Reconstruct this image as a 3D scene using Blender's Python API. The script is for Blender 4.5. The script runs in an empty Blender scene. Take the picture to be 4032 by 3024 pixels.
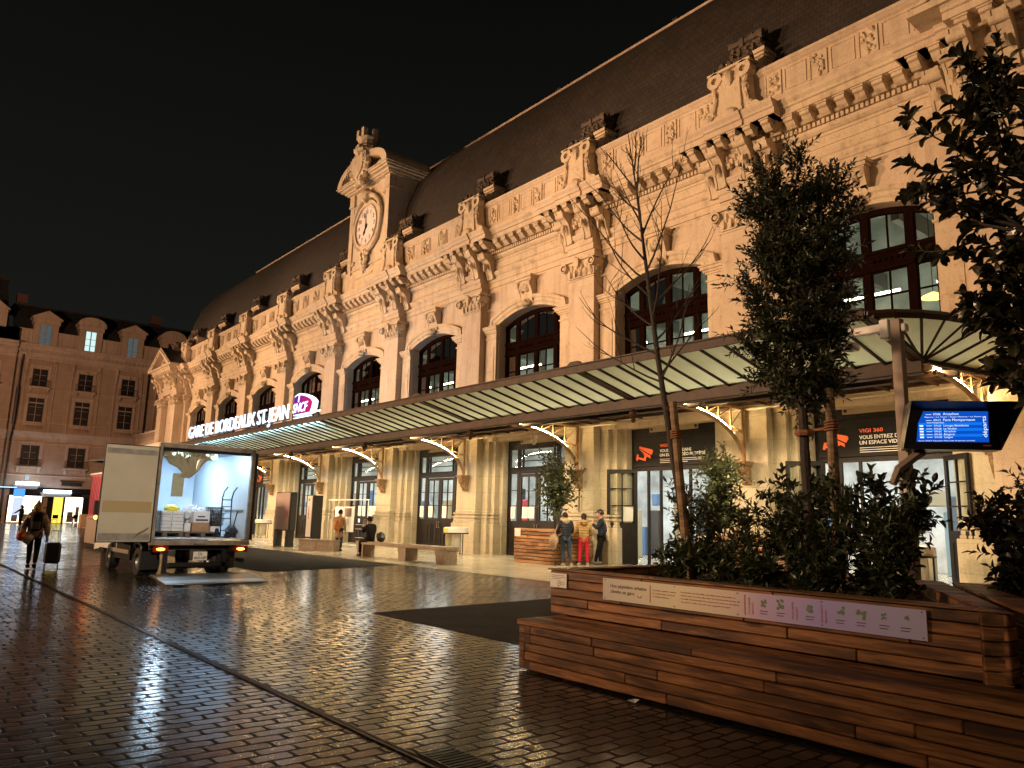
import bpy, bmesh, math, random
from mathutils import Vector, Matrix, Euler, noise
random.seed(7)
D = bpy.data
SC = bpy.context.scene
COL = SC.collection
PI = math.pi
R = math.radians
WL = {}          # world location of every object that parents others


def gz(y):
    return max(0.0, min(0.22, (y - 4.0) * 0.22 / 12.0))


def tag(o, label=None, cat=None, group=None, kind=None):
    if label: o['label'] = label
    if cat: o['category'] = cat
    if group: o['group'] = group
    if kind: o['kind'] = kind
    return o


def thing(name, loc, label, cat, group=None, rz=0.0):
    o = D.objects.new(name, None)
    COL.objects.link(o)
    o.empty_display_size = 0.1
    o.location = loc
    o.rotation_euler = (0, 0, rz)
    WL[o.name] = Matrix.Translation(Vector(loc)) @ Matrix.Rotation(rz, 4, 'Z')
    return tag(o, label, cat, group)


def copy_tree(o, parent=None):
    c = o.copy()
    COL.objects.link(c)
    if parent is not None:
        c.parent = parent
    if o.name in WL: WL[c.name] = WL[o.name].copy()
    for ch in list(o.children):
        copy_tree(ch, c)
    return c


def place(c, loc, rz=0.0):
    c.location = loc
    c.rotation_euler = (0, 0, rz)
    WL[c.name] = Matrix.Translation(Vector(loc)) @ Matrix.Rotation(rz, 4, 'Z')


class MB:
    def __init__(s):
        s.v = []; s.f = []; s.c = []; s.cur = 0.5

    def add(s, vs, fs):
        n = len(s.v)
        s.v += [tuple(p) for p in vs]
        s.f += [tuple(i + n for i in f) for f in fs]
        s.c += [s.cur] * len(fs)
        return s

    def box(s, x0, x1, y0, y1, z0, z1):
        if x1 < x0: x0, x1 = x1, x0
        if y1 < y0: y0, y1 = y1, y0
        if z1 < z0: z0, z1 = z1, z0
        return s.add([(x0, y0, z0), (x1, y0, z0), (x1, y1, z0), (x0, y1, z0), (x0, y0, z1), (x1, y0, z1), (x1, y1, z1), (x0, y1, z1)],
                     [(0, 3, 2, 1), (4, 5, 6, 7), (0, 1, 5, 4), (1, 2, 6, 5), (2, 3, 7, 6), (3, 0, 4, 7)])

    def bbox(s, x0, x1, y0, y1, z0, z1, b=0.02):
        """box with all edges chamfered"""
        if x1 < x0: x0, x1 = x1, x0
        if y1 < y0: y0, y1 = y1, y0
        if z1 < z0: z0, z1 = z1, z0
        b = min(b, (x1 - x0) / 3, (y1 - y0) / 3, (z1 - z0) / 3)
        vs = []; idx = {}
        for ix, X in ((0, (x0, x0 + b)), (1, (x1, x1 - b))):
            for iy, Y in ((0, (y0, y0 + b)), (1, (y1, y1 - b))):
                for iz, Z in ((0, (z0, z0 + b)), (1, (z1, z1 - b))):
                    idx[(ix, iy, iz, 0)] = len(vs); vs.append((X[0], Y[1], Z[1]))
                    idx[(ix, iy, iz, 1)] = len(vs); vs.append((X[1], Y[0], Z[1]))
                    idx[(ix, iy, iz, 2)] = len(vs); vs.append((X[1], Y[1], Z[0]))
        fs = []
        q = [(0, 0), (1, 0), (1, 1), (0, 1)]
        for k in (0, 1):
            fs.append(tuple(idx[(k, a, b_, 0)] for a, b_ in (q if k else q[::-1])))
            fs.append(tuple(idx[(a, k, b_, 1)] for a, b_ in (q[::-1] if k else q)))
            fs.append(tuple(idx[(a, b_, k, 2)] for a, b_ in (q if k else q[::-1])))
        for a in (0, 1):
            for c in (0, 1):
                fs.append((idx[(a, c, 0, 0)], idx[(a, c, 1, 0)], idx[(a, c, 1, 1)], idx[(a, c, 0, 1)]))
                fs.append((idx[(a, 0, c, 0)], idx[(a, 1, c, 0)], idx[(a, 1, c, 2)], idx[(a, 0, c, 2)]))
                fs.append((idx[(0, a, c, 1)], idx[(1, a, c, 1)], idx[(1, a, c, 2)], idx[(0, a, c, 2)]))
                for d in (0, 1):
                    fs.append((idx[(a, c, d, 0)], idx[(a, c, d, 1)], idx[(a, c, d, 2)]))
        return s.add(vs, fs)

    def px(s, pts, x0, x1):
        """profile [(y,z)] run along x"""
        n = len(pts)
        vs = [(x0, y, z) for y, z in pts] + [(x1, y, z) for y, z in pts]
        fs = [(i, (i + 1) % n, n + (i + 1) % n, n + i) for i in range(n)]
        fs += [tuple(range(n))[::-1], tuple(range(n, 2 * n))]
        return s.add(vs, fs)

    def py(s, pts, y0, y1):
        """profile [(x,z)] run along y"""
        n = len(pts)
        vs = [(x, y0, z) for x, z in pts] + [(x, y1, z) for x, z in pts]
        fs = [(i, (i + 1) % n, n + (i + 1) % n, n + i) for i in range(n)]
        fs += [tuple(range(n)), tuple(range(n, 2 * n))[::-1]]
        return s.add(vs, fs)

    def pz(s, pts, z0, z1):
        n = len(pts)
        vs = [(x, y, z0) for x, y in pts] + [(x, y, z1) for x, y in pts]
        fs = [(i, (i + 1) % n, n + (i + 1) % n, n + i) for i in range(n)]
        fs += [tuple(range(n))[::-1], tuple(range(n, 2 * n))]
        return s.add(vs, fs)

    def tube(s, pts, rad, n=8, cap=True, flat=1.0):
        pts = [Vector(p) for p in pts]
        if not isinstance(rad, (list, tuple)): rad = [rad] * len(pts)
        rings = []; base = len(s.v); vs = []
        prev = None
        for i, p in enumerate(pts):
            d = (pts[min(i + 1, len(pts) - 1)] - pts[max(i - 1, 0)])
            if d.length < 1e-9: d = Vector((0, 0, 1))
            d.normalize()
            if prev is None:
                a = Vector((0, 0, 1)) if abs(d.z) < 0.9 else Vector((1, 0, 0))
                u = d.cross(a).normalized()
            else:
                u = (prev - d * prev.dot(d))
                u = u.normalized() if u.length > 1e-6 else d.orthogonal().normalized()
            prev = u
            w = d.cross(u)
            for k in range(n):
                t = 2 * PI * k / n
                vs.append(tuple(p + (u * math.cos(t) + w * math.sin(t) * flat) * rad[i]))
        fs = []
        for i in range(len(pts) - 1):
            for k in range(n):
                a = i * n + k; b = i * n + (k + 1) % n
                fs.append((a, b, b + n, a + n))
        if cap:
            fs.append(tuple(range(n))[::-1]); m = (len(pts) - 1) * n
            fs.append(tuple(range(m, m + n)))
        return s.add(vs, fs)

    def lathe(s, prof, cx, cy, n=16, a0=0.0, a1=2 * PI):
        """prof [(r,z)] about the vertical through cx,cy"""
        vs = []; full = abs(a1 - a0 - 2 * PI) < 1e-6
        m = n if full else n + 1
        for r, z in prof:
            for k in range(m):
                t = a0 + (a1 - a0) * k / n
                vs.append((cx + r * math.cos(t), cy + r * math.sin(t), z))
        fs = []
        for i in range(len(prof) - 1):
            for k in range(m if full else n):
                a = i * m + k; b = i * m + (k + 1) % m
                fs.append((a, b, b + m, a + m))
        if full:
            fs.append(tuple(range(m))[::-1]); q = (len(prof) - 1) * m
            fs.append(tuple(range(q, q + m)))
        return s.add(vs, fs)

    def disc_y(s, cx, cz, r0, r1, y0, y1, n=32, sx=1.0):
        """ring r0..r1 in the xz plane, thickness y0..y1 (r0 = 0: solid)"""
        vs = []
        for y in (y0, y1):
            for r in (r0, r1):
                for k in range(n):
                    t = 2 * PI * k / n
                    vs.append((cx + r * sx * math.cos(t), y, cz + r * math.sin(t)))
        fs = []
        for k in range(n):
            j = (k + 1) % n
            fs += [(k, j, n + j, n + k), (2 * n + k, 3 * n + k, 3 * n + j, 2 * n + j), (n + k, n + j, 3 * n + j, 3 * n + k)]
            if r0 > 0: fs.append((k, 2 * n + k, 2 * n + j, j))
        return s.add(vs, fs)

    def blob(s, c, r, n=8, m=6, jit=0.0, rx=1, ry=1, rz=1):
        vs = []; fs = []
        for i in range(m + 1):
            ph = PI * i / m
            for k in range(n):
                t = 2 * PI * k / n
                q = Vector((math.sin(ph) * math.cos(t) * rx, math.sin(ph) * math.sin(t) * ry, math.cos(ph) * rz))
                if jit: q *= 1 + jit * noise.noise(q * 2.3 + Vector(c) * 3.1)
                vs.append((c[0] + q.x * r, c[1] + q.y * r, c[2] + q.z * r))
        for i in range(m):
            for k in range(n):
                fs.append((i * n + k, (i + 1) * n + k, (i + 1) * n + (k + 1) % n, i * n + (k + 1) % n))
        return s.add(vs, fs)

    def xf(s, M, i0=0):
        for i in range(i0, len(s.v)):
            s.v[i] = tuple(M @ Vector(s.v[i]))
        return s

    def build(s, name, mat, parent=None, local=False, smooth=False, kind=None, vis=True):
        if parent is not None and not local:
            Mi = WL[parent.name].inverted()
            vs = [tuple(Mi @ Vector(p)) for p in s.v]
        else:
            vs = s.v
        me = D.meshes.new(name)
        me.from_pydata(vs, [], s.f)
        me.materials.append(mat)
        if smooth:
            me.polygons.foreach_set('use_smooth', [True] * len(me.polygons))
        at = me.attributes.new('rnd', 'FLOAT', 'FACE')
        at.data.foreach_set('value', s.c)
        me.update()
        bm = bmesh.new(); bm.from_mesh(me)
        bmesh.ops.recalc_face_normals(bm, faces=bm.faces)
        bm.to_mesh(me); bm.free()
        if smooth:
            try: me.set_sharp_from_angle(angle=R(38))
            except Exception: pass
        o = D.objects.new(name, me)
        COL.objects.link(o)
        if parent is not None:
            o.parent = parent
            WL[o.name] = WL[parent.name]
        else:
            WL[o.name] = Matrix.Identity(4)
        if kind: o['kind'] = kind
        return o


# ------------------------------------------------------------------ materials
class NT:
    def __init__(s, name):
        s.m = D.materials.new(name); s.m.use_nodes = True
        s.t = s.m.node_tree; s.t.nodes.clear()
        s.out = s.t.nodes.new('ShaderNodeOutputMaterial')

    def n(s, typ, **kw):
        nd = s.t.nodes.new(typ)
        for k, v in kw.items():
            if k in ('operation', 'data_type', 'blend_type', 'feature', 'distance', 'wave_type', 'bands_direction', 'attribute_name',
                     'noise_dimensions', 'vector_type', 'interpolation_type', 'gradient_type', 'offset', 'offset_frequency', 'squash', 'voronoi_dimensions', 'invert', 'clamp', 'use_clamp', 'white_dim', 'rotation_type'):
                setattr(nd, k, v)
            else:
                key = int(k[1:]) if k[0] == 'i' and k[1:].isdigit() else k.replace('_', ' ')
                sock = nd.inputs[key]
                if hasattr(v, 'is_linked') or isinstance(v, bpy.types.NodeSocket): s.t.links.new(v, sock)
                else: sock.default_value = v
        return nd

    def math(s, op, a, b=None, c=None, clamp=False):
        nd = s.t.nodes.new('ShaderNodeMath'); nd.operation = op; nd.use_clamp = clamp
        for i, v in enumerate((a, b, c)):
            if v is None: continue
            if isinstance(v, bpy.types.NodeSocket): s.t.links.new(v, nd.inputs[i])
            else: nd.inputs[i].default_value = v
        return nd.outputs[0]

    def mixc(s, f, a, b, bt='MIX'):
        nd = s.t.nodes.new('ShaderNodeMix'); nd.data_type = 'RGBA'; nd.blend_type = bt
        for i, v in ((0, f), (6, a), (7, b)):
            if isinstance(v, bpy.types.NodeSocket): s.t.links.new(v, nd.inputs[i])
            else: nd.inputs[i].default_value = (v if i == 0 else (*v, 1) if len(v) == 3 else v)
        return nd.outputs[2]

    def ramp(s, f, stops, interp='LINEAR'):
        nd = s.t.nodes.new('ShaderNodeValToRGB'); cr = nd.color_ramp; cr.interpolation = interp
        while len(cr.elements) < len(stops): cr.elements.new(0.5)
        for e, (p, c) in zip(cr.elements, stops):
            e.position = p; e.color = (*c, 1) if isinstance(c, (tuple, list)) else (c, c, c, 1)
        s.t.links.new(f, nd.inputs[0])
        return nd.outputs[0]

    def pos(s):
        return s.t.nodes.new('ShaderNodeNewGeometry').outputs['Position']

    def obj(s):
        return s.t.nodes.new('ShaderNodeTexCoord').outputs['Object']

    def mapv(s, v, sc=(1, 1, 1), loc=(0, 0, 0), rot=(0, 0, 0)):
        nd = s.t.nodes.new('ShaderNodeMapping')
        s.t.links.new(v, nd.inputs[0]); nd.inputs['Scale'].default_value = sc
        nd.inputs['Location'].default_value = loc; nd.inputs['Rotation'].default_value = rot
        return nd.outputs[0]

    def noise(s, v, scale, detail=4, rough=0.55, dist=0.0):
        nd = s.n('ShaderNodeTexNoise', Scale=scale, Detail=detail, Roughness=rough, Distortion=dist)
        s.t.links.new(v, nd.inputs['Vector'])
        return nd.outputs[0]

    def bump(s, h, strength=0.3, dist=0.01):
        return s.n('ShaderNodeBump', Height=h, Strength=strength, Distance=dist).outputs[0]

    def pbr(s, color, rough=0.6, normal=None, **kw):
        nd = s.t.nodes.new('ShaderNodeBsdfPrincipled')
        def put(k, v):
            if v is None: return
            if isinstance(v, bpy.types.NodeSocket): s.t.links.new(v, nd.inputs[k])
            else: nd.inputs[k].default_value = (*v, 1) if isinstance(v, (tuple, list)) and len(v) == 3 else v
        put('Base Color', color); put('Roughness', rough); put('Normal', normal)
        for k, v in kw.items(): put(k.replace('_', ' '), v)
        s.t.links.new(nd.outputs[0], s.out.inputs[0])
        return nd

    def surf(s, sh):
        s.t.links.new(sh, s.out.inputs[0])


def plain(name, col, rough=0.5, metal=0.0, nscale=None, namp=0.25, bump=0.0, spec=None, **kw):
    t = NT(name)
    c = col; nrm = None
    if nscale:
        f = t.noise(t.obj(), nscale, 5)
        c = t.mixc(t.ramp(f, [(0.3, 0.0), (0.7, 1.0)]), tuple(x * (1 - namp) for x in col), tuple(min(1, x * (1 + namp)) for x in col))
        if bump: nrm = t.bump(f, bump, 0.02)
    p = t.pbr(c, rough, nrm, Metallic=metal, **kw)
    if spec is not None: p.inputs['Specular IOR Level'].default_value = spec
    return t.m


def emit(name, col, strength):
    t = NT(name)
    e = t.n('ShaderNodeEmission', Strength=strength); e.inputs[0].default_value = (*col, 1)
    t.surf(e.outputs[0]); return t.m


def mat_stone(name, base, dark, joint_w=1.35, joint_h=0.46, streak=0.25, mode='xz', stain=0.5, jd=0.55):
    t = NT(name)
    P = t.pos()
    sx = t.n('ShaderNodeSeparateXYZ'); t.t.links.new(P, sx.inputs[0])
    X, Y, Z = sx.outputs
    if mode == 'yz': U = t.math('ADD', Y, 0.31)
    else: U = t.math('ADD', X, t.math('MULTIPLY', Y, 0.61))
    cv = t.n('ShaderNodeCombineXYZ', X=U, Y=Z)
    br = t.n('ShaderNodeTexBrick', Vector=cv.outputs[0], Scale=1.0, offset=0.5)
    br.inputs['Mortar Size'].default_value = 0.006; br.inputs['Mortar Smooth'].default_value = 0.3
    br.inputs['Brick Width'].default_value = joint_w; br.inputs['Row Height'].default_value = joint_h
    br.inputs['Color1'].default_value = (0.44, 0.44, 0.44, 1); br.inputs['Color2'].default_value = (0.56, 0.56, 0.56, 1)
    br.inputs['Mortar'].default_value = (0.5, 0.5, 0.5, 1)
    fine = t.noise(P, 22, 6, 0.6)
    big = t.noise(P, 0.55, 5, 0.6)
    mid = t.noise(t.mapv(P, (2.2, 2.2, 0.35)), 1.6, 5, 0.6)
    c = t.mixc(t.ramp(big, [(0.35, 0.0), (0.7, 1.0)]), base, tuple(b * 0.82 for b in base))
    c = t.mixc(0.35, c, br.outputs['Color'], 'OVERLAY')
    c = t.mixc(t.math('MULTIPLY', t.ramp(mid, [(0.5, 0.0), (0.72, 1.0)]), streak), c, dark)
    c = t.mixc(t.math('MULTIPLY', t.ramp(t.noise(P, 3.1, 6, 0.65), [(0.55, 0.0), (0.75, 1.0)]), stain * 0.45), c, dark)
    c = t.mixc(t.math('MULTIPLY', br.outputs['Fac'], jd), c, tuple(b * 0.35 for b in base))
    c = t.mixc(0.25, c, t.ramp(fine, [(0.3, 0.25), (0.7, 0.75)]), 'OVERLAY')
    h = t.math('SUBTRACT', t.math('MULTIPLY', fine, 0.35), br.outputs['Fac'])
    t.pbr(c, 0.82, t.bump(h, 0.35, 0.012))
    return t.m


def mat_cobble():
    t = NT('wet_cobbles')
    P = t.pos()
    wob = t.n('ShaderNodeTexNoise', Scale=5.0, Detail=2.0); t.t.links.new(P, wob.inputs['Vector'])
    off = t.n('ShaderNodeVectorMath', operation='SUBTRACT'); t.t.links.new(wob.outputs['Color'], off.inputs[0]); off.inputs[1].default_value = (0.5, 0.5, 0.5)
    sc = t.n('ShaderNodeVectorMath', operation='SCALE'); t.t.links.new(off.outputs[0], sc.inputs[0]); sc.inputs['Scale'].default_value = 0.045
    ad = t.n('ShaderNodeVectorMath', operation='ADD'); t.t.links.new(P, ad.inputs[0]); t.t.links.new(sc.outputs[0], ad.inputs[1])
    s = t.n('ShaderNodeSeparateXYZ'); t.t.links.new(ad.outputs[0], s.inputs[0])
    RW, RL = 0.142, 0.285
    rowf = t.math('DIVIDE', s.outputs[0], RW)
    row = t.math('FLOOR', rowf)
    u = t.math('SUBTRACT', t.math('SUBTRACT', rowf, row), 0.5)          # -.5..5 across the row
    wr = t.n('ShaderNodeTexWhiteNoise', noise_dimensions='1D'); t.t.links.new(row, wr.inputs['W'])
    sh = t.math('ADD', t.math('MULTIPLY', t.math('MODULO', row, 2.0), 0.5), t.math('MULTIPLY', wr.outputs[0], 0.22))
    colf = t.math('ADD', t.math('DIVIDE', s.outputs[1], RL), sh)
    col = t.math('FLOOR', colf)
    v = t.math('SUBTRACT', t.math('SUBTRACT', colf, col), 0.5)
    idv = t.n('ShaderNodeCombineXYZ', X=row, Y=col)
    wn = t.n('ShaderNodeTexWhiteNoise', noise_dimensions='3D'); t.t.links.new(idv.outputs[0], wn.inputs['Vector'])
    rc = t.n('ShaderNodeSeparateColor'); t.t.links.new(wn.outputs['Color'], rc.inputs[0])
    # rounded box distance in metres
    ux = t.math('MULTIPLY', t.math('ABSOLUTE', u), RW); vy = t.math('MULTIPLY', t.math('ABSOLUTE', v), RL)
    rr = 0.036
    hx = RW / 2 - 0.0035 - rr; hy = RL / 2 - 0.005 - rr
    dx = t.math('MAXIMUM', t.math('SUBTRACT', ux, hx), 0.0); dy = t.math('MAXIMUM', t.math('SUBTRACT', vy, hy), 0.0)
    d = t.math('SUBTRACT', t.math('SQRT', t.math('ADD', t.math('MULTIPLY', dx, dx), t.math('MULTIPLY', dy, dy))), rr)
    mr = t.n('ShaderNodeMapRange', interpolation_type='SMOOTHSTEP'); t.t.links.new(d, mr.inputs[0])
    mr.inputs[1].default_value = -0.013; mr.inputs[2].default_value = 0.0015; mr.inputs[3].default_value = 1.0; mr.inputs[4].default_value = 0.0
    top = mr.outputs[0]
    tilt = t.math('ADD', t.math('MULTIPLY', t.math('SUBTRACT', rc.outputs[0], 0.5), t.math('MULTIPLY', u, 0.34)),
                  t.math('MULTIPLY', t.math('SUBTRACT', rc.outputs[1], 0.5), t.math('MULTIPLY', v, 0.5)))
    lvl = t.math('MULTIPLY', t.math('SUBTRACT', rc.outputs[2], 0.5), 0.15)
    fine = t.noise(P, 110, 4, 0.7)
    mid = t.noise(P, 13, 4, 0.6)
    h = t.math('MULTIPLY', top, t.math('ADD', t.math('ADD', 1.0, tilt), lvl))
    h = t.math('ADD', h, t.math('ADD', t.math('MULTIPLY', fine, 0.05), t.math('MULTIPLY', mid, 0.13)))
    # drain groove along x at y = 3.05 and expansion lines
    base = t.mixc(rc.outputs[0], (0.012, 0.011, 0.010), (0.040, 0.036, 0.032))
    base = t.mixc(t.math('MULTIPLY', rc.outputs[1], 0.35), base, (0.050, 0.028, 0.020))
    base = t.mixc(0.5, base, t.ramp(fine, [(0.3, 0.3), (0.7, 0.7)]), 'OVERLAY')
    dirt = t.ramp(t.noise(P, 0.9, 5, 0.65), [(0.42, 0.0), (0.62, 1.0)])
    base = t.mixc(t.math('MULTIPLY', dirt, 0.55), base, (0.010, 0.009, 0.008))
    c = t.mixc(top, (0.004, 0.0035, 0.003), base)
    wet = t.ramp(t.noise(P, 0.35, 4, 0.6), [(0.38, 0.0), (0.62, 1.0)])
    rg = t.math('ADD', t.math('MULTIPLY', wet, 0.08), t.math('ADD', 0.05, t.math('MULTIPLY', fine, 0.06)))
    rg = t.math('ADD', rg, t.math('ADD', t.math('MULTIPLY', t.math('POWER', rc.outputs[2], 3.0), 0.12), t.math('MULTIPLY', t.math('SUBTRACT', 1.0, top), 0.45)))
    t.pbr(c, rg, t.bump(h, 1.0, 0.0085))
    return t.m


def mat_slabs():
    t = NT('wet_pale_slabs')
    P = t.pos()
    br = t.n('ShaderNodeTexBrick', Scale=1.0, offset=0.5); t.t.links.new(P, br.inputs['Vector'])
    br.inputs['Mortar Size'].default_value = 0.005; br.inputs['Brick Width'].default_value = 0.9; br.inputs['Row Height'].default_value = 0.6
    br.inputs['Color1'].default_value = (0.46, 0.41, 0.30, 1); br.inputs['Color2'].default_value = (0.54, 0.48, 0.36, 1); br.inputs['Mortar'].default_value = (0.08, 0.07, 0.05, 1)
    n = t.noise(P, 6, 5, 0.6)
    c = t.mixc(0.4, br.outputs[0], t.ramp(n, [(0.3, 0.3), (0.7, 0.7)]), 'OVERLAY')
    rg = t.math('ADD', 0.08, t.math('MULTIPLY', t.noise(P, 1.3, 4), 0.22))
    h = t.math('SUBTRACT', t.math('MULTIPLY', n, 0.25), br.outputs['Fac'])
    t.pbr(c, rg, t.bump(h, 0.35, 0.004))
    return t.m


def mat_asphalt():
    t = NT('dark_tarmac_infill')
    P = t.pos()
    f = t.noise(P, 120, 3, 0.7); g = t.noise(P, 2.2, 4)
    c = t.mixc(f, (0.012, 0.011, 0.010), (0.048, 0.042, 0.035))
    c = t.mixc(t.math('MULTIPLY', g, 0.5), c, (0.02, 0.018, 0.016))
    t.pbr(c, t.math('ADD', 0.7, t.math('MULTIPLY', g, 0.25)), t.bump(f, 0.5, 0.006)).inputs['Specular IOR Level'].default_value = .2
    return t.m


def mat_wood(name, base, dark, axis='x'):
    t = NT(name)
    P = t.pos() if axis != 'o' else t.obj()
    rnd = t.n('ShaderNodeAttribute', attribute_name='rnd').outputs['Fac']
    off = t.n('ShaderNodeCombineXYZ', X=t.math('MULTIPLY', rnd, 37.0), Y=t.math('MULTIPLY', rnd, 11.0), Z=t.math('MULTIPLY', rnd, 7.0))
    a = t.n('ShaderNodeVectorMath', operation='ADD'); t.t.links.new(P, a.inputs[0]); t.t.links.new(off.outputs[0], a.inputs[1])
    V = a.outputs[0]
    vo = t.n('ShaderNodeTexVoronoi', feature='F1', Scale=1.0); t.t.links.new(t.mapv(V, (1.6, 1.6, 6.0)), vo.inputs['Vector'])
    kd = vo.outputs['Distance']
    knot = t.ramp(kd, [(0.0, 1.0), (0.13, 0.9), (0.21, 0.0)])
    rings = t.math('SINE', t.math('MULTIPLY', kd, 70.0))
    swirl = t.math('MULTIPLY', t.ramp(kd, [(0.0, 1.0), (0.33, 0.0)]), t.math('ADD', 0.5, t.math('MULTIPLY', rings, 0.5)))
    dist = t.n('ShaderNodeVectorMath', operation='ADD')
    t.t.links.new(V, dist.inputs[0])
    dz = t.n('ShaderNodeCombineXYZ', Z=t.math('MULTIPLY', t.ramp(kd, [(0.0, 1.0), (0.5, 0.0)]), 0.03))
    t.t.links.new(dz.outputs[0], dist.inputs[1])
    g1 = t.noise(t.mapv(dist.outputs[0], (1.2, 1.2, 26.0)), 2.0, 6, 0.6, 0.6)
    g2 = t.noise(t.mapv(V, (0.7, 3.0, 5.0)), 1.3, 5, 0.6)
    g3 = t.noise(t.mapv(V, (5.0, 5.0, 90.0)), 3.0, 3, 0.6)
    c = t.mixc(t.ramp(g1, [(0.32, 0.0), (0.66, 1.0)]), dark, base)
    c = t.mixc(t.math('MULTIPLY', t.ramp(g2, [(0.46, 0.0), (0.60, 1.0)]), 0.85), c, tuple(x * 0.40 for x in dark))
    crk = t.noise(t.mapv(V, (0.6, 0.6, 40.0)), 1.0, 3, 0.5, 1.2)
    c = t.mixc(t.math('MULTIPLY', t.ramp(crk, [(0.30, 1.0), (0.36, 0.0)]), 0.7), c, tuple(x * 0.3 for x in dark))
    tone = t.math('ADD', 0.62, t.math('MULTIPLY', rnd, 0.75))
    tc = t.n('ShaderNodeCombineColor', Red=tone, Green=tone, Blue=tone)
    c = t.mixc(1.0, c, tc.outputs[0], 'MULTIPLY')
    c = t.mixc(t.math('MULTIPLY', swirl, 0.5), c, tuple(x * 0.35 for x in dark))
    c = t.mixc(t.math('MULTIPLY', knot, 0.85), c, tuple(x * 0.25 for x in dark))
    h = t.math('ADD', t.math('MULTIPLY', g1, 0.6), t.math('MULTIPLY', g3, 0.4))
    t.pbr(c, t.math('ADD', 0.38, t.math('MULTIPLY', g2, 0.3)), t.bump(h, 0.4, 0.006))
    return t.m


def mat_leaf(name, a, b, rough=0.4, trans=0.12):
    t = NT(name)
    rnd = t.n('ShaderNodeAttribute', attribute_name='rnd').outputs['Fac']
    c = t.mixc(rnd, a, b)
    c = t.mixc(0.3, c, t.ramp(t.noise(t.pos(), 30, 2), [(0.3, 0.3), (0.7, 0.7)]), 'OVERLAY')
    p = t.pbr(c, rough)
    tr = t.n('ShaderNodeBsdfTranslucent'); t.t.links.new(t.mixc(0.5, c, tuple(x * 1.6 for x in b)), tr.inputs[0])
    mx = t.n('ShaderNodeMixShader', i0=trans, i1=p.outputs[0], i2=tr.outputs[0])
    t.surf(mx.outputs[0]); return t.m


def mat_glass(name, tint=(0.9, 0.95, 0.95), refl=0.10):
    t = NT(name)
    a = t.n('ShaderNodeBsdfTransparent'); a.inputs[0].default_value = (*tint, 1)
    g = t.n('ShaderNodeBsdfGlossy', Roughness=0.03); g.inputs[0].default_value = (1, 1, 1, 1)
    lw = t.n('ShaderNodeFresnel', IOR=1.5)
    f = t.math('ADD', lw.outputs[0], refl * 0.5, clamp=True)
    mx = t.n('ShaderNodeMixShader', i0=f, i1=a.outputs[0], i2=g.outputs[0])
    t.surf(mx.outputs[0]); return t.m


def mat_canopy():
    t = NT('frosted_canopy_glass')
    P = t.pos()
    n = t.noise(t.mapv(P, (1.0, 0.5, 1)), 2.5, 5, 0.6); n2 = t.noise(P, 25, 3)
    c = t.mixc(t.ramp(n, [(0.3, 0.0), (0.75, 1.0)]), (0.88, 0.90, 0.64), (0.70, 0.71, 0.46))
    c = t.mixc(t.math('MULTIPLY', n2, 0.15), c, (0.40, 0.36, 0.24))
    d = t.n('ShaderNodeBsdfDiffuse'); t.t.links.new(c, d.inputs[0])
    tr = t.n('ShaderNodeBsdfTranslucent'); t.t.links.new(c, tr.inputs[0])
    gl = t.n('ShaderNodeBsdfGlossy', Roughness=0.35); gl.inputs[0].default_value = (0.6, 0.6, 0.6, 1)
    m1 = t.n('ShaderNodeMixShader', i0=0.6, i1=d.outputs[0], i2=tr.outputs[0])
    m2 = t.n('ShaderNodeMixShader', i0=0.05, i1=m1.outputs[0], i2=gl.outputs[0])
    t.surf(m2.outputs[0]); return t.m


def mat_slate():
    t = NT('roof_slates')
    P = t.pos()
    s = t.n('ShaderNodeSeparateXYZ'); t.t.links.new(P, s.inputs[0])
    cv = t.n('ShaderNodeCombineXYZ', X=t.math('ADD', s.outputs[0], t.math('MULTIPLY', s.outputs[1], 0.3)), Y=s.outputs[2])
    br = t.n('ShaderNodeTexBrick', Vector=cv.outputs[0], Scale=1.0)
    br.inputs['Brick Width'].default_value = 0.24; br.inputs['Row Height'].default_value = 0.17; br.inputs['Mortar Size'].default_value = 0.012
    br.inputs['Color1'].default_value = (0.024, 0.017, 0.013, 1); br.inputs['Color2'].default_value = (0.034, 0.024, 0.019, 1); br.inputs['Mortar'].default_value = (0.014, 0.010, 0.008, 1)
    n = t.noise(P, 1.2, 5)
    c = t.mixc(0.5, br.outputs[0], t.ramp(n, [(0.3, 0.3), (0.7, 0.7)]), 'OVERLAY')
    t.pbr(c, 0.6, t.bump(t.math('SUBTRACT', 0, br.outputs['Fac']), 0.5, 0.02)); return t.m


M = {}
M['stone'] = mat_stone('warm_limestone', (0.60, 0.47, 0.34), (0.24, 0.13, 0.07), joint_w=1.5, joint_h=0.62, streak=0.36, stain=0.9, jd=0.32)
M['trim'] = mat_stone('carved_limestone', (0.62, 0.49, 0.34), (0.15, 0.08, 0.04), joint_w=1.9, joint_h=5.0, streak=0.4, stain=1.3, jd=0.3)
M['base'] = mat_stone('streaked_limestone', (0.47, 0.41, 0.29), (0.20, 0.15, 0.09), joint_w=1.1, joint_h=0.66, streak=0.30, stain=0.9)
M['sooty'] = mat_stone('soot_blackened_stone', (0.10, 0.07, 0.05), (0.015, 0.01, 0.008), joint_w=2, joint_h=5, streak=0.8, stain=1.0, jd=0.2)
M['block'] = mat_stone('apartment_stone', (0.44, 0.31, 0.22), (0.20, 0.12, 0.08), joint_w=1.1, joint_h=0.42, streak=0.25, mode='yz')
M['blocktrim'] = mat_stone('apartment_trim_stone', (0.54, 0.40, 0.29), (0.16, 0.10, 0.07), joint_w=1.6, joint_h=4, streak=0.4, mode='yz', jd=0.25)
M['cobble'] = mat_cobble()
M['slabs'] = mat_slabs()
M['asphalt'] = mat_asphalt()
M['slate'] = mat_slate()
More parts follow.
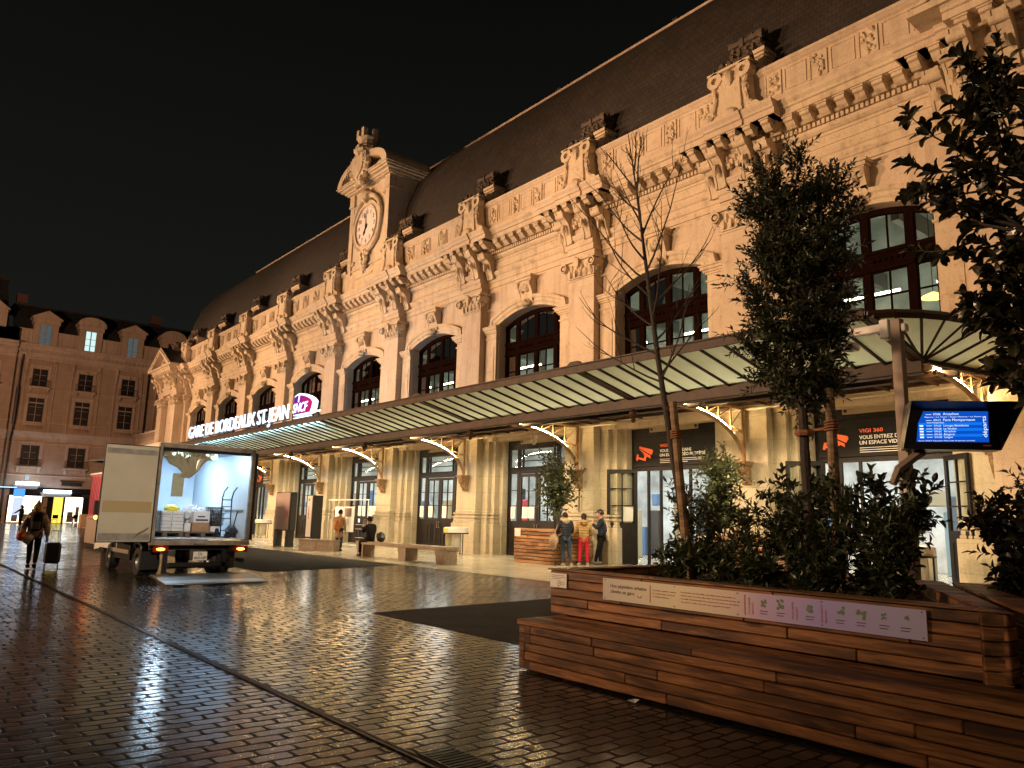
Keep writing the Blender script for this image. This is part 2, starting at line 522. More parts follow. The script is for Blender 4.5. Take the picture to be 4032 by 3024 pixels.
M['darkroof'] = plain('dark_zinc_roof', (0.02, 0.018, 0.016), 0.6, nscale=2, namp=0.4)
M['ridge'] = plain('zinc_ridge_capping', (0.45, 0.33, 0.25), 0.5, nscale=3)
M['winframe'] = plain('brown_painted_joinery', (0.0095, 0.0038, 0.0024), 0.9, nscale=6, bump=0.1, spec=0.0)
M['doorframe'] = plain('dark_painted_door', (0.013, 0.011, 0.010), 0.5, nscale=5, namp=0.3, spec=0.15)
M['glass'] = mat_glass('window_glass')
M['steel'] = plain('brown_painted_steel', (0.036, 0.018, 0.009), 0.5, nscale=4, namp=0.4, bump=0.1, spec=0.2)
M['bracket'] = plain('gilt_painted_iron', (0.40, 0.24, 0.11), 0.45, nscale=7, namp=0.3)
M['canopy'] = mat_canopy()
M['corbel'] = plain('ochre_corbel_stone', (0.22, 0.135, 0.065), 0.8, nscale=14, namp=.5, bump=.5)
M['led'] = emit('warm_led_strip', (1.0, 0.66, 0.30), 260.0)
M['wood'] = mat_wood('stained_pine_beams', (0.37, 0.158, 0.052), (0.12, 0.042, 0.014))
M['woodpale'] = mat_wood('honey_pine_beams', (0.40, 0.19, 0.055), (0.19, 0.08, 0.022))
M['stake'] = mat_wood('round_pine_stake', (0.28, 0.17, 0.08), (0.16, 0.09, 0.04))
M['soil'] = plain('dark_soil', (0.018, 0.011, 0.007), 0.95, nscale=20, namp=0.6, bump=1.0)
M['bark'] = plain('grey_brown_bark', (0.030, 0.022, 0.016), 0.8, nscale=18, namp=0.5, bump=0.8)
M['leafA'] = mat_leaf('evergreen_leaf', (0.016, 0.022, 0.009), (0.038, 0.046, 0.018))
M['leafB'] = mat_leaf('magnolia_leaf', (0.014, 0.016, 0.007), (0.040, 0.034, 0.016), 0.30, 0.05)
M['leafC'] = mat_leaf('shrub_leaf', (0.018, 0.028, 0.010), (0.055, 0.070, 0.025))
M['leafD'] = mat_leaf('glossy_laurel_leaf', (0.04, 0.06, 0.02), (0.11, 0.14, 0.055), 0.3)
M['leafE'] = mat_leaf('dark_laurel_leaf', (0.02, 0.03, 0.012), (0.06, 0.075, 0.03), 0.3)
M['concrete'] = plain('cast_stone_bench', (0.26, 0.20, 0.145), 0.6, nscale=9, namp=0.2, bump=0.2)
M['black'] = plain('black_plastic', (0.012, 0.012, 0.013), 0.4)
M['blackmetal'] = plain('black_painted_metal', (0.015, 0.015, 0.017), 0.35, 0.4)
M['grey'] = plain('galvanised_steel', (0.28, 0.25, 0.22), 0.4, 0.5, nscale=8)
M['lamppost'] = plain('warm_grey_lamp_post', (0.20, 0.15, 0.12), 0.45, 0.2, nscale=6, namp=0.15)
M['white'] = plain('white_panel', (0.72, 0.70, 0.66), 0.4, nscale=3, namp=0.05)
M['paper'] = plain('white_paper', (0.78, 0.75, 0.72), 0.7)
M['ink'] = plain('grey_print', (0.12, 0.09, 0.10), 0.6)
M['redink'] = plain('red_print', (0.45, 0.12, 0.10), 0.6)
M['bannerblack'] = plain('glossy_black_film', (0.008, 0.006, 0.005), 0.5, spec=0.15)
M['bannerorange'] = plain('glowing_orange_print', (0.80, 0.12, 0.03), 0.5, **{'Emission_Color': (0.8, 0.1, 0.02), 'Emission_Strength': 0.25})  # faint emission makes the print look lit
M['bannerwhite'] = plain('white_print', (0.80, 0.76, 0.70), 0.5)
M['skin'] = plain('skin', (0.42, 0.22, 0.15), 0.5)
M['paletruck'] = plain('off_white_truck_panel', (0.48, 0.44, 0.36), 0.32, nscale=2, namp=0.08)
M['tire'] = plain('tyre_rubber', (0.012, 0.011, 0.011), 0.75, nscale=12)
M['cardboard'] = plain('brown_cardboard', (0.30, 0.17, 0.09), 0.7, nscale=8)
M['whitebox'] = plain('white_carton', (0.62, 0.64, 0.68), 0.6, nscale=5, namp=0.06)
M['silver'] = plain('wet_aluminium_deck', (0.13, 0.12, 0.10), 0.35, 0.6, nscale=15, namp=0.25, bump=0.2)


# ------------------------------------------------------------------ text
_font = None


def text(name, s, mat, Mx, parent=None, h=0.1, width=None, ext=0.004, bold=0.0, align='LEFT', split=False, shear=0.0):
    """text in the local xy plane (x right, y up, facing +z), cap height h, placed by matrix Mx (world)"""
    cu = D.curves.new('tmp_txt', 'FONT'); cu.body = s; cu.size = 1.0; cu.extrude = ext; cu.offset = bold; cu.align_x = 'LEFT'; cu.resolution_u = 3
    cu.shear = shear
    ob = D.objects.new('tmp_txt', cu); COL.objects.link(ob)
    dg = bpy.context.evaluated_depsgraph_get(); dg.update()
    me = D.meshes.new_from_object(ob.evaluated_get(dg))
    D.objects.remove(ob); D.curves.remove(cu)
    me.name = name
    if not len(me.vertices): return None
    k = h / 0.70
    xs = [v.co.x for v in me.vertices]; x0, x1 = min(xs), max(xs)
    kx = k if width is None else width / (x1 - x0)
    dx = {'LEFT': -x0, 'CENTER': -(x0 + x1) / 2, 'RIGHT': -x1}[align]
    for v in me.vertices:
        v.co = Vector(((v.co.x + dx) * kx, v.co.y * k, v.co.z))
    me.transform(Mx)
    if parent is not None: me.transform(WL[parent.name].inverted())
    me.materials.clear(); me.materials.append(mat)
    out = []
    if split:
        bm = bmesh.new(); bm.from_mesh(me)
        left = set(bm.verts); isl = []
        while left:
            st = [left.pop()]; comp = set(st)
            while st:
                v = st.pop()
                for e in v.link_edges:
                    w = e.other_vert(v)
                    if w in left: left.discard(w); comp.add(w); st.append(w)
            isl.append(comp)
        isl.sort(key=lambda c: sum(v.co.x for v in c) / len(c))
        for comp in isl:
            idx = {v: i for i, v in enumerate(comp)}
            vs = [tuple(v.co) for v in idx]
            fs = [tuple(idx[v] for v in f.verts) for f in bm.faces if f.verts[0] in comp]
            m2 = D.meshes.new(name); m2.from_pydata(vs, [], fs); m2.materials.append(mat)
            o = D.objects.new(name, m2); COL.objects.link(o); o.parent = parent; WL[o.name] = WL[parent.name]; out.append(o)
        bm.free(); D.meshes.remove(me)
        return out
    o = D.objects.new(name, me); COL.objects.link(o)
    if parent is not None: o.parent = parent; WL[o.name] = WL[parent.name]
    else: WL[o.name] = Matrix.Identity(4)
    return o


def face_m(x, y, z):
    """matrix for text standing upright and facing -y"""
    return Matrix.Translation((x, y, z)) @ Matrix.Rotation(PI / 2, 4, 'X')

# ------------------------------------------------------------------ ground
def sheet(name, pts, dz, mat):
    """ground sheet: polygon cut where the ground slope changes"""
    bm = bmesh.new()
    f = bm.faces.new([bm.verts.new((x, y, 0)) for x, y in pts])
    for yc in (4.0, 16.0):
        bmesh.ops.bisect_plane(bm, geom=bm.verts[:] + bm.edges[:] + bm.faces[:], plane_co=(0, yc, 0), plane_no=(0, 1, 0))
    for v in bm.verts: v.co.z = gz(v.co.y) + dz
    bmesh.ops.recalc_face_normals(bm, faces=bm.faces)
    me = D.meshes.new(name); bm.to_mesh(me); bm.free()
    if me.polygons[0].normal.z < 0: me.flip_normals()
    me.materials.append(mat)
    o = D.objects.new(name, me); COL.objects.link(o); o['kind'] = 'structure'
    return o


sheet('ground', [(-400, -300), (300, -300), (300, 400), (-400, 400)], 0.0, M['cobble'])
sheet('pavement', [(-70, 12.7), (12, 12.7), (12, 30), (-70, 30)], 0.006, M['slabs'])
sheet('asphalt_ground', [(-34.5, 8.2), (-20.05, 8.2), (-20.35, 12.55), (-34.5, 12.55)], 0.005, M['asphalt'])
sheet('asphalt_ground', [(-11.35, 6.5), (-4.5, 6.5), (-4.5, 10.35), (-11.2, 10.35)], 0.005, M['asphalt'])
g = MB()
for x0 in range(-70, 4, 2):
    g.box(x0 + 0.004, x0 + 1.996, 3.02, 3.035, 0.002, 0.012); g.box(x0 + 0.004, x0 + 1.996, 3.065, 3.08, 0.002, 0.012)
    g.box(x0 + 0.004, x0 + 1.996, 3.035, 3.065, 0.002, 0.006)
dr = g.build('drainage_channel', M['blackmetal']); tag(dr, 'narrow dark slot drain running straight across the wet cobbles', 'drain')
g = MB()
for i in range(12):
    g.box(-4.62 + i * 0.05, -4.60 + i * 0.05, 3.10, 3.36, 0.010, 0.018)
g.box(-4.65, -4.0, 3.085, 3.10, 0.003, 0.020).box(-4.65, -4.0, 3.36, 3.375, 0.003, 0.020).box(-4.65, -4.0, 3.10, 3.36, 0.003, 0.008)
tag(g.build('drain_grate', M['blackmetal']), 'small black slotted grate at the edge of the drain channel', 'grate')

# ------------------------------------------------------------------ station
BX = [-8.95 - 6.61 * k for k in range(9)]
PX = [-5.645 - 6.61 * j for j in range(10)]
ST = thing('railway_station', (-35.39, 19.1, 0.22), 'long floodlit classical station of warm stone with arched windows and a dark roof', 'railway station')
BASE_X = {}


def rep(o, xs, x_src):
    for x in xs:
        c = copy_tree(o, ST)
        c.location.x = x - x_src


# upper wall of one bay, built round the arched opening
def bay_wall(cx):
    m = MB(); yf, yb = 19.1, 19.56
    W, w, zs, zc, z0, z1 = 3.305, 1.9, 9.5, 9.93, 5.75, 11.3
    n = 14
    arc = [(-w + 2 * w * i / n) for i in range(n + 1)]
    az = [zs + (zc - zs) * (1 - (x / w) ** 2) for x in arc]
    m.box(cx - W, cx - w, yf, yb, 4.7, z1); m.box(cx + w, cx + W, yf, yb, 4.7, z1)
    m.box(cx - w, cx + w, yf, yb, 4.7, z0)
    for i in range(n):
        a, b = cx + arc[i], cx + arc[i + 1]
        m.add([(a, yf, az[i]), (b, yf, az[i + 1]), (b, yf, z1), (a, yf, z1), (a, yb, az[i]), (b, yb, az[i + 1]), (b, yb, z1), (a, yb, z1)],
              [(0, 1, 2, 3), (7, 6, 5, 4), (0, 4, 5, 1)])
    return m


def sweep_arch(m, cx, w, zs, zc, prof, n=16, drop=None):
    """prof [(out, y)] moved along the arch: out = distance outside the opening"""
    pts = []
    for i in range(n + 1):
        x = -w + 2 * w * i / n
        z = zs + (zc - zs) * (1 - (x / w) ** 2)
        sl = -(zc - zs) * 2 * x / w ** 2
        nx, nz = -sl, 1.0; L = math.hypot(nx, nz); pts.append((x, z, nx / L, nz / L))
    if drop is not None:
        pts = [(-w, drop, -1, 0), (-w, zs, -0.75, 0.75)] + pts[1:-1] + [(w, zs, 0.75, 0.75), (w, drop, 1, 0)]
    k = len(prof); vs = []
    for x, z, nx, nz in pts:
        for o, y in prof: vs.append((cx + x + nx * o, y, z + nz * o))
    fs = []
    for i in range(len(pts) - 1):
        for j in range(k):
            a = i * k + j; b = i * k + (j + 1) % k
            fs.append((a, b, b + k, a + k))
    fs += [tuple(range(k)), tuple(range((len(pts) - 1) * k, len(pts) * k))]
    m.add(vs, fs)


c0 = BX[0]
w0 = bay_wall(c0).build('wall', M['stone'], ST)
rep(w0, BX[1:], c0)
m = MB()
sweep_arch(m, c0, 1.9, 9.5, 9.93, [(0.0, 19.15), (0.0, 19.0), (0.10, 18.97), (0.14, 18.93), (0.26, 18.93), (0.30, 18.88), (0.42, 18.88), (0.42, 19.15)], drop=9.45)
ar = m.build('arch_moulding', M['trim'], ST); rep(ar, BX[1:], c0)
# soffit slice joints on the wall round the arch are in the stone material; keystone:
m = MB()
m.box(c0 - 0.52, c0 + 0.52, 18.66, 19.1, 11.04, 11.12); m.box(c0 - 0.46, c0 + 0.46, 18.72, 19.1, 10.94, 11.04)
prof = [(19.1, 10.94), (18.80, 10.94), (18.75, 10.82), (18.76, 10.68), (18.84, 10.52), (18.90, 10.35), (18.90, 10.2), (18.93, 10.08), (18.98, 9.98), (19.1, 9.98)]
m.px(prof, c0 - 0.34, c0 + 0.34)
for sx in (-1, 1):
    xx = c0 + sx * 0.36
    m.px([(y - 0.03, z) for y, z in prof], xx - 0.05, xx + 0.05)
    k0 = len(m.v); m.disc_y(0, 10.78, 0, .13, -.07, .07, 12); m.xf(Matrix.Translation((xx, 18.80, 0)) @ Matrix.Rotation(PI / 2, 4, 'Z'), k0)
    k0 = len(m.v); m.disc_y(0, 10.14, 0, .09, -.07, .07, 10); m.xf(Matrix.Translation((xx, 18.92, 0)) @ Matrix.Rotation(PI / 2, 4, 'Z'), k0)
for sx in (-1, 0, 1): m.blob((c0 + sx * 0.12, 18.80, 10.62 + (0.05 if sx == 0 else 0)), 0.13, 8, 6, 0.3, rz=1.3)
m.blob((c0, 18.80, 10.02), 0.20, 8, 6, 0.5, rx=1.5, rz=0.7); m.blob((c0 - 0.22, 18.84, 10.05), 0.12, 8, 6, 0.5); m.blob((c0 + 0.22, 18.84, 10.05), 0.12, 8, 6, 0.5)
ks = m.build('keystone', M['trim'], ST, smooth=True); rep(ks, BX[1:], c0)
# impost pilasters each side of the window
for sx in (-1, 1):
    m = MB()
    a, b = sorted((c0 + sx * 1.92, c0 + sx * 2.62))
    m.box(a, b, 18.97, 19.1, 4.7, 8.95)
    m.box(a + 0.12, b - 0.12, 18.945, 18.97, 5.0, 8.6)
    for dz, e, h in ((8.95, 0.04, 0.06), (9.01, 0.0, 0.18), (9.19, 0.05, 0.06), (9.25, 0.10, 0.07), (9.32, 0.16, 0.10), (9.42, 0.20, 0.05)):
        m.box(a - e * (1 if sx > 0 else 0.6), b + e * (1 if sx < 0 else 0.6), 18.97 - e, 19.1, dz, dz + h)
    im = m.build('impost_pilaster', M['trim'], ST); rep(im, BX[1:], c0)

# windows
def window(cx):
    w, yf = 1.9, 19.46
    n = 12
    top = lambda x: 9.5 + 0.43 * (1 - (x / w) ** 2)
    fr = MB()
    def bar(x0, x1, z0, z1, y0=yf, y1=yf + 0.10): fr.box(cx + x0, cx + x1, y0, y1, z0, z1)
    edges = [(-1.9, -1.74), (-1.24, -1.04), (-0.10, 0.10), (1.04, 1.24), (1.74, 1.9)]
    for a, b in edges:
        zt = top((a + b) / 2)
        fr.py([(cx + a, 5.75), (cx + b, 5.75), (cx + b, top(b) - 0.0), (cx + a, top(a) - 0.0)], yf, yf + 0.12)
    for i in range(n):
        a, b = -w + 2 * w * i / n, -w + 2 * w * (i + 1) / n
        fr.py([(cx + a, top(a) - 0.17), (cx + b, top(b) - 0.17), (cx + b, top(b) + 0.02), (cx + a, top(a) + 0.02)], yf - 0.01, yf + 0.10)
    # transom band with carved strip
    bar(-1.88, 1.88, 8.22, 8.30, yf - 0.05, yf + 0.1); bar(-1.88, 1.88, 8.30, 8.68, yf - 0.012, yf + 0.1); bar(-1.88, 1.88, 8.68, 8.77, yf - 0.06, yf + 0.1)
    for a, b in ((-1.70, -1.26), (-1.02, -0.12), (0.12, 1.02), (1.26, 1.70)):
        k = max(2, int((b - a) / 0.13))
        for i in range(k):
            x = a + (b - a) * (i + 0.5) / k
            fr.blob((cx + x, yf - 0.02, 8.49), 0.055, 6, 4)
        bar(a, b, 8.36, 8.38, yf - 0.03); bar(a, b, 8.60, 8.62, yf - 0.03)
    bar(-1.88, 1.88, 5.75, 5.86)
    f = fr.build('window_frame', M['winframe'], ST)
    mu = MB()
    def mb(x0, x1, z0, z1): mu.box(cx + x0, cx + x1, yf + 0.03, yf + 0.07, z0, z1)
    for x in (-0.57, 0.57): mb(x - 0.022, x + 0.022, 8.77, top(x) - 0.1); mb(x - 0.022, x + 0.022, 5.8, 8.22)
    for z in (7.55, 6.85):
        for a, b in ((-1.74, -1.24), (-1.04, -0.10), (0.10, 1.04), (1.24, 1.74)): mb(a, b, z - 0.022, z + 0.022)
    for a, b in ((-1.74, -1.24), (-1.04, -0.10), (0.10, 1.04), (1.24, 1.74)):
        for z0, z1 in ((8.77, None), (5.8, 8.22)):
            for x0 in (a, b - 0.04): mb(x0, x0 + 0.04, z0, z1 or top(x0) - 0.15)
            mb(a + 0.04, b - 0.04, z0, z0 + 0.04)
            if z1: mb(a + 0.04, b - 0.04, z1 - 0.04, z1)
    o = mu.build('muntins', M['winframe'], f)
    gl = MB()
    for a, b in ((-1.74, -1.24), (-1.04, -0.10), (0.10, 1.04), (1.24, 1.74)):
        gl.add([(cx + a, yf + 0.05, 5.8), (cx + b, yf + 0.05, 5.8), (cx + b, yf + 0.05, 8.22), (cx + a, yf + 0.05, 8.22)], [(0, 1, 2, 3)])
        gl.add([(cx + a, yf + 0.05, 8.77), (cx + b, yf + 0.05, 8.77), (cx + b, yf + 0.05, top(b) - .16), (cx + a, yf + 0.05, top(a) - .16)], [(0, 1, 2, 3)])
    gl.build('window_panes', M['glass'], f)
    return f


wf = window(c0); rep(wf, BX[1:], c0)

# pilasters with capital, consoles and the lower pier
def capital(m, cx, y0, hw, z0, z1, yb):
    h = z1 - z0
    m.box(cx - hw - .04, cx + hw + .04, y0 - .04, yb, z0 - 0.10, z0 - 0.04)
    m.add([(cx - hw, y0, z0), (cx + hw, y0, z0), (cx + hw, yb, z0), (cx - hw, yb, z0), (cx - hw - .12, y0 - .12, z1 - .12), (cx + hw + .12, y0 - .12, z1 - .12), (cx + hw + .12, yb, z1 - .12), (cx - hw - .12, yb, z1 - .12)],
          [(0, 1, 5, 4), (1, 2, 6, 5), (3, 0, 4, 7), (4, 5, 6, 7), (0, 3, 2, 1)])
    m.box(cx - hw - .20, cx + hw + .20, y0 - .20, yb, z1 - .11, z1)
    r = h * 0.24
    for sx in (-1, 1):
        vx = cx + sx * (hw + 0.06); vz = z1 - .11 - r
        m.disc_y(vx, vz, r * 0.72, r, y0 - .24, y0 - .02, 14); m.disc_y(vx, vz, 0, r * 0.45, y0 - .22, y0 - .02, 10)
        # side volute
        k0 = len(m.v); m.disc_y(0, vz, 0, r, -0.1, 0.1, 12)
        m.xf(Matrix.Translation((cx + sx * (hw + .10), y0 + 0.10, 0)) @ Matrix.Rotation(PI / 2, 4, 'Z'), k0)
    m.blob((cx, y0 - .17, z1 - .16), 0.15, 8, 6, 0.6, rz=1.2)
    n = 5
    for i in range(n):                      # acanthus leaves
        x = cx - hw + 2 * hw * (i + .5) / n
        m.blob((x, y0 - .05, z0 + h * .28), 0.105, 6, 5, 0.5, rz=1.7, ry=.8)
        m.blob((x + (hw / n if i < n - 1 else -.02), y0 - .08, z0 + h * .52), 0.09, 6, 5, 0.6, rz=1.3)
    for yy in (y0 + .12, y0 + .3):
        for sx in (-1, 1): m.blob((cx + sx * (hw + .04), yy, z0 + h * .3), 0.09, 6, 5, 0.5, rz=1.6)


def console(m, cx, hw, yf, yb, z0, z1):
    prof = []
    n = 12
    for i in range(n + 1):
        t = i / n; z = z1 - (z1 - z0) * t
        d = (yb - yf) * (0.5 + 0.5 * math.cos(PI * min(1, t * 1.05))) * (0.75 + 0.25 * math.cos(t * 7)) + 0.06
        prof.append((yb - d, z))
    m.px([(yb, z1)] + prof + [(yb, z0)], cx - hw, cx + hw)
    pf = [(y - 0.03, z) for y, z in prof]
    for sx in (-1, 1): m.px([(yb, z1)] + pf + [(yb, z0)], cx + sx * hw - 0.035 + 0.0, cx + sx * hw + 0.035)
    k0 = len(m.v)
    m.disc_y(0, z1 - 0.13, 0, 0.13, -hw - 0.05, hw + 0.05, 12)
    m.xf(Matrix.Translation((cx, yf + 0.10, 0)) @ Matrix.Rotation(PI / 2, 4, 'Z'), k0)
    m.blob((cx, yf + .22, z0 + (z1 - z0) * .45), 0.10, 6, 5, 0.6, rz=1.8)


def entab(m, x0, x1, dy, top=True):
    """entablature profile run from x0 to x1, pushed forward by dy; wall face at 19.1"""
    Y = 19.1 - dy
    prof = [(Y + .10, 11.22), (Y - .06, 11.22), (Y - .06, 11.42), (Y - .10, 11.44), (Y - .10, 11.66), (Y - .15, 11.70), (Y - .20, 11.80), (Y - .20, 11.86), (Y - .08, 11.90),
            (Y - .08, 12.38), (Y - .13, 12.40), (Y - .20, 12.47), (Y - .22, 12.52), (Y - .22, 12.56), (Y - .16, 12.58), (Y - .16, 12.74), (Y - .30, 12.76), (Y - .34, 12.82),
            (Y - .28, 12.84), (Y - .28, 13.0), (Y - .74, 13.0), (Y - .74, 13.17), (Y - .80, 13.19), (Y - .82, 13.26), (Y - .90, 13.34), (Y - .92, 13.41), (Y + .3, 13.46)]
    m.px(prof + [(19.4, 13.46), (19.4, 11.22)] if dy == 0 else prof[:-1] + [(19.1, 13.445), (19.1, 11.225)], x0, x1)


def dentils(m, x0, x1, Y, pitch=0.135):
    n = int((x1 - x0) / pitch)
    for i in range(n):
        x = x0 + (x1 - x0) * (i + .5) / n
        m.box(x - .042, x + .042, Y - .25, Y - .165, 12.59, 12.735)


def modillion(m, x, Y, hw=0.135):
    m.box(x - hw - .03, x + hw + .03, Y - .70, Y - .27, 12.955, 12.998)
    m.px([(Y - .27, 12.72), (Y - .40, 12.70), (Y - .50, 12.76), (Y - .58, 12.84), (Y - .66, 12.86), (Y - .66, 12.955), (Y - .27, 12.955)], x - hw, x + hw)
    m.box(x - hw * .6, x + hw * .6, Y - .665, Y - .60, 12.87, 12.95)


m = MB()
entab(m, PX[9] - 0.3, PX[0] + 0.3, 0.0)
en = m.build('entablature', M['trim'], ST)
m = MB(); x = BX[0]
m.box(x - 2.30, x + 2.30, 18.93, 18.945, 12.585, 12.73)
dentils(m, x - 2.25, x + 2.25, 19.1)
en2 = m.build('dentil_course', M['trim'], ST); rep(en2, BX[1:], x)
m = MB(); m.box(x - 2.3, x + 2.3, 18.80, 18.825, 12.84, 12.99)
for i in range(9): modillion(m, x - 2.0 + 0.5 * i, 19.1)
en3 = m.build('modillion_course', M['trim'], ST); rep(en3, BX[1:], x)
m = MB(); a, b = x - 2.15, x + 2.15
for r in ((a, b, 11.98, 12.02), (a, b, 12.28, 12.32)): m.box(r[0], r[1], 18.985, 19.02, r[2], r[3])
m.box(a, a + .05, 18.985, 19.02, 12.02, 12.28); m.box(b - .05, b, 18.985, 19.02, 12.02, 12.28)
en4 = m.build('frieze_panel', M['trim'], ST); rep(en4, BX[1:], x)

def pilaster(cx):
    Yp = 18.68
    m = MB()
    m.box(cx - .64, cx + .64, Yp, 19.1, 5.0, 10.26)
    m.box(cx - .64, cx + .64, Yp + .02, 19.1, 10.98, 11.25)
    entab(m, cx - .66, cx + .66, 0.42)
    m.box(cx - 1.62, cx + 1.62, 18.02, 18.36, 13.0, 13.15)
    m.px([(18.36, 13.0), (18.0, 13.0), (18.0, 13.17), (17.95, 13.19), (17.93, 13.26), (17.86, 13.34), (17.84, 13.415), (18.6, 13.45), (18.6, 13.0)], cx - 1.66, cx + 1.66)
    p = m.build('pilaster', M['stone'], ST)
    m = MB(); capital(m, cx, Yp, .64, 10.30, 10.98, 19.1)
    m.build('capital', M['trim'], p, smooth=True)
    for sx in (-1, 1):
        m = MB(); console(m, cx + sx * .98, .16, 18.35, 18.94, 11.55, 12.56)
        m.build('console', M['trim'], p, smooth=True)
        m = MB(); console(m, cx + sx * .48, .15, 18.0, 18.56, 11.60, 12.72)
        m.build('console', M['trim'], p, smooth=True)
    for sx in (-1.28, -.75, -.25, .25, .75, 1.28):
        m = MB(); modillion(m, cx + sx, 18.75 if abs(sx) > 1 else 18.68, .12); m.build('modillion', M['trim'], p)
    m = MB()
    for i in range(8): m.blob((cx - .32 + .09 * i, 18.50, 12.30 + .12 * math.sin(i * 2.1)), .11, 6, 5, .6)
    m.build('garland', M['trim'], p)
    return p


pl = pilaster(PX[0]); rep(pl, PX[1:], PX[0])

def pier(cx):
    m = MB()
    steps = ((.66, 18.72), (1.06, 19.02), (1.30, 19.18), (1.52, 19.42))
    for i, (hw, y) in enumerate(steps):
        yb = 19.9
        m.box(cx - hw, cx + hw, y, yb + i * .003, 0.2, 4.95 - i * .004)
    p = m.build('pier', M['base'], ST)
    m = MB()
    for i, (hw, y) in enumerate(steps[:3]):
        yb = steps[i + 1][1] + .1 + i * .003
        for e, z0, z1 in ((.14, .2, 1.42), (.09, 1.42, 1.50), (.07, 1.50, 1.62), (.11, 1.62, 1.70), (.04, 1.70, 1.76), (.08, 1.76, 1.84), (.02, 1.84, 1.93)):
            m.bbox(cx - hw - e, cx + hw + e, y - e, yb, z0, z1, .018)
    m.build('pier_base', M['base'], p)
    return p


pr = pier(PX[0] - 0.02); rep(pr, PX[1:], PX[0])

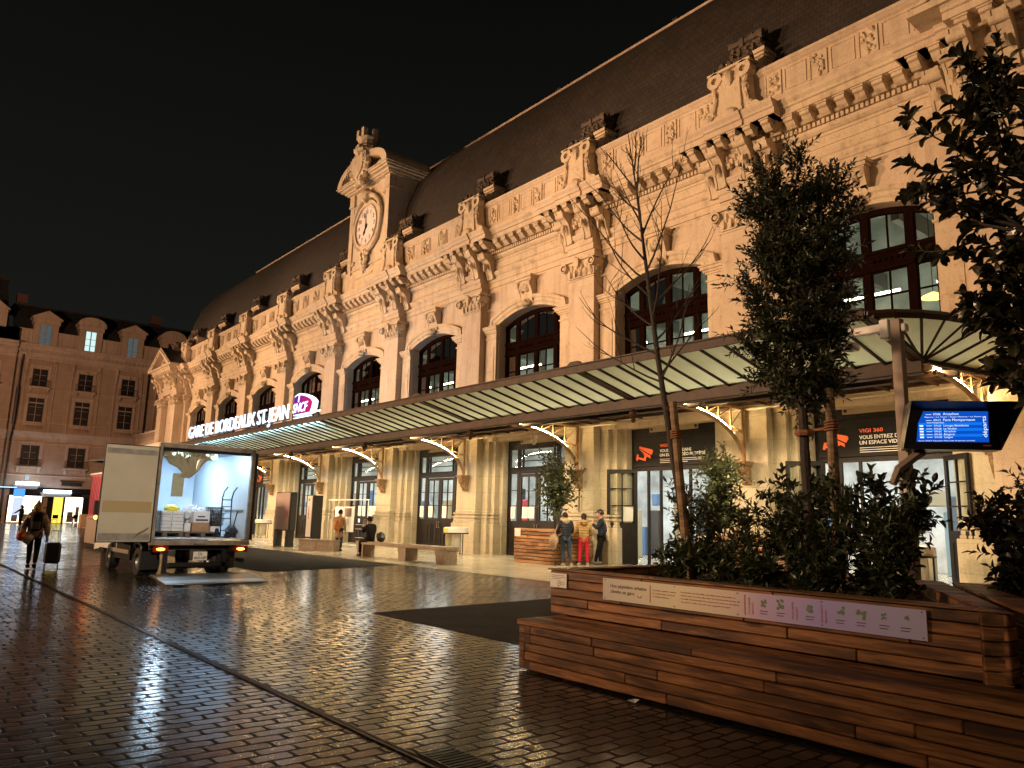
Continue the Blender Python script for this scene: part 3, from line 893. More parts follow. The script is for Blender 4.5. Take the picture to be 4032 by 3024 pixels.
# doors
def door(cx, lit=True, opened=False, banner=False):
    Y = 19.68
    f = MB()
    def bar(x0, x1, z0, z1, d=0.0): f.box(cx + x0, cx + x1, Y - d, Y + .10, z0, z1)
    bar(-1.79, -1.68, .2, 4.95); bar(1.68, 1.79, .2, 4.95)
    bar(-1.68, 1.68, 4.42, 4.95, .01); bar(-1.68, 1.68, 4.36, 4.44, .05); bar(-1.68, 1.68, 4.86, 4.93, .06)
    for a, b in ((-1.5, -.6), (-.5, .5), (.6, 1.5)): f.box(cx + a, cx + b, Y - .03, Y, 4.50, 4.54); f.box(cx + a, cx + b, Y - .03, Y, 4.78, 4.82)
    if not banner:
        bar(-1.68, 1.68, 3.40, 3.66, .02)
        bar(-1.22, -1.08, 3.66, 4.36); bar(1.08, 1.22, 3.66, 4.36); 
        bar(-1.22, -1.08, .2, 3.40); bar(1.08, 1.22, .2, 3.40)
        for x in (-.92, .90): bar(x, x + .03, 3.66, 4.36)
        for z in (3.88, 4.10): bar(-1.08, 1.08, z, z + .03)
        bar(-1.68, 1.68, .22, .45, .03)
    else:
        bar(-1.68, 1.68, 3.30, 3.42, .02); bar(-1.68, 1.68, 4.22, 4.36, .02)
        bar(-1.68, 1.68, 3.42, 4.22)
        bar(-.62, -.56, .2, 3.30); bar(.56, .62, .2, 3.30)
        bar(-1.14, -1.08, .2, 3.3)
    fr = f.build('door_frame', M['doorframe'], ST)
    if not banner:
        for x0, x1 in ((-1.68, -1.22), (1.22, 1.68)):
            l = MB(); l.box(cx + x0, cx + x1, Y + .01, Y + .08, .45, 1.55)
            for z in (2.14, 2.75): l.box(cx + x0, cx + x1, Y + .02, Y + .07, z - .015, z + .015)
            l.build('side_light', M['doorframe'], fr)
        for x0, x1, sg in ((-1.08, -.015, 1), (.015, 1.08, -1)):
            l = MB()
            for a, b in ((x0, x0 + .11), (x1 - .11, x1)): l.box(cx + a, cx + b, Y + .01, Y + .08, .25, 3.38)
            l.box(cx + x0 + .11, cx + x1 - .11, Y + .01, Y + .08, .25, 1.58); l.box(cx + x0 + .11, cx + x1 - .11, Y + .01, Y + .08, 3.27, 3.38)
            mid = (x0 + x1) / 2
            l.box(cx + mid - .018, cx + mid + .018, Y + .02, Y + .07, 1.58, 3.27)
            for z in (2.14, 2.72): l.box(cx + x0 + .11, cx + x1 - .11, Y + .025, Y + .065, z - .015, z + .015)
            for a, b in ((x0 + .16, mid - .05), (mid + .05, x1 - .16)): 
                for r in ((a, b, .45, .48), (a, b, 1.30, 1.33)): l.box(cx + r[0], cx + r[1], Y - .012, Y + .01, r[2], r[3])
                for r in ((a, a + .03), (b - .03, b)): l.box(cx + r[0], cx + r[1], Y - .012, Y + .01, .48, 1.30)
            leaf = l.build('door_leaf', M['doorframe'], fr)
            hx = x1 - .06 if sg > 0 else x0 + .06
            h = MB(); h.tube([(cx + hx, Y - .06, 1.15), (cx + hx, Y - .06, 1.45)], .014, 6); h.tube([(cx + hx, Y + .01, 1.18), (cx + hx, Y - .06, 1.18)], .01, 6); h.tube([(cx + hx, Y + .01, 1.42), (cx + hx, Y - .06, 1.42)], .01, 6)
            h.build('handle', M['grey'], fr)
        gl = MB()
        for a, b in ((-1.68, -1.22), (-.97, -.125), (.125, .97), (1.22, 1.68)): gl.add([(cx + a, Y + .045, 1.55), (cx + b, Y + .045, 1.55), (cx + b, Y + .045, 3.38), (cx + a, Y + .045, 3.38)], [(0, 1, 2, 3)])
        for a, b in ((-1.68, -1.22), (-1.08, 1.08), (1.22, 1.68)): gl.add([(cx + a, Y + .045, 3.66), (cx + b, Y + .045, 3.66), (cx + b, Y + .045, 4.36), (cx + a, Y + .045, 4.36)], [(0, 1, 2, 3)])
        gl.build('door_panes', M['glass'], fr)
    else:
        # leaf folded out in front of the pier on the left, another on the right
        for sx in (-1, 1):
            l = MB(); W = 1.02
            l.box(0, .11, -.03, .03, .02, 3.12); l.box(W - .11, W, -.03, .03, .02, 3.12); l.box(.11, W - .11, -.03, .03, .02, 1.36); l.box(.11, W - .11, -.03, .03, 3.0, 3.12)
            l.box(W / 2 - .02, W / 2 + .02, -.025, .025, 1.36, 3.0)
            for z in (1.92, 2.48): l.box(.11, W - .11, -.02, .02, z - .015, z + .015)
            for a, b in ((.16, .46), (.56, .86)):
                l.box(a, b, -.042, -.03, .25, .28); l.box(a, b, -.042, -.03, 1.08, 1.11); l.box(a, a + .03, -.042, -.03, .28, 1.08); l.box(b - .03, b, -.042, -.03, .28, 1.08)
            ang = R(218) if sx < 0 else R(-42)
            l.xf(Matrix.Translation((cx + sx * 1.50, 19.62 , .23)) @ Matrix.Rotation(ang, 4, 'Z'))
            l.build('door_leaf', M['doorframe'], fr)
            gl = MB(); gl.add([(.11, 0, 1.36), (W - .11, 0, 1.36), (W - .11, 0, 3.0), (.11, 0, 3.0)], [(0, 1, 2, 3)])
            gl.xf(Matrix.Translation((cx + sx * 1.50, 19.62, .23)) @ Matrix.Rotation(ang, 4, 'Z')); gl.build('door_panes', M['glass'], fr)
            if sx < 0:
                pp = MB(); pp.box(.15, .50, -.034, -.031, 1.40, 1.90); pp.box(.15, .50, -.0345, -.034, 1.78, 1.88)
                pp.xf(Matrix.Translation((cx + sx * 1.50, 19.62, .23)) @ Matrix.Rotation(ang, 4, 'Z')); pp.build('notice', M['paper'], fr)
    return fr


d0 = door(BX[2]); rep(d0, [BX[3], BX[4], BX[5], BX[7], BX[8]], BX[2])
d1 = door(BX[0], banner=True); rep(d1, [BX[1], BX[6]], BX[0])
# lintel strip over the doors and the wall above up to the canopy
m = MB()
for x in BX: m.box(x - 1.80, x + 1.80, 19.55, 19.9, 4.952, 5.1)
m.build('lintel', M['doorframe'], ST)
# name plaque over each door
for k, x in enumerate(BX):
    m = MB(); m.bbox(x - .95, x + 1.0, 19.60, 19.64, 4.56, 4.74, .008)
    o = m.build('plaque', plain('cream_plaque', (0.30, 0.24, 0.15), 0.5) if k == 0 else D.materials['cream_plaque'], ST)
    for sx in (-.86, .91): b = MB(); b.disc_y(x + sx, 4.65, 0, .05, 19.59, 19.60, 10); b.build('rosette', M['blackmetal'], o)

# notices stuck on door panes
for bx_, x, z, w, h in ((BX[2], -1.60, 1.64, .26, .46), (BX[3], -1.62, 1.62, .3, .5), (BX[3], -.9, 1.62, .34, .5), (BX[3], .2, 1.62, .34, .5), (BX[4], -.92, 1.62, .3, .5), (BX[4], -.5, 1.62, .3, .5), (BX[4], .2, 1.62, .7, .5), (BX[2], -.9, 1.66, .7, .44)):
    m = MB(); m.box(bx_ + x, bx_ + x + w, 19.700, 19.704, z, z + h)
    o = m.build('notice', M['paper'], ST)
    m = MB()
    for i in range(4): m.box(bx_ + x + w * .2, bx_ + x + w * (.6 + .05 * (i % 3)), 19.698, 19.700, z + h * (.25 + .15 * i), z + h * (.25 + .15 * i) + .012)
    m.build('print', M['ink'], o)

# parapet, finials and pedestals
m = MB()
m.px([(18.72, 13.42), (18.72, 13.86), (18.80, 13.92), (18.80, 14.78), (18.74, 14.82), (18.66, 14.90), (18.66, 14.98), (18.74, 15.02), (19.25, 15.05), (19.25, 13.42)], PX[9] - .3, -37.45)
m.px([(18.72, 13.42), (18.72, 13.86), (18.80, 13.92), (18.80, 14.78), (18.74, 14.82), (18.66, 14.90), (18.66, 14.98), (18.74, 15.02), (19.25, 15.05), (19.25, 13.42)], -33.33, PX[0] + .3)
pa = m.build('parapet', M['stone'], ST)
rr_ = random.Random(4)
for x in BX:
    for i in range(4):
        xo = x - 2.1 + 1.4 * i
        if abs(xo + 35.39) < 2.3: continue
        m = MB(); m.box(xo - .27, xo + .27, 18.785, 18.80, 13.97, 14.74); m.box(xo - .27, xo - .22, 18.76, 18.785, 13.97, 14.74); m.box(xo + .22, xo + .27, 18.76, 18.785, 13.97, 14.74)
        for q in range(13): m.blob((xo + rr_.uniform(-.16, .16), 18.78, 14.05 + .05 * q), rr_.uniform(.05, .10), 6, 4, .8)
        m.build('parapet_carving', M['trim'], ST)
    for i in range(3):
        a, b = x - 2.1 + 1.4 * i + .36, x - 2.1 + 1.4 * (i + 1) - .36
        if abs((a + b) / 2 + 35.39) < 2.5: continue
        m = MB(); m.box(a, b, 18.775, 18.80, 14.02, 14.05); m.box(a, b, 18.775, 18.80, 14.68, 14.71); m.box(a, a + .03, 18.775, 18.80, 14.05, 14.68); m.box(b - .03, b, 18.775, 18.80, 14.05, 14.68)
        m.build('parapet_panel', M['trim'], ST)

def finial(cx):
    m = MB()
    pts = [(-1.0, 13.45), (-.82, 13.52), (-.70, 13.9), (-.62, 14.5), (-.60, 15.02), (-.66, 15.25), (.66, 15.25), (.60, 15.02), (.62, 14.5), (.70, 13.9), (.82, 13.52), (1.0, 13.45)]
    m.py([(cx + a, b) for a, b in pts], 18.42, 18.72)
    m.py([(cx + a * .6, b * 1.0 - .12) for a, b in pts[2:-2]], 18.34, 18.42)
    for sx in (-1, 1):
        m.disc_y(cx + sx * .50, 15.05, .11, .26, 18.30, 18.62, 16); m.disc_y(cx + sx * .82, 13.68, .06, .20, 18.34, 18.6, 12)
        m.tube([(cx + sx * .58, 18.40, 14.85), (cx + sx * .50, 18.38, 14.4), (cx + sx * .62, 18.38, 14.0), (cx + sx * .80, 18.40, 13.78)], .07, 6)
        for i in range(3): m.blob((cx + sx * (.52 + .05 * i), 18.40, 14.6 - .3 * i), .11, 6, 5, .7)
    m.blob((cx, 18.36, 14.95), .22, 8, 6, .5, rz=1.1); m.blob((cx - .03, 18.36, 13.75), .20, 8, 6, .6, rx=1.7)
    m.box(cx - .75, cx + .75, 18.30, 18.76, 15.25, 15.33)
    f = m.build('scroll_finial', M['trim'], ST, smooth=True)
    m = MB()
    for i in range(9): m.blob((cx - .6 + .15 * i, 18.48 + .05 * (i % 2), 15.36 + .05 * ((i * 7) % 3)), .16, 6, 5, .8)
    m.build('crest', M['sooty'], f)
    m = MB(); m.box(cx - .45, cx + .70, 19.15, 20.1, 14.6, 15.75); m.box(cx - .52, cx + .77, 19.08, 20.17, 15.75, 15.83); m.box(cx - .58, cx + .83, 19.0, 20.25, 15.83, 15.95)
    p = m.build('pedestal', M['trim'], f)
    m = MB()
    m.box(cx - .42, cx + .62, 19.2, 20.0, 15.95, 16.45); m.box(cx - .50, cx + .70, 19.1, 20.08, 16.45, 16.6)
    for i in range(10): m.blob((cx - .38 + .11 * i, 19.25 + .3 * ((i * 5) % 3) * .5, 16.55), .2, 6, 5, .7)
    for i in range(5): m.blob((cx - .36 + .24 * i, 19.16, 16.2), .14, 6, 5, .8)
    m.build('pedestal_top', M['sooty'], f)
    return f


fi = finial(PX[0]); rep(fi, PX[1:], PX[0])

# roof
prof = [(19.6, 14.2), (19.68, 16.0), (19.9, 17.8), (20.4, 19.2), (21.2, 20.4), (22.1, 21.2), (23.0, 21.72)]
def xl(y): return -68.6 + 0.9 * (y - 19.6) * (0.35 + 0.65 * (y - 19.6) / 3.4)
m = MB()
vs = []; 
for y, z in prof: vs += [(xl(y), 46 - y, z), (xl(y), y, z), (4.0, y, z)]
fs = []
for i in range(len(prof) - 1):
    a = 3 * i
    fs += [(a, a + 1, a + 4, a + 3), (a + 1, a + 2, a + 5, a + 4)]
m.add(vs, fs)
n = len(m.v); m.add([(xl(23.0), 23.0, 21.72), (4, 23.0, 21.72), (4, 30, 22.3), (xl(23.0), 30, 22.3)], [(0, 1, 2, 3)])
rf = m.build('roof', M['slate'], ST, smooth=True)
m = MB(); m.tube([(-62.6, 22.93, 21.78), (3.9, 22.93, 21.78)], .11, 8); m.box(-62.5, 3.8, 22.8, 23.1, 21.85, 21.95)
m.build('ridge_capping', M['ridge'], rf)
m = MB()
for x in range(-60, 3, 7): m.box(x, x + .25, 23.0, 23.25, 21.9, 22.25)
m.build('vent', M['darkroof'], rf)
m = MB(); m.box(-69.5, 0.0, 33, 33.3, 0.2, 16); m.box(-69.3, -69.0, 19.9, 33, 0.2, 15.0); m.box(-4.0, -3.7, 20.6, 33, .2, 15.0)
m.build('rear_wall', M['stone'], ST)

# clock tower
CX = -35.39
m = MB()
m.box(CX - 2.05, CX + 2.05, 18.86, 20.9, 13.42, 19.42)
m.py([(CX - 2.9, 13.42), (CX - 2.75, 13.75), (CX - 2.4, 13.95), (CX - 2.2, 14.5), (CX - 2.05, 14.6), (CX + 2.05, 14.6), (CX + 2.2, 14.5), (CX + 2.4, 13.95), (CX + 2.75, 13.75), (CX + 2.9, 13.42)], 18.70, 19.4)
for sx in (-1, 1):
    m.box(CX + sx * 1.72, CX + sx * 2.12, 18.78, 20.6, 14.6, 18.7); m.box(CX + sx * 1.66, CX + sx * 2.2, 18.72, 20.66, 18.7, 18.82)
    m.box(CX + sx * 1.69, CX + sx * 2.16, 18.74, 20.62, 18.82, 19.42)
for e, z0, z1 in ((.12, 19.42, 19.5), (.22, 19.5, 19.62), (.40, 19.62, 19.72), (.52, 19.72, 19.82), (.60, 19.82, 19.88)):
    m.box(CX - 2.16 - e, CX + 2.16 + e, 18.72 - e, 20.8 + e * .5, z0, z1)
ct = m.build('clock_tower', M['trim'], ST)
m = MB()
arc = [(2.72 * math.cos(PI * i / 20), 19.9 + 1.18 * math.sin(PI * i / 20)) for i in range(21)]
inn = [(2.22 * math.cos(PI * i / 20), 19.9 + .80 * math.sin(PI * i / 20)) for i in range(21)]
for i in range(20):
    m.py([(CX + arc[i][0], arc[i][1]), (CX + arc[i + 1][0], arc[i + 1][1]), (CX + inn[i + 1][0], inn[i + 1][1]), (CX + inn[i][0], inn[i][1])], 18.15, 20.9)
m.py([(CX + a, b) for a, b in inn], 18.75, 20.85)
for i in range(24):
    a = -1 if i % 2 else 1
    m.blob((CX + a * (.7 + .055 * i), 18.65, 19.99 + .3 * abs(math.sin(i * 1.7)) * (1 - i / 30)), .17, 6, 5, .7)
m.build('pediment', M['trim'], ct, smooth=True)
m = MB()
m.py([(CX - .75, 21.0), (CX - .85, 20.4), (CX - .6, 19.8), (CX, 19.3), (CX + .6, 19.8), (CX + .85, 20.4), (CX + .75, 21.0)], 17.98, 18.3)
m.py([(CX - .55, 20.85), (CX - .62, 20.4), (CX - .45, 19.95), (CX, 19.6), (CX + .45, 19.95), (CX + .62, 20.4), (CX + .55, 20.85)], 17.90, 17.98)
for i in range(16): m.blob((CX + .8 * math.cos(i * .42), 18.1, 20.3 + .75 * math.sin(i * .42)), .2, 6, 5, .7)
for i in range(5): m.blob((CX - .3 + .15 * i, 18.1, 19.3 + .05 * (i % 2)), .17, 6, 5, .7)
m.blob((CX, 18.3, 21.25), .55, 10, 8, .5, rz=.75)
m.build('shield', M['trim'], ct, smooth=True)
m = MB()
m.lathe([(.52, 21.3), (.62, 21.5), (.50, 21.62), (.50, 21.85), (.62, 21.95), (.62, 22.02)], CX, 18.5, 10)
for i in range(5): 
    a = 2 * PI * i / 5 + .3; m.box(CX + .48 * math.cos(a) - .13, CX + .48 * math.cos(a) + .13, 18.5 + .48 * math.sin(a) - .13, 18.5 + .48 * math.sin(a) + .13, 22.0, 22.5)
for i in range(10): m.blob((CX + .5 * math.cos(i), 18.4 + .4 * math.sin(i), 21.35), .22, 6, 5, .8)
m.build('crown_finial', M['trim'], ct)
m = MB()
DZ = 17.08
m.disc_y(CX, DZ, 1.17, 1.42, 18.66, 18.86, 48); m.disc_y(CX, DZ, 1.13, 1.20, 18.60, 18.86, 48)
for sx in (-1, 1):
    m.tube([(CX + sx * 1.34, 18.74, 16.8), (CX + sx * 1.45, 18.72, 17.6), (CX + sx * 1.2, 18.70, 18.2), (CX + sx * .75, 18.68, 18.6), (CX + sx * .25, 18.66, 18.78)], [.09, .12, .13, .14, .16], 8)
    m.tube([(CX + sx * 1.34, 18.74, 16.8), (CX + sx * 1.1, 18.72, 16.1), (CX + sx * .6, 18.70, 15.75), (CX + sx * .2, 18.70, 15.62)], [.09, .11, .11, .12], 8)
    m.disc_y(CX + sx * 1.55, 18.55, .05, .12, 18.78, 18.86, 10)
    m.disc_y(CX + sx * 1.55, 15.3, .05, .14, 18.78, 18.86, 10)
m.blob((CX, 18.62, 18.75), .34, 8, 6, .6, rx=1.2); m.blob((CX, 18.62, 19.05), .18, 8, 6, .4)
for i in range(14): m.blob((CX + .30 * math.sin(i * 2.2) * (1 - i / 18), 18.68, 15.6 - .085 * i), .17 - .004 * i, 6, 5, .7)
m.build('clock_surround', M['trim'], ct, smooth=True)
m = MB(); m.disc_y(CX, DZ, 0, 1.15, 18.70, 18.86, 48)
dial = m.build('clock_dial', plain('opal_clock_dial', (0.80, 0.68, 0.62), 0.45), ct)
m = MB()
for i in range(60):
    a = 2 * PI * i / 60; r0 = 1.02 if i % 5 else .98
    k0 = len(m.v); m.box(-.008 if i % 5 else -.016, .008 if i % 5 else .016, 18.694, 18.70, r0, 1.09)
    m.xf(Matrix.Translation((CX, 0, DZ)) @ Matrix.Rotation(a, 4, 'Y'), k0)
m.build('minute_marks', M['ink'], ct)
for i in range(1, 13):
    a = 2 * PI * i / 12
    text('numeral', str(i), M['black'], face_m(CX + .82 * math.sin(a), 18.692, DZ + .82 * math.cos(a) - .115), ct, h=.23, align='CENTER', bold=.015, ext=.003)
for nm, a, L, w in (('minute_hand', R(-12), .80, .035), ('hour_hand', R(209), .56, .06)):
    m = MB(); m.py([(-w, -.12), (-w * .6, L * .55), (-w * 1.6, L * .65), (0, L), (w * 1.6, L * .65), (w * .6, L * .55), (w, -.12)], 18.655, 18.668 + (.01 if nm[0] == 'h' else 0))
    m.disc_y(0, 0, 0, .08, 18.65, 18.67, 12); m.xf(Matrix.Translation((CX, -.0 if nm[0] == 'h' else -.02, DZ)) @ Matrix.Rotation(a, 4, 'Y'))
    m.build(nm, M['black'], ct)
m = MB(); m.py([(CX - .95, 14.35), (CX + .95, 14.35), (CX + .95, 14.20), (CX - .95, 14.20)], 18.64, 18.70)
m.py([(CX - 1.9, 14.95), (CX + 1.9, 14.95), (CX + 1.9, 14.85), (CX - 1.9, 14.85)], 18.80, 18.86)
m.build('base_band', M['trim'], ct)

# end pavilions
def pavilion(name, xa, xb, side):
    """xa..xb in x, near face y 18.0; side +1: its inner side is at xb"""
    cx = (xa + xb) / 2
    m = MB()
    m.box(xa, xb, 18.45, 21.0, 0.2, 13.4)
    for a, b in ((xa, xa + 1.25), (xb - 1.55, xb)):
        m.box(a, b, 18.0, 18.45, 5.0, 10.26); m.box(a, b, 18.02, 18.45, 10.98, 11.25); m.box(a - .05, b + .05, 17.94, 18.45, 0.2, 1.5); m.box(a, b, 18.0, 18.45, 1.5, 5.0)
    p = m.build(name, M['stone'], ST)
    for a, b in ((xa, xa + 1.25), (xb - 1.55, xb)): m = MB(); capital(m, (a + b) / 2, 18.0, (b - a) / 2, 10.30, 10.98, 18.5); m.build('capital', M['trim'], p, smooth=True)
    for cxx in (xa + .2, xa + 1.05, xb - .2, xb - 1.3): m = MB(); console(m, cxx, .15, 17.3, 17.92, 11.55, 12.70); m.build('console', M['trim'], p, smooth=True)
    m = MB()
    entab(m, xa - .04, xb + .04, 1.05)
    dentils(m, xa + 1.3, xb - 1.6, 18.05)
    for i in range(int((xb - xa) / .5)): modillion(m, xa + .3 + .5 * i, 18.05)
    tz = 13.45; ap = 15.15; e = .72
    k = MB()
    for sx in (-1, 1):
        q = [(cx + sx * ((xb - xa) / 2 + e), tz), (cx, ap), (cx, ap - .42), (cx + sx * ((xb - xa) / 2 + e - .75), tz)]
        m.py(q, 17.1, 19.6)
        q2 = [(cx + sx * ((xb - xa) / 2 + e - .15), tz + .02), (cx, ap - .14), (cx, ap - .30), (cx + sx * ((xb - xa) / 2 + e - .45), tz + .02)]
        m.py(q2, 17.02, 17.1)
    m.box(xa - e, xb + e, 17.08, 18.4, tz - .14, tz + .02)
    m.py([(xa - .2, tz + .02), (xb + .2, tz + .02), (cx, ap - .45)], 17.75, 18.2)
    for i in range(12): m.blob((cx + 1.5 * math.sin(i * 2.4) * (1 - (i % 4) * .2), 17.7, tz + .3 + .16 * (i % 4)), .2, 6, 5, .8)
    m.build('pediment', M['trim'], p)
    m = MB(); m.py([(xa - e + .1, tz + .12), (cx, ap + .06), (xb + e - .1, tz + .12), (xb, tz - .2), (xa, tz - .2)], 19.6, 20.9)
    m.py([(xa - e, tz + .06), (cx, ap + .05), (xb + e, tz + .06), (cx, ap + .01)], 17.15, 19.6)
    m.build('pavilion_roof', M['darkroof'], p)
    return p


pv = pavilion('end_pavilion', -69.9, -64.9, 1)
m = MB(); m.box(-66.9, -65.0, 18.7, 20.3, 13.5, 15.6); m.box(-67.1, -64.8, 18.6, 20.4, 15.6, 15.75)
o = m.build('corner_pedestal', M['trim'], pv)
m = MB(); m.blob((-65.6, 19.4, 16.2), .62, 9, 7, .7); m.box(-66.2, -65.1, 18.9, 20.0, 15.75, 16.2); m.blob((-67.4, 18.4, 15.5), .42, 8, 6, .7); m.box(-67.8, -67.0, 18.1, 18.8, 14.9, 15.3)
m.build('pedestal_top', M['sooty'], pv)
pavilion('end_pavilion', -5.88, -0.9, -1)

# interior
H = thing('station_hall', (-35.39, 24, .22), 'bright white station hall seen through the doors and windows', 'interior')
wallm = plain('white_hall_wall', (0.50, 0.52, 0.52), 0.6, nscale=0.6, namp=0.6)
m = MB(); m.box(-69, -4.02, 27, 27.2, .23, 5.2); m.build('back_wall', wallm, H)
m = MB(); m.box(-69, -4.02, 19.92, 27, 5.20, 5.35); m.build('hall_ceiling', wallm, H)
m = MB()
for x in BX:
    for dx in (-2.1, 0.2, 2.3): m.box(x + dx - .5, x + dx + .5, 22.0, 24.5, 5.12, 5.16)
m.build('ceiling_lamps', emit('cool_ceiling_lamp', (0.95, 1.0, 0.97), 17.0), H)
wm = plain('grey_blue_upper_wall', (0.46, 0.51, 0.50), 0.7, nscale=0.8, namp=0.35)
m = MB(); m.box(-69, -4.02, 29, 29.2, 5.4, 14.0); m.box(-69, -4.02, 19.95, 29, 13.6, 13.8)
m.build('upper_wall', wm, H)
m = MB()
for k, x in enumerate(BX):
    for dx in (-2.0, .9):
        m.box(x + dx - .9, x + dx + .9, 24.0, 24.07, 9.0, 9.06); m.box(x + dx - .9, x + dx + .9, 26.5, 26.8, 7.0, 7.06)
m.build('upper_lamps', emit('greenish_strip_lamp', (1.0, 0.98, 0.70), 20.0), H)
m = MB()
for k in range(0, 20): 
    x = -6 - 3.3 * k
    m.box(x - .12, x + .12, 22.2, 28.8, 10.6, 11.2); m.box(x - .14, x + .14, 25.8, 26.1, 5.4, 10.6)
m.build('beams', plain('grey_beam', (0.16, 0.16, 0.15), 0.6), H)
# shelves, posters and things in the hall
pal = [(0.40, 0.05, 0.08), (0.10, 0.18, 0.34), (0.05, 0.05, 0.06), (0.55, 0.56, 0.56), (0.34, 0.30, 0.20), (0.20, 0.30, 0.34), (0.03, 0.03, 0.03)]
pm = [plain('hall_panel_%s' % n, c, 0.5) for n, c in zip(('red', 'blue', 'black', 'white', 'yellow', 'teal', 'dark'), pal)]
rn = random.Random(3)
for k, x in enumerate(BX):
    for i in range(11):
        mm = pm[rn.randrange(7)]; xx = x + rn.uniform(-3.1, 2.4); yy = rn.uniform(22.5, 26.5); hh = rn.choice((.9, 1.2, 1.9, 2.3)); z0 = .23 if rn.random() < .7 else 2.3
        ww = rn.uniform(.25, .9)
        m = MB(); m.bbox(xx, xx + ww, yy, yy + .25, z0, z0 + hh * (1 if z0 < 1 else .4), .03); m.build('display_panel', mm, H)
m = MB()
for k in (0, 0, 1):
    pass
amber = emit('amber_lamp', (1.0, 0.45, 0.08), 7.0)
for dx, y, z in ((.6, 22.6, 8.3), (1.15, 23.2, 7.6), (1.6, 22.0, 8.0)):
    m = MB(); m.lathe([(.05, z), (.30, z - .12), (.32, z - .16), (.28, z - .16)], BX[0] + dx - .2, y, 14); m.build('pendant_lamp', amber, H)
    m = MB(); m.tube([(BX[0] + dx - .2, y, z), (BX[0] + dx - .2, y, 13.5)], .012, 5); m.build('lamp_cable', M['black'], H)

# ------------------------------------------------------------------ canopy
CA = thing('entrance_canopy', (-32.0, 13.9, 4.5), 'long glazed canopy of pale frosted glass on brown beams above the station doors', 'canopy')
def rib_z(y): return 4.55 + (13.85 - y) * 0.235
m = MB()
for x0, x1 in [(-5.56 - 6.61 * k - 6.61, -5.56 - 6.61 * k) for k in range(8)]:
    m.add([(x0, 12.0, rib_z(12.0)), (x1, 12.0, rib_z(12.0)), (x1, 13.85, 4.55), (x0, 13.85, 4.55)], [(0, 1, 2, 3)])
fan = [(-5.56, 12.0), (-5.22, 12.22), (-4.95, 12.55), (-4.74, 12.95), (-4.60, 13.4), (-4.52, 13.9)]
fz = rib_z(12.0)
n0 = len(m.v)
m.add([(-5.56, 13.88, 4.55)] + [(x, y, fz) for x, y in fan], [(0, i, i + 1) for i in range(1, 6)])
m.add([(-4.52, 13.9, fz), (-3.95, 17.9, fz), (-4.95, 17.9, 4.62), (-5.52, 13.9, 4.56)], [(0, 1, 2, 3)])
gl = m.build('glass_panels', M['canopy'], CA)
m = MB(); m.add([(-58.4, 14.05, 4.78), (-5.56, 14.05, 4.78), (-5.56, 18.55, 5.05), (-58.4, 18.55, 5.05)], [(0, 1, 2, 3)])
m.build('inner_roofing', plain('sooty_inner_glass', (0.075, 0.05, 0.032), 0.5, nscale=2, namp=0.5), CA)
m = MB()
x = -5.56; k = 0
while x > -58.3:
    w = .018 if k % 12 else .05
    for dx in ((0,) if k % 12 else (-.06, .06)):
        m.add([(x + dx - w, 12.0, fz - .05), (x + dx + w, 12.0, fz - .05), (x + dx + w, 13.86, 4.50), (x + dx - w, 13.86, 4.50), (x + dx - w, 12.0, fz + .02), (x + dx + w, 12.0, fz + .02), (x + dx + w, 13.86, 4.57), (x + dx - w, 13.86, 4.57)],
              [(0, 3, 2, 1), (4, 5, 6, 7), (0, 1, 5, 4), (1, 2, 6, 5), (2, 3, 7, 6), (3, 0, 4, 7)])
    x -= 6.61 / 12; k += 1
for px_, py_ in fan[1:] + [(-4.52 + .57 * (.55 * i) / 4, 13.9 + .55 * i) for i in range(1, 8)]:
    q = Vector((-5.52, 13.9, 4.52)) if py_ <= 13.9 else Vector((px_ - 1.0, py_, 4.54))
    m.tube([(px_, py_, fz - .02), q], .024, 4)
m.build('glazing_bars', M['steel'], CA)
m = MB()
m.box(-58.4, -5.6, 11.95, 12.0, fz - .06, fz + .10); m.box(-58.4, -5.6, 11.91, 12.03, fz + .10, fz + .13)
for i in range(5):
    a, b = Vector((*fan[i], fz + .02)), Vector((*fan[i + 1], fz + .02)); m.tube([a, b], .075, 4)
m.tube([(-4.52, 13.9, fz + .02), (-3.95, 17.9, fz + .02)], .075, 4)
for j in range(8):
    xx = -12.24 - 6.61 * j
    m.py([(xx - .22, fz + .13), (xx - .12, fz + .20), (xx + .12, fz + .20), (xx + .22, fz + .13)], 11.90, 12.0)
m.build('fascia', M['steel'], CA)
m = MB()
m.box(-58.4, -5.50, 13.80, 13.86, 4.32, 4.60); m.box(-58.4, -5.50, 13.86, 14.02, 4.30, 4.34); m.box(-58.4, -5.50, 13.86, 14.0, 4.58, 4.62)
m.add([(-5.56, 14.03, 4.50), (-5.48, 14.03, 4.50), (-4.90, 17.95, 4.52), (-4.98, 17.95, 4.52), (-5.56, 14.03, 4.62), (-5.48, 14.03, 4.62), (-4.90, 17.95, 4.66), (-4.98, 17.95, 4.66)], [(0, 1, 2, 3), (4, 7, 6, 5), (0, 4, 5, 1), (1, 5, 6, 2), (2, 6, 7, 3), (3, 7, 4, 0)])
m.build('gutter_beam', M['steel'], CA)
m = MB()
m.box(-58.4, -5.70, 15.95, 16.05, 4.60, 4.88); m.box(-58.4, -5.70, 15.88, 16.12, 4.57, 4.60)
m.box(-58.4, -5.70, 18.42, 18.56, 4.90, 5.0)
x = -5.9
while x > -58:
    m.box(x - .02, x + .02, 14.05, 15.94, 4.70, 4.78); m.box(x - .02, x + .02, 16.06, 18.4, 4.84, 4.9); x -= 1.1
m.build('purlins', M['steel'], CA)
m = MB()
m.tube([(-58, 18.62, 4.82), (-5.9, 18.62, 4.82)], .035, 8)
m.build('wall_pipe', plain('cream_pipe', (0.50, 0.44, 0.32), 0.4), CA)

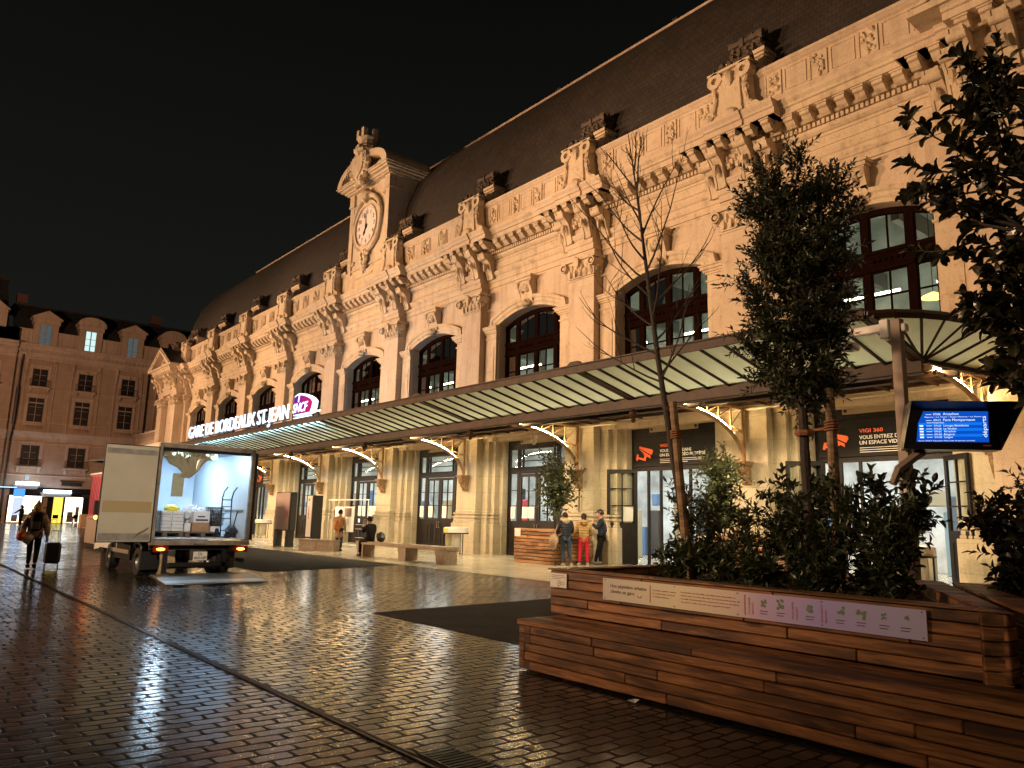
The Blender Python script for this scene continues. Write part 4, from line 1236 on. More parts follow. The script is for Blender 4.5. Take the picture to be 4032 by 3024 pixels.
def bracket(x):
    b = MB()
    a0, a1 = (18.52, 3.36), (15.55, 4.62)
    pts = []
    for i in range(19):
        t = i / 18 * PI / 2
        yy = a1[0] + (a0[0] - a1[0]) * math.cos(t) ** 0.9 if t < PI / 2 - 1e-6 else a1[0]
        zz = a0[1] + (a1[1] - a0[1]) * math.sin(t) ** 1.05
        pts.append((x, yy, zz))
    b.tube(pts, .055, 8)
    f = b.build('bracket', M['bracket'], CA, smooth=True)
    s = MB(); q = [(x, p[1] - .02, p[2] + .066) for p in pts[6:]]; s.tube(q, .020, 5)
    s.build('light_strip', M['led'], f)
    t_ = MB()
    t_.box(x - .03, x + .03, 18.50, 18.60, 3.36, 4.86); t_.box(x - .03, x + .03, 15.5, 18.6, 4.80, 4.86)
    for yy in (17.95, 17.4, 16.9, 16.4):
        zz = [p for p in pts if p[1] >= yy - .3]; zc = min(pts, key=lambda p: abs(p[1] - yy))[2]
        t_.box(x - .02, x + .02, yy - .02, yy + .02, zc, 4.80)
    for (ya, za), (yb, zb) in (((18.5, 4.80), (17.95, 4.28)), ((17.95, 4.8), (17.4, 4.5)), ((17.4, 4.8), (16.9, 4.6)), ((16.9, 4.8), (16.4, 4.65)), ((18.5, 4.2), (18.1, 4.12)), ((18.5, 4.15), (17.98, 4.3))):
        t_.tube([(x, ya, za), (x, yb, zb)], .018, 4)
    t_.build('truss', M['bracket'], f)
    c = MB()
    c.box(x - .20, x + .20, 18.28, 18.70, 3.28, 3.34); c.box(x - .17, x + .17, 18.32, 18.70, 3.22, 3.28)
    c.px([(18.70, 3.22), (18.36, 3.22), (18.38, 3.08), (18.46, 2.98), (18.50, 2.86), (18.56, 2.82), (18.60, 2.72), (18.70, 2.70)], x - .12, x + .12)
    c.blob((x, 18.42, 3.08), .09, 8, 6, .5); c.blob((x, 18.58, 2.78), .08, 8, 6, .4)
    c.build('corbel', M['corbel'], f, smooth=True)
    d = MB(); d.lathe([(.02, 4.30), (.10, 4.24), (.12, 4.16), (.05, 4.08), (.06, 4.03), (.02, 3.98)], x, 13.93, 10)
    d.tube([(x, 13.95, 4.3), (x, 15.6, 4.66)], .018, 4); d.tube([(x - .9, 13.95, 4.33), (x, 15.55, 4.66), (x + .9, 13.95, 4.33)], .014, 4)
    d.build('tie_and_pendant', M['steel'], f)
    return f


b0 = bracket(-12.24)
for xx in [-5.97] + [-18.85 - 6.61 * i for i in range(6)]:
    c = copy_tree(b0, CA); c.location.x = xx + 12.24
m = MB(); m.lathe([(.09, 4.25), (.10, 4.20), (.085, 4.12), (.05, 4.06), (.01, 4.04)], -18.85, 16.55, 14); m.box(-18.93, -18.77, 16.47, 16.63, 4.25, 4.36)
m.build('dome_camera', M['white'], CA, smooth=True)
m = MB(); m.tube([(-18.85, 18.66, 2.7), (-18.85, 18.66, 1.9)], .022, 6)
m.build('cable_conduit', M['steel'], CA)

# station name sign
SG = thing('station_name_sign', (-33.9, 11.9, 5.15), 'glowing white letters GARE DE BORDEAUX ST JEAN standing on the canopy edge', 'sign')
M['letters'] = emit('white_letter_light', (0.80, 0.90, 1.0), 1.7)
M['letters2'] = emit('white_edge_light', (0.85, 0.90, 1.0), 2.0)
text('letter', 'GARE DE BORDEAUX ST JEAN', M['letters'], face_m(-39.75, 11.84, 5.20), SG, h=.58, width=12.0, ext=.03, bold=.0, split=True)
m = MB(); m.box(-39.9, -27.7, 11.80, 11.86, 5.14, 5.17)
m.box(-39.9, -27.7, 11.90, 11.93, 5.50, 5.53)
for i in range(12): m.box(-39.7 + i * 1.08, -39.67 + i * 1.08, 11.86, 11.93, 5.15, 5.53)
m.build('support_rail', M['steel'], SG)
m = MB(); m.tube([(-39.9, 12.10, 5.12), (-25.6, 12.10, 5.12)], .02, 6); m.build('added_glow_tube', emit('added_blue_glow', (.25, .60, 1.0), 170.0), SG)  # hidden tube added to throw the letters' blue glow onto the glass
LG = thing('operator_logo_sign', (-26.4, 11.9, 5.15), 'glowing magenta and purple SNCF logo sign with a white rim beside the station name', 'sign')
out = [(-27.20, 5.24), (-27.20, 5.98), (-26.85, 6.06), (-26.45, 6.02), (-26.05, 5.92), (-25.72, 5.80), (-25.50, 5.66), (-25.55, 5.45), (-25.70, 5.24)]
inn = [(-27.14, 5.27), (-27.14, 5.93), (-26.85, 5.99), (-26.47, 5.95), (-26.09, 5.86), (-25.79, 5.75), (-25.62, 5.63), (-25.66, 5.46), (-25.78, 5.27)]
m = MB(); m.py(out, 11.80, 11.98); m.build('rim', M['letters2'], LG)
t = NT('magenta_purple_light_panel')
s_ = t.n('ShaderNodeSeparateXYZ'); t.t.links.new(t.pos(), s_.inputs[0])
mr = t.n('ShaderNodeMapRange'); t.t.links.new(s_.outputs[0], mr.inputs[0]); mr.inputs[1].default_value = -27.1; mr.inputs[2].default_value = -25.9
e = t.n('ShaderNodeEmission', Strength=1.0); t.t.links.new(t.mixc(mr.outputs[0], (0.16, 0.02, 0.42), (0.62, 0.02, 0.17)), e.inputs[0]); t.surf(e.outputs[0])
m = MB(); m.py(inn, 11.775, 11.80); m.build('panel', t.m, LG)
text('letters', 'SNCF', M['letters2'], face_m(-27.22, 11.765, 5.34), LG, h=.34, width=1.30, ext=.008, bold=.015, shear=.25)
m = MB(); m.py([(-26.80, 5.72), (-26.72, 5.72), (-26.66, 5.99), (-26.74, 5.99)], 11.765, 11.775); m.build('mark', M['letters2'], LG)
m = MB(); m.box(-27.2, -25.7, 11.80, 11.86, 5.13, 5.16); m.build('base_light', M['letters2'], LG)

# video-protection banners over open doors
def banner(cx, label):
    B = thing('warning_banner', (cx, 19.6, 3.42), label, 'banner', 'black video protection banners over the open doors')
    m = MB(); m.box(cx - 1.66, cx + 1.66, 19.60, 19.63, 3.44, 4.22); m.build('panel', M['bannerblack'], B)
    m = MB()
    y0, y1 = 19.585, 19.60
    k0 = len(m.v)
    m.py([(-.30, .06), (.26, .06), (.30, .0), (.26, -.12), (-.30, -.0)], y0, y1)
    m.py([(-.30, -.03), (.22, -.15), (.25, -.24), (.12, -.20), (.05, -.26), (-.1, -.12)], y0, y1)
    m.py([(-.02, -.16), (.06, -.16), (.06, -.36), (-.26, -.36), (-.26, -.30), (-.02, -.30)], y0, y1)
    m.py([(-.34, -.22), (-.27, -.22), (-.27, -.42), (-.34, -.42)], y0, y1)
    m.xf(Matrix.Translation((cx - 1.10, 0, 3.99)) @ Matrix.Rotation(R(14), 4, 'Y'), k0)
    m.build('camera_symbol', M['bannerorange'], B)
    text('headline', 'VIGI 360', M['bannerorange'], face_m(cx - .52, 19.598, 4.05), B, h=.095, width=.62, bold=.012)
    text('text_line', 'VOUS ENTREZ DANS', M['bannerwhite'], face_m(cx - .52, 19.598, 3.88), B, h=.095, width=1.25, bold=.012)
    text('text_line', 'UN ESPACE VIDÉO PROTÉGÉ', M['bannerwhite'], face_m(cx - .52, 19.598, 3.74), B, h=.095, width=1.78, bold=.012)
    for i, w in enumerate((1.8, 1.74, 1.1)):
        m = MB(); m.box(cx - .52, cx - .52 + w, 19.595, 19.60, 3.645 - i * .055, 3.66 - i * .055); m.build('small_print', M['bannerwhite'], B)
banner(BX[0], 'black banner with orange camera symbol over the rightmost open door behind the departure screen')
banner(BX[1], 'black banner with orange camera symbol over the open door right of the three people')
banner(BX[6], 'black banner with orange camera symbol just right of the lorry')

# ------------------------------------------------------------------ apartment block on the left
X0 = -86.0
AB = thing('apartment_building', (X0, 15, 0), 'dim brown stone apartment block with dormer windows and a lit shopfront', 'building')
m = MB(); m.box(X0 - 12, X0, 8.9, 60, 0.0, 16.3); m.box(X0 - 12, X0 + .45, -25, 8.9, 0.0, 16.35)
m.build('wall', M['block'], AB)
m = MB()
def yrun(prof, y0, y1, dx=0.0):
    pts = [(X0 + dx + a, b) for a, b in prof]; m.py(pts, y0, y1)
cor = [(-.2, 15.85), (.10, 15.85), (.12, 16.05), (.20, 16.10), (.20, 16.45), (.32, 16.55), (.62, 16.75), (.66, 16.95), (.78, 17.05), (.82, 17.28), (-.2, 17.32)]
yrun(cor, 8.9, 60); yrun(cor, -25, 8.9, .45)
bnd = [(-.1, 7.95), (.12, 7.95), (.14, 8.3), (.3, 8.5), (.46, 8.72), (.48, 8.84), (-.1, 8.88)]
yrun(bnd, 8.9, 60); yrun(bnd, -25, 8.9, .45)
for z0, z1, d in ((9.68, 9.80, .14), (13.0, 13.06, .10), (4.6, 4.72, .14), (7.72, 7.80, .08)): m.box(X0, X0 + d, 8.91, 60, z0, z1); m.box(X0 + .45, X0 + .45 + d, -25, 8.9, z0, z1)
y = 9.0
while y < 34:
    m.box(X0 + .20, X0 + .55, y, y + .18, 16.52, 16.72); y += .42
gaps = [8.9] + [e for k in range(6) for e in (11.12 + 3.97 * k - 1.06, 11.12 + 3.97 * k + 1.06)] + [60]
for i in range(0, len(gaps), 2): m.box(X0 - .6, X0 - .1, gaps[i], gaps[i + 1], 17.3, 18.72); m.box(X0 - .7, X0 - .02, gaps[i], gaps[i + 1], 18.72, 18.84); m.box(X0 - .3, X0 + .35, -25, 8.9, 17.3, 18.7)
WY = [11.12 + 3.97 * k for k in range(6)]
for yc in WY:
    for sy in (-1, 1): m.box(X0 - .1, X0 - .04, yc + sy * 1.45 - .06, yc + sy * 1.45 + .06, 17.45, 18.6)
    for a in (yc - 1.30, yc + 1.22): m.box(X0, X0 + .12, a, a + .12, 8.9, 15.8)
m.build('cornice', M['blocktrim'], AB)
m = MB()
ys0, ys1 = 8.4, 60
m.add([(X0 - .7, ys0, 18.84), (X0 - .7, ys1, 18.84), (X0 - 2.2, ys1, 21.6), (X0 - 2.2, ys0, 21.6), (X0 - 12, ys1, 22.4), (X0 - 12, ys0, 22.4)], [(0, 1, 2, 3), (3, 2, 4, 5)])
m.box(X0 - 2.35, X0 - 2.1, ys0, ys1, 21.55, 21.75)
m.add([(X0 + .2, 8.0, 18.7), (X0 + .2, -25, 18.7), (X0 - 1.6, -25, 23.6), (X0 - 1.6, 7.6, 23.6), (X0 - 12, -25, 23.6), (X0 - 12, 7.6, 23.6), (X0 - 12, 8.0, 18.7)], [(0, 1, 2, 3), (3, 2, 4, 5), (0, 3, 5, 6)])
m.box(X0 - 1.8, X0 - 1.3, -25, 7.7, 23.55, 23.95)
rf2 = m.build('mansard_roof', M['darkroof'], AB)
chm = plain('brick_chimney', (0.12, 0.05, 0.035), 0.8, nscale=10)
m = MB(); m.box(X0 - 3.4, X0 - 2.4, 8.6, 9.5, 21.4, 22.7); m.build('chimney', chm, rf2)
m = MB(); m.box(X0 - 3.8, X0 - 3.0, 21.3, 22.3, 21.8, 22.9)
m.build('chimney', chm, rf2)
shut = plain('dim_room_behind_glass', (0.018, 0.015, 0.014), 0.35, nscale=4, namp=0.5)
curtain = plain('grey_net_curtain', (0.22, 0.18, 0.15), 0.8, nscale=9, namp=0.3)
frm = plain('white_window_joinery', (0.40, 0.30, 0.23), 0.5)
glowb = emit('blue_white_room_light', (0.62, 0.88, 0.85), 1.1)
glowd = emit('dim_blue_room_light', (0.45, 0.60, 0.62), 0.16)

def awin(yc, z0, z1, hw, X=X0, arch=False, rail=True, glow=None, sur=True, bal=False):
    m = MB()
    if sur:
        for a, b in ((yc - hw - .22, yc - hw), (yc + hw, yc + hw + .22)): m.box(X, X + .10, a, b, z0 - .1, z1 + .2)
        m.box(X, X + .12, yc - hw, yc + hw, z1, z1 + .2); m.box(X, X + .22, yc - hw - .28, yc + hw + .28, z1 + .2, z1 + .28); m.box(X, X + .2, yc - hw - .3, yc + hw + .3, z0 - .18, z0 - .04)
    if arch:
        m.blob((X + .12, yc, z1 + .12), .16, 8, 6, .5)
        for sy in (-1, 1): 
            for i in range(5): m.blob((X + .10, yc + sy * (hw + .45), z1 + .7 - .3 * i), .16 - .02 * i, 6, 5, .6)
    if not sur and not arch: m.box(X, X + .02, yc - hw, yc + hw, z0 - .05, z0)
    w = m.build('window', M['blocktrim'], AB)
    m = MB(); m.box(X + .012, X + .02, yc - hw, yc + hw, z0, z1); m.build('pane', glow or shut, w)
    m = MB()
    for a in (yc - hw, yc - .035, yc + hw - .05): m.box(X + .02, X + .06, a, a + .05, z0, z1)
    for zz in (z0, z1 - .08): m.box(X + .02, X + .055, yc - hw + .09, yc + hw - .09, zz, zz + .08)
    if z1 - z0 > 2.2: m.box(X + .02, X + .055, yc - hw + .09, yc + hw - .09, z1 - .62, z1 - .5)
    for q in (-1, 1):
        for zz in (z0 + (z1 - z0) * .33, z0 + (z1 - z0) * .62): m.box(X + .02, X + .04, yc + q * .28 - .22, yc + q * .28 + .22, zz, zz + .035)
    m.build('frame', frm, w)
    if rail:
        m = MB(); e = hw + .2
        m.box(X + .28, X + .32, yc - e, yc + e, z0 + .62, z0 + .67); m.box(X + .28, X + .31, yc - e, yc + e, z0 + .0, z0 + .04)
        nb = int(e * 2 / .11)
        for i in range(nb + 1): m.box(X + .285, X + .305, yc - e + i * 2 * e / nb - .012, yc - e + i * 2 * e / nb + .012, z0 + .04, z0 + .62)
        m.build('railing', M['blackmetal'], w)
        m = MB(); m.bbox(X, X + .42, yc - e - .08, yc + e + .08, z0 - .2, z0 - .02, .03); m.px([(yc * 0, 0), (0, 0), (0, 0)], 0, 0) if False else None
        for sy in (-1, 1): m.py([(X, z0 - .2), (X + .35, z0 - .2), (X + .25, z0 - .42), (X, z0 - .62)], yc + sy * (e - .15) - .1, yc + sy * (e - .15) + .1)
        m.build('balcony', M['blocktrim'], w)
    if bal:
        m = MB(); nb = 9
        for i in range(nb): m.lathe([(.05, z0 - .5), (.07, z0 - .4), (.035, z0 - .2), (.05, z0 - .08)], X + .15, yc - hw + (i + .5) * 2 * hw / nb, 6)
        m.box(X, X + .25, yc - hw - .1, yc + hw + .1, z0 - .08, z0 - .0); m.build('balustrade', M['blocktrim'], w)
    return w

for k, yc in enumerate(WY[:4]):
    awin(yc, 13.25, 15.05, .68, arch=True)
    awin(yc - .02, 9.62, 12.2, .70, rail=False, bal=True)
    if k == 1: pass
    awin(yc, 5.55, 7.6, .80)
    # dormer
    m = MB(); X = X0
    for a, b in ((yc - 1.05, yc - .55), (yc + .55, yc + 1.05)): m.box(X - 2.0, X + .05, a, b, 17.35, 19.5)
    m.box(X - 2.0, X + .05, yc - .55, yc + .55, 19.42, 19.5); m.box(X - 2.0, X + .16, yc - 1.15, yc + 1.15, 19.5, 19.95); m.box(X - 2.0, X + .28, yc - 1.3, yc + 1.3, 19.95, 20.1)
    if k % 2 == 0: pts = [(yc - 1.34, 20.1), (yc + 1.34, 20.1), (yc, 20.85)]; 
    else: pts = [(yc + 1.30 * math.cos(PI * i / 10), 20.1 + .78 * math.sin(PI * i / 10)) for i in range(11)]
    m.px([(a, b) for a, b in pts], X - 2.2, X + .28)
    ins = [(yc + (a - yc) * .72, 20.18 + (b - 20.1) * .62) for a, b in pts]
    d = m.build('dormer', M['blocktrim'], AB)
    m = MB(); m.px([(yc + (a - yc) * 1.02, b + .05) for a, b in pts], X - 2.25, X + .20); 
    gm = {0: glowd, 1: glowb, 2: glowd, 3: shut}[k]
    m = MB(); m.box(X - .03, X - .01, yc - .55, yc + .55, 17.4, 19.42); m.build('pane', gm, d)
    m = MB()
    for a in (yc - .55, yc - .05, yc + .46): m.box(X - .01, X + .03, a, a + .09, 17.4, 19.42)
    for q in (-1, 1):
        for zz in (17.95, 18.6): m.box(X - .01, X + .02, yc + q * .26 - .22, yc + q * .26 + .22, zz, zz + .04)
    m.build('frame', frm, d)
awin(7.1, 17.45 - 4.2, 15.0, .5, X=X0 + .45, arch=False); awin(7.1, 9.62, 12.1, .6, X=X0 + .45, rail=False, bal=True)
m = MB(); m.box(X0 - 1.2, X0 + .4, 6.1, 7.75, 18.6, 20.3); m.px([(5.9, 20.3), (7.95, 20.3), (6.92, 21.1)], X0 - 1.4, X0 + .5); m.build('dormer', M['blocktrim'], AB)
m = MB(); m.tube([(X0 + .28, 9.52, 16.2), (X0 + .2, 9.45, 15.5), (X0 + .2, 9.45, 9.1), (X0 + .55, 9.4, 8.6), (X0 + .2, 9.35, 7.9), (X0 + .2, 9.35, .3)], .085, 8)
m.tube([(X0 + .2, 9.45, 13.1), (X0 + .2, 9.45, 9.4)], .16, 8)
m.build('drainpipe', M['black'], AB)
m = MB(); m.tube([(X0 + .22, 20.9, 16.0), (X0 + .22, 20.9, 5)], .06, 6); m.build('drainpipe', M['black'], AB)
# shopfront on the ground floor
t = NT('lit_shop_interior'); n_ = t.noise(t.mapv(t.pos(), (1, 2.2, .5)), 1.5, 4)
e_ = t.n('ShaderNodeEmission', Strength=3.4); t.t.links.new(t.ramp(n_, [(.35, (.35, .22, .10)), (.48, (1.0, .85, .55)), (.62, (.95, .98, 1.0))]), e_.inputs[0]); t.surf(e_.outputs[0]); glowshop = t.m
glowtube = emit('cool_awning_light', (0.60, 0.78, 1.0), 16.0)
m = MB(); m.box(X0, X0 + .10, 9.9, 16.9, 2.75, 3.55); m.box(X0, X0 + .12, 9.8, 9.95, .2, 2.75); m.box(X0, X0 + .12, 13.1, 13.6, .2, 2.75); m.box(X0, X0 + .12, 14.42, 14.6, .2, 2.75); m.box(X0, X0 + .12, 16.15, 16.9, .2, 2.75)
m.box(X0, X0 + .12, 12.6, 12.68, .2, 2.75); m.box(X0 + .02, X0 + .1, 12.68, 13.1, 1.6, 1.68); m.box(X0 + .02, X0 + .1, 12.68, 13.1, .9, .98)
sf = m.build('shopfront', M['doorframe'], AB)
m = MB(); m.box(X0 + .01, X0 + .03, 9.95, 12.6, .25, 2.72); m.build('lit_window', glowshop, sf)
m = MB(); m.box(X0 + .01, X0 + .03, 14.6, 16.15, .25, 2.72); m.build('lit_window', glowshop, sf)
m = MB(); m.box(X0 + .04, X0 + .08, 13.62, 14.42, .22, 2.75); m.build('yellow_door', emit('yellow_lit_door', (1.0, 0.72, 0.10), 1.5), sf)
for yy, zz, w, h in ((10.3, .3, .5, .9), (11.0, .3, .7, .7), (11.9, .3, .5, 1.2), (14.9, .3, .5, 1.0), (15.6, .3, .3, 1.5)): m = MB(); m.box(X0 + .035, X0 + .05, yy, yy + w, zz, zz + h); m.build('counter', curtain, sf)
for (a, b, z, d) in ((10.1, 12.12, 3.86, 1.3), (12.36, 14.84, 3.18, 1.6)):
    m = MB(); m.px([(a, z - .14), (b, z - .14), (b - .2, z - .5), (a + .3, z - .5)], X0 + .1, X0 + d); m.box(X0 + .1, X0 + d, a, b, z - .14, z - .1)
    o = m.build('awning', plain('pale_awning', (0.4, 0.42, 0.4), 0.7), AB)
    m = MB(); m.tube([(X0 + d, a + .08, z), (X0 + d, b - .08, z)], .13, 8); m.build('tube_light', glowtube, o)
m = MB(); m.box(X0 + .46, X0 + 1.2, 4.0, 10.3, 3.42, 3.48); m.build('canopy_light', emit('blue_canopy_edge', (0.45, 0.75, 1.0), 2.0), AB)
m = MB(); m.box(X0 + .46, X0 + .56, 10.2, 11.1, 2.6, 3.35); m.build('blue_sign', emit('blue_shop_sign', (0.08, 0.30, 0.9), 1.6), AB)
m = MB(); m.box(X0 + .46, X0 + .5, 10.25, 11.05, .9, 2.55); m.build('lit_poster', emit('pale_lit_poster', (0.7, 0.82, 1.0), 1.0), AB)
m = MB(); m.box(X0 + .02, X0 + .08, 14.1, 15.9, 3.78, 4.16); m.box(X0 + .02, X0 + .14, 13.95, 16.05, 4.2, 4.3); m.build('vent', M['black'], AB)
m = MB(); m.box(X0 + .05, X0 + .12, 11.0, 11.35, 4.2, 4.75); m.build('shop_sign', emit('pale_sign', (0.7, 0.9, 1.0), .7), AB)
m = MB(); m.box(X0 + .1, X0 + .4, 16.0, 19, 2.7, 3.0); m.build('shop_fascia', M['black'], AB)

AN = thing('station_annex', (-76, 25, 0), 'low stone annex with a balustrade between the apartment block and the station', 'building')
m = MB(); m.box(-84, -70.5, 20.0, 34, 0.2, 7.7); m.build('wall', M['block'], AN)
m = MB(); m.box(-84.3, -70.2, 19.6, 34.2, 7.7, 8.1); m.box(-84.1, -70.4, 19.8, 20.1, 8.1, 8.25); m.box(-84.1, -70.4, 19.75, 20.15, 8.95, 9.15)
for i in range(30): m.lathe([(.09, 8.25), (.12, 8.45), (.06, 8.75), (.1, 8.95)], -84 + i * .46, 19.95, 6)
m.build('balustrade', M['blocktrim'], AN)

# ------------------------------------------------------------------ timber planters
def beams_line(m, p0, p1, z0, z1, thick, rn, h=.098, lmin=1.4, lmax=2.6, ends=True, jit=.006):
    """courses of beams along the line p0-p1; the beams' outer face lies on the line, the body to the left of the direction"""
    p0 = Vector((*p0, 0)); p1 = Vector((*p1, 0)); d = p1 - p0; L = d.length; a = math.atan2(d.y, d.x)
    n = max(1, round((z1 - z0) / h)); hh = (z1 - z0) / n
    for i in range(n):
        x = -0.0
        cut = rn.uniform(.4, lmax) if i % 2 else rn.uniform(.8, lmax)
        while x < L - 1e-3:
            e = min(L, x + cut)
            if L - e < .25: e = L
            m.cur = rn.random()
            k0 = len(m.v); j = rn.uniform(-jit, jit)
            m.bbox(x + .003, e - .003, j, thick, z0 + i * hh + .0035, z0 + (i + 1) * hh - .0035, .008)
            m.xf(Matrix.Translation(p0) @ Matrix.Rotation(a, 4, 'Z'), k0)
            x = e; cut = rn.uniform(lmin, lmax)
    m.cur = .5


def knotholes():
    pass


rn = random.Random(11)
PL = thing('timber_planter', (-4.3, 7.2, gz(7.2)), 'large stained timber planter with built-in bench and a long printed strip on its front', 'planter')
m = MB()
beams_line(m, (-6.66, 6.14), (-2.0, 6.14), .56, 1.04, .17, rn)
beams_line(m, (-6.80, 8.9), (-6.66, 6.31), .56, 1.04, .17, rn)
beams_line(m, (-6.80, 8.9), (-6.66, 6.31), .05, .56, .17, rn)
beams_line(m, (-2.0, 6.16), (-3.55, 8.9), .05, 1.04, .17, rn)
beams_line(m, (-3.60, 8.95), (-6.80, 8.95), .05, 1.04, .17, rn)
m.build('planter_wall', M['wood'], PL)
m = MB()
for a, b, c, d in (((-6.68, 6.12), (-1.97, 6.12), (-2.1, 6.34), (-6.46, 6.34)), ((-6.68, 6.12), (-6.46, 6.34), (-6.60, 8.75), (-6.84, 8.97)), ((-1.97, 6.12), (-3.52, 8.97), (-3.75, 8.75), (-2.24, 6.34)), ((-6.84, 8.97), (-6.60, 8.75), (-3.75, 8.75), (-3.52, 8.97))):
    m.cur = rn.random(); m.pz([a, b, c, d], 1.042, 1.056)
m.cur = .5
m.build('top_boards', M['wood'], PL)
m = MB()
beams_line(m, (-6.40, 5.53), (-1.2, 5.53), .05, .50, .16, rn, lmax=2.2)
for i in range(5):
    z = .05 + .09 * i
    m.cur = rn.random() * .4; m.bbox(-6.49, -6.402, 5.535, 6.12, z + .002, z + .088, .006)
m.cur = rn.random(); m.bbox(-6.49, -4.2, 5.50, 5.66, .50, .555, .006)
for z_ in (.41, .32, .05): m.cur = .0; m.bbox(-6.395, -6.30, 5.524, 5.53, z_ + .004, z_ + .084, .002)
xs = [(-6.49, -4.9, 5.662, 5.81), (-4.898, -1.2, 5.662, 5.81), (-6.49, -3.6, 5.812, 5.97), (-3.598, -1.2, 5.812, 5.97), (-6.49, -5.2, 5.972, 6.135), (-5.198, -2.6, 5.972, 6.135), (-2.598, -1.2, 5.972, 6.135), (-4.198, -1.2, 5.50, 5.66)]
for a, b, c, d in xs: m.cur = rn.random(); m.bbox(a, b, c, d, .502, .555, .005)
m.build('bench', M['wood'], PL)
m = MB(); m.pz([(-6.50, 6.30), (-2.25, 6.30), (-3.68, 8.78), (-6.62, 8.78)], .3, .93)
for i in range(90): 
    y_ = rn.uniform(6.4, 8.6); xr = -2.3 - (y_ - 6.3) * .58; x_ = rn.uniform(-6.45, xr); m.blob((x_, y_, .93), rn.uniform(.03, .13), 6, 4, .8, rz=.5)
m.build('soil', M['soil'], PL)
# printed strip
t = NT('strip_with_painted_reflection')
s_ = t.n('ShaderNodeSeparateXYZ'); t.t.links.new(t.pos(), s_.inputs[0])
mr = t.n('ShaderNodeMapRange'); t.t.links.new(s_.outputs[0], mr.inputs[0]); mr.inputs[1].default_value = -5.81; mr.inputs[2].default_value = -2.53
c = t.ramp(mr.outputs[0], [(0.0, (.55, .50, .46)), (.3, (.80, .72, .52)), (.47, (.80, .66, .55)), (.58, (.62, .46, .72)), (.75, (.44, .38, .78)), (1.0, (.50, .46, .70))])  # cream to lilac ramp paints reflected coloured light into the panel colour
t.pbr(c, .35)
IS = thing('printed_strip', (-4.17, 6.13, .79), 'long white information strip with painted lilac reflection, screwed to the front of the planter', 'information panel')
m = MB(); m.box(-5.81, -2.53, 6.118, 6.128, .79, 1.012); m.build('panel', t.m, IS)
m = MB()
for x_ in (-5.78, -4.86, -4.15, -3.35, -2.56):
    for z_ in (.81, .995): m.disc_y(x_, z_, 0, .007, 6.114, 6.118, 8)
m.build('screws', M['grey'], IS)
PY = 6.1165
text('title', 'Une pépinière urbaine', M['ink'], face_m(-5.70, PY, .925), IS, h=.034, width=.49, bold=.008, ext=.001)
text('title', "s'invite en gare", M['ink'], face_m(-5.70, PY, .868), IS, h=.034, width=.33, bold=.008, ext=.001)
m = MB(); m.tube([(-5.33, PY, .865), (-5.31, PY, .850), (-5.285, PY, .852), (-5.275, PY, .872)], .004, 4); m.box(-5.166, -5.157, PY - .001, PY + .001, .82, .985); m.box(-4.078, -4.068, PY - .001, PY + .001, .815, .99)
m.build('rule', M['redink'], IS)
for (xa, s0, n_, z_) in ((-5.13, 'La palette végétale retenue|est majoritairement locale|et méditerranéenne.', 3, .935), (-4.78, 'La plantation est diversifiée, volontairement foisonnante, en|fonction des trois strates de l arbre, de l arbuste et des vivaces, elle|accueille la biodiversité, les oiseaux et les insectes, au rythme|des saisons et offre une ombre aux voyageurs de la gare.', 4, .945)):
    for i, l in enumerate(s0.split('|')): text('small_print', l, M['redink'], face_m(xa, PY, z_ - .030 * i), IS, h=.0125, width=(.29 if n_ == 3 else .66) * min(1, len(l) / (27 if n_ == 3 else 66)), ext=.0006, bold=.004)
for xx, l1, l2 in ((-4.02, 'STRATE ARBORÉE', 'PERSISTANTE'), (-3.60, 'STRATE ARBORÉE', 'CADUQUE'), (-3.34, 'STRATE ARBUSTIVE', 'PERSISTANTE')):
    for j, l in enumerate((l1, l2)):
        text('vertical_title', l, M['redink'], Matrix.Translation((xx + j * .035, PY, .83)) @ Matrix.Rotation(PI / 2, 4, 'X') @ Matrix.Rotation(PI / 2, 4, 'Z'), IS, h=.016, width=.14 if j == 0 else .10, ext=.0006, bold=.006)
leafink = plain('green_leaf_print', (.16, .24, .13), .6)
for xx, r_ in ((-3.88, .026), (-3.72, .032), (-3.45, .028), (-3.19, .03), (-3.02, .032), (-2.84, .02), (-2.68, .02)):
    m = MB()
    for i in range(9): m.disc_y(xx + rn.uniform(-r_, r_), .935 + rn.uniform(-r_, r_) * 1.2, 0, r_ * .42, PY - .0008 - .0001 * i, PY, 7)
    m.build('plant_drawing', leafink, IS)
    for k in range(2): m = MB(); m.box(xx - .04, xx + .035 - .01 * k, PY - .001, PY, .862 - .022 * k, .869 - .022 * k); m.build('caption', M['ink'], IS)
m = MB(); m.box(-6.64, -6.37, 6.118, 6.128, .855, 1.012)
NS = m.build('notice_plate', M['white']); tag(NS, 'small square white notice plate at the left end of the big planter', 'notice')
m = MB()
for i in range(4): m.box(-6.61, -6.61 + (.2, .22, .15, .0)[i] + .001, 6.1165, 6.118, .985 - .018 * i, .990 - .018 * i)
m.disc_y(-6.49, .905, .026, .031, 6.1165, 6.118, 20); m.py([(-6.50, .893), (-6.483, .90), (-6.478, .92), (-6.49, .914)], 6.1165, 6.118); m.disc_y(-6.43, .905, .018, .021, 6.1165, 6.118, 14); m.disc_y(-6.50, .868, .008, .011, 6.1165, 6.118, 10)
m.build('print', M['ink'], NS)
# litter at its foot
m = MB(); m.add([(-4.86, 5.43, .035), (-4.78, 5.44, .06), (-4.74, 5.40, .035), (-4.80, 5.37, .05), (-4.70, 5.42, .07)], [(0, 1, 3), (1, 2, 3), (1, 4, 2), (0, 3, 1)])
tag(m.build('crumpled_paper', M['paper']), 'crumpled white scrap of paper on the cobbles below the bench', 'litter')

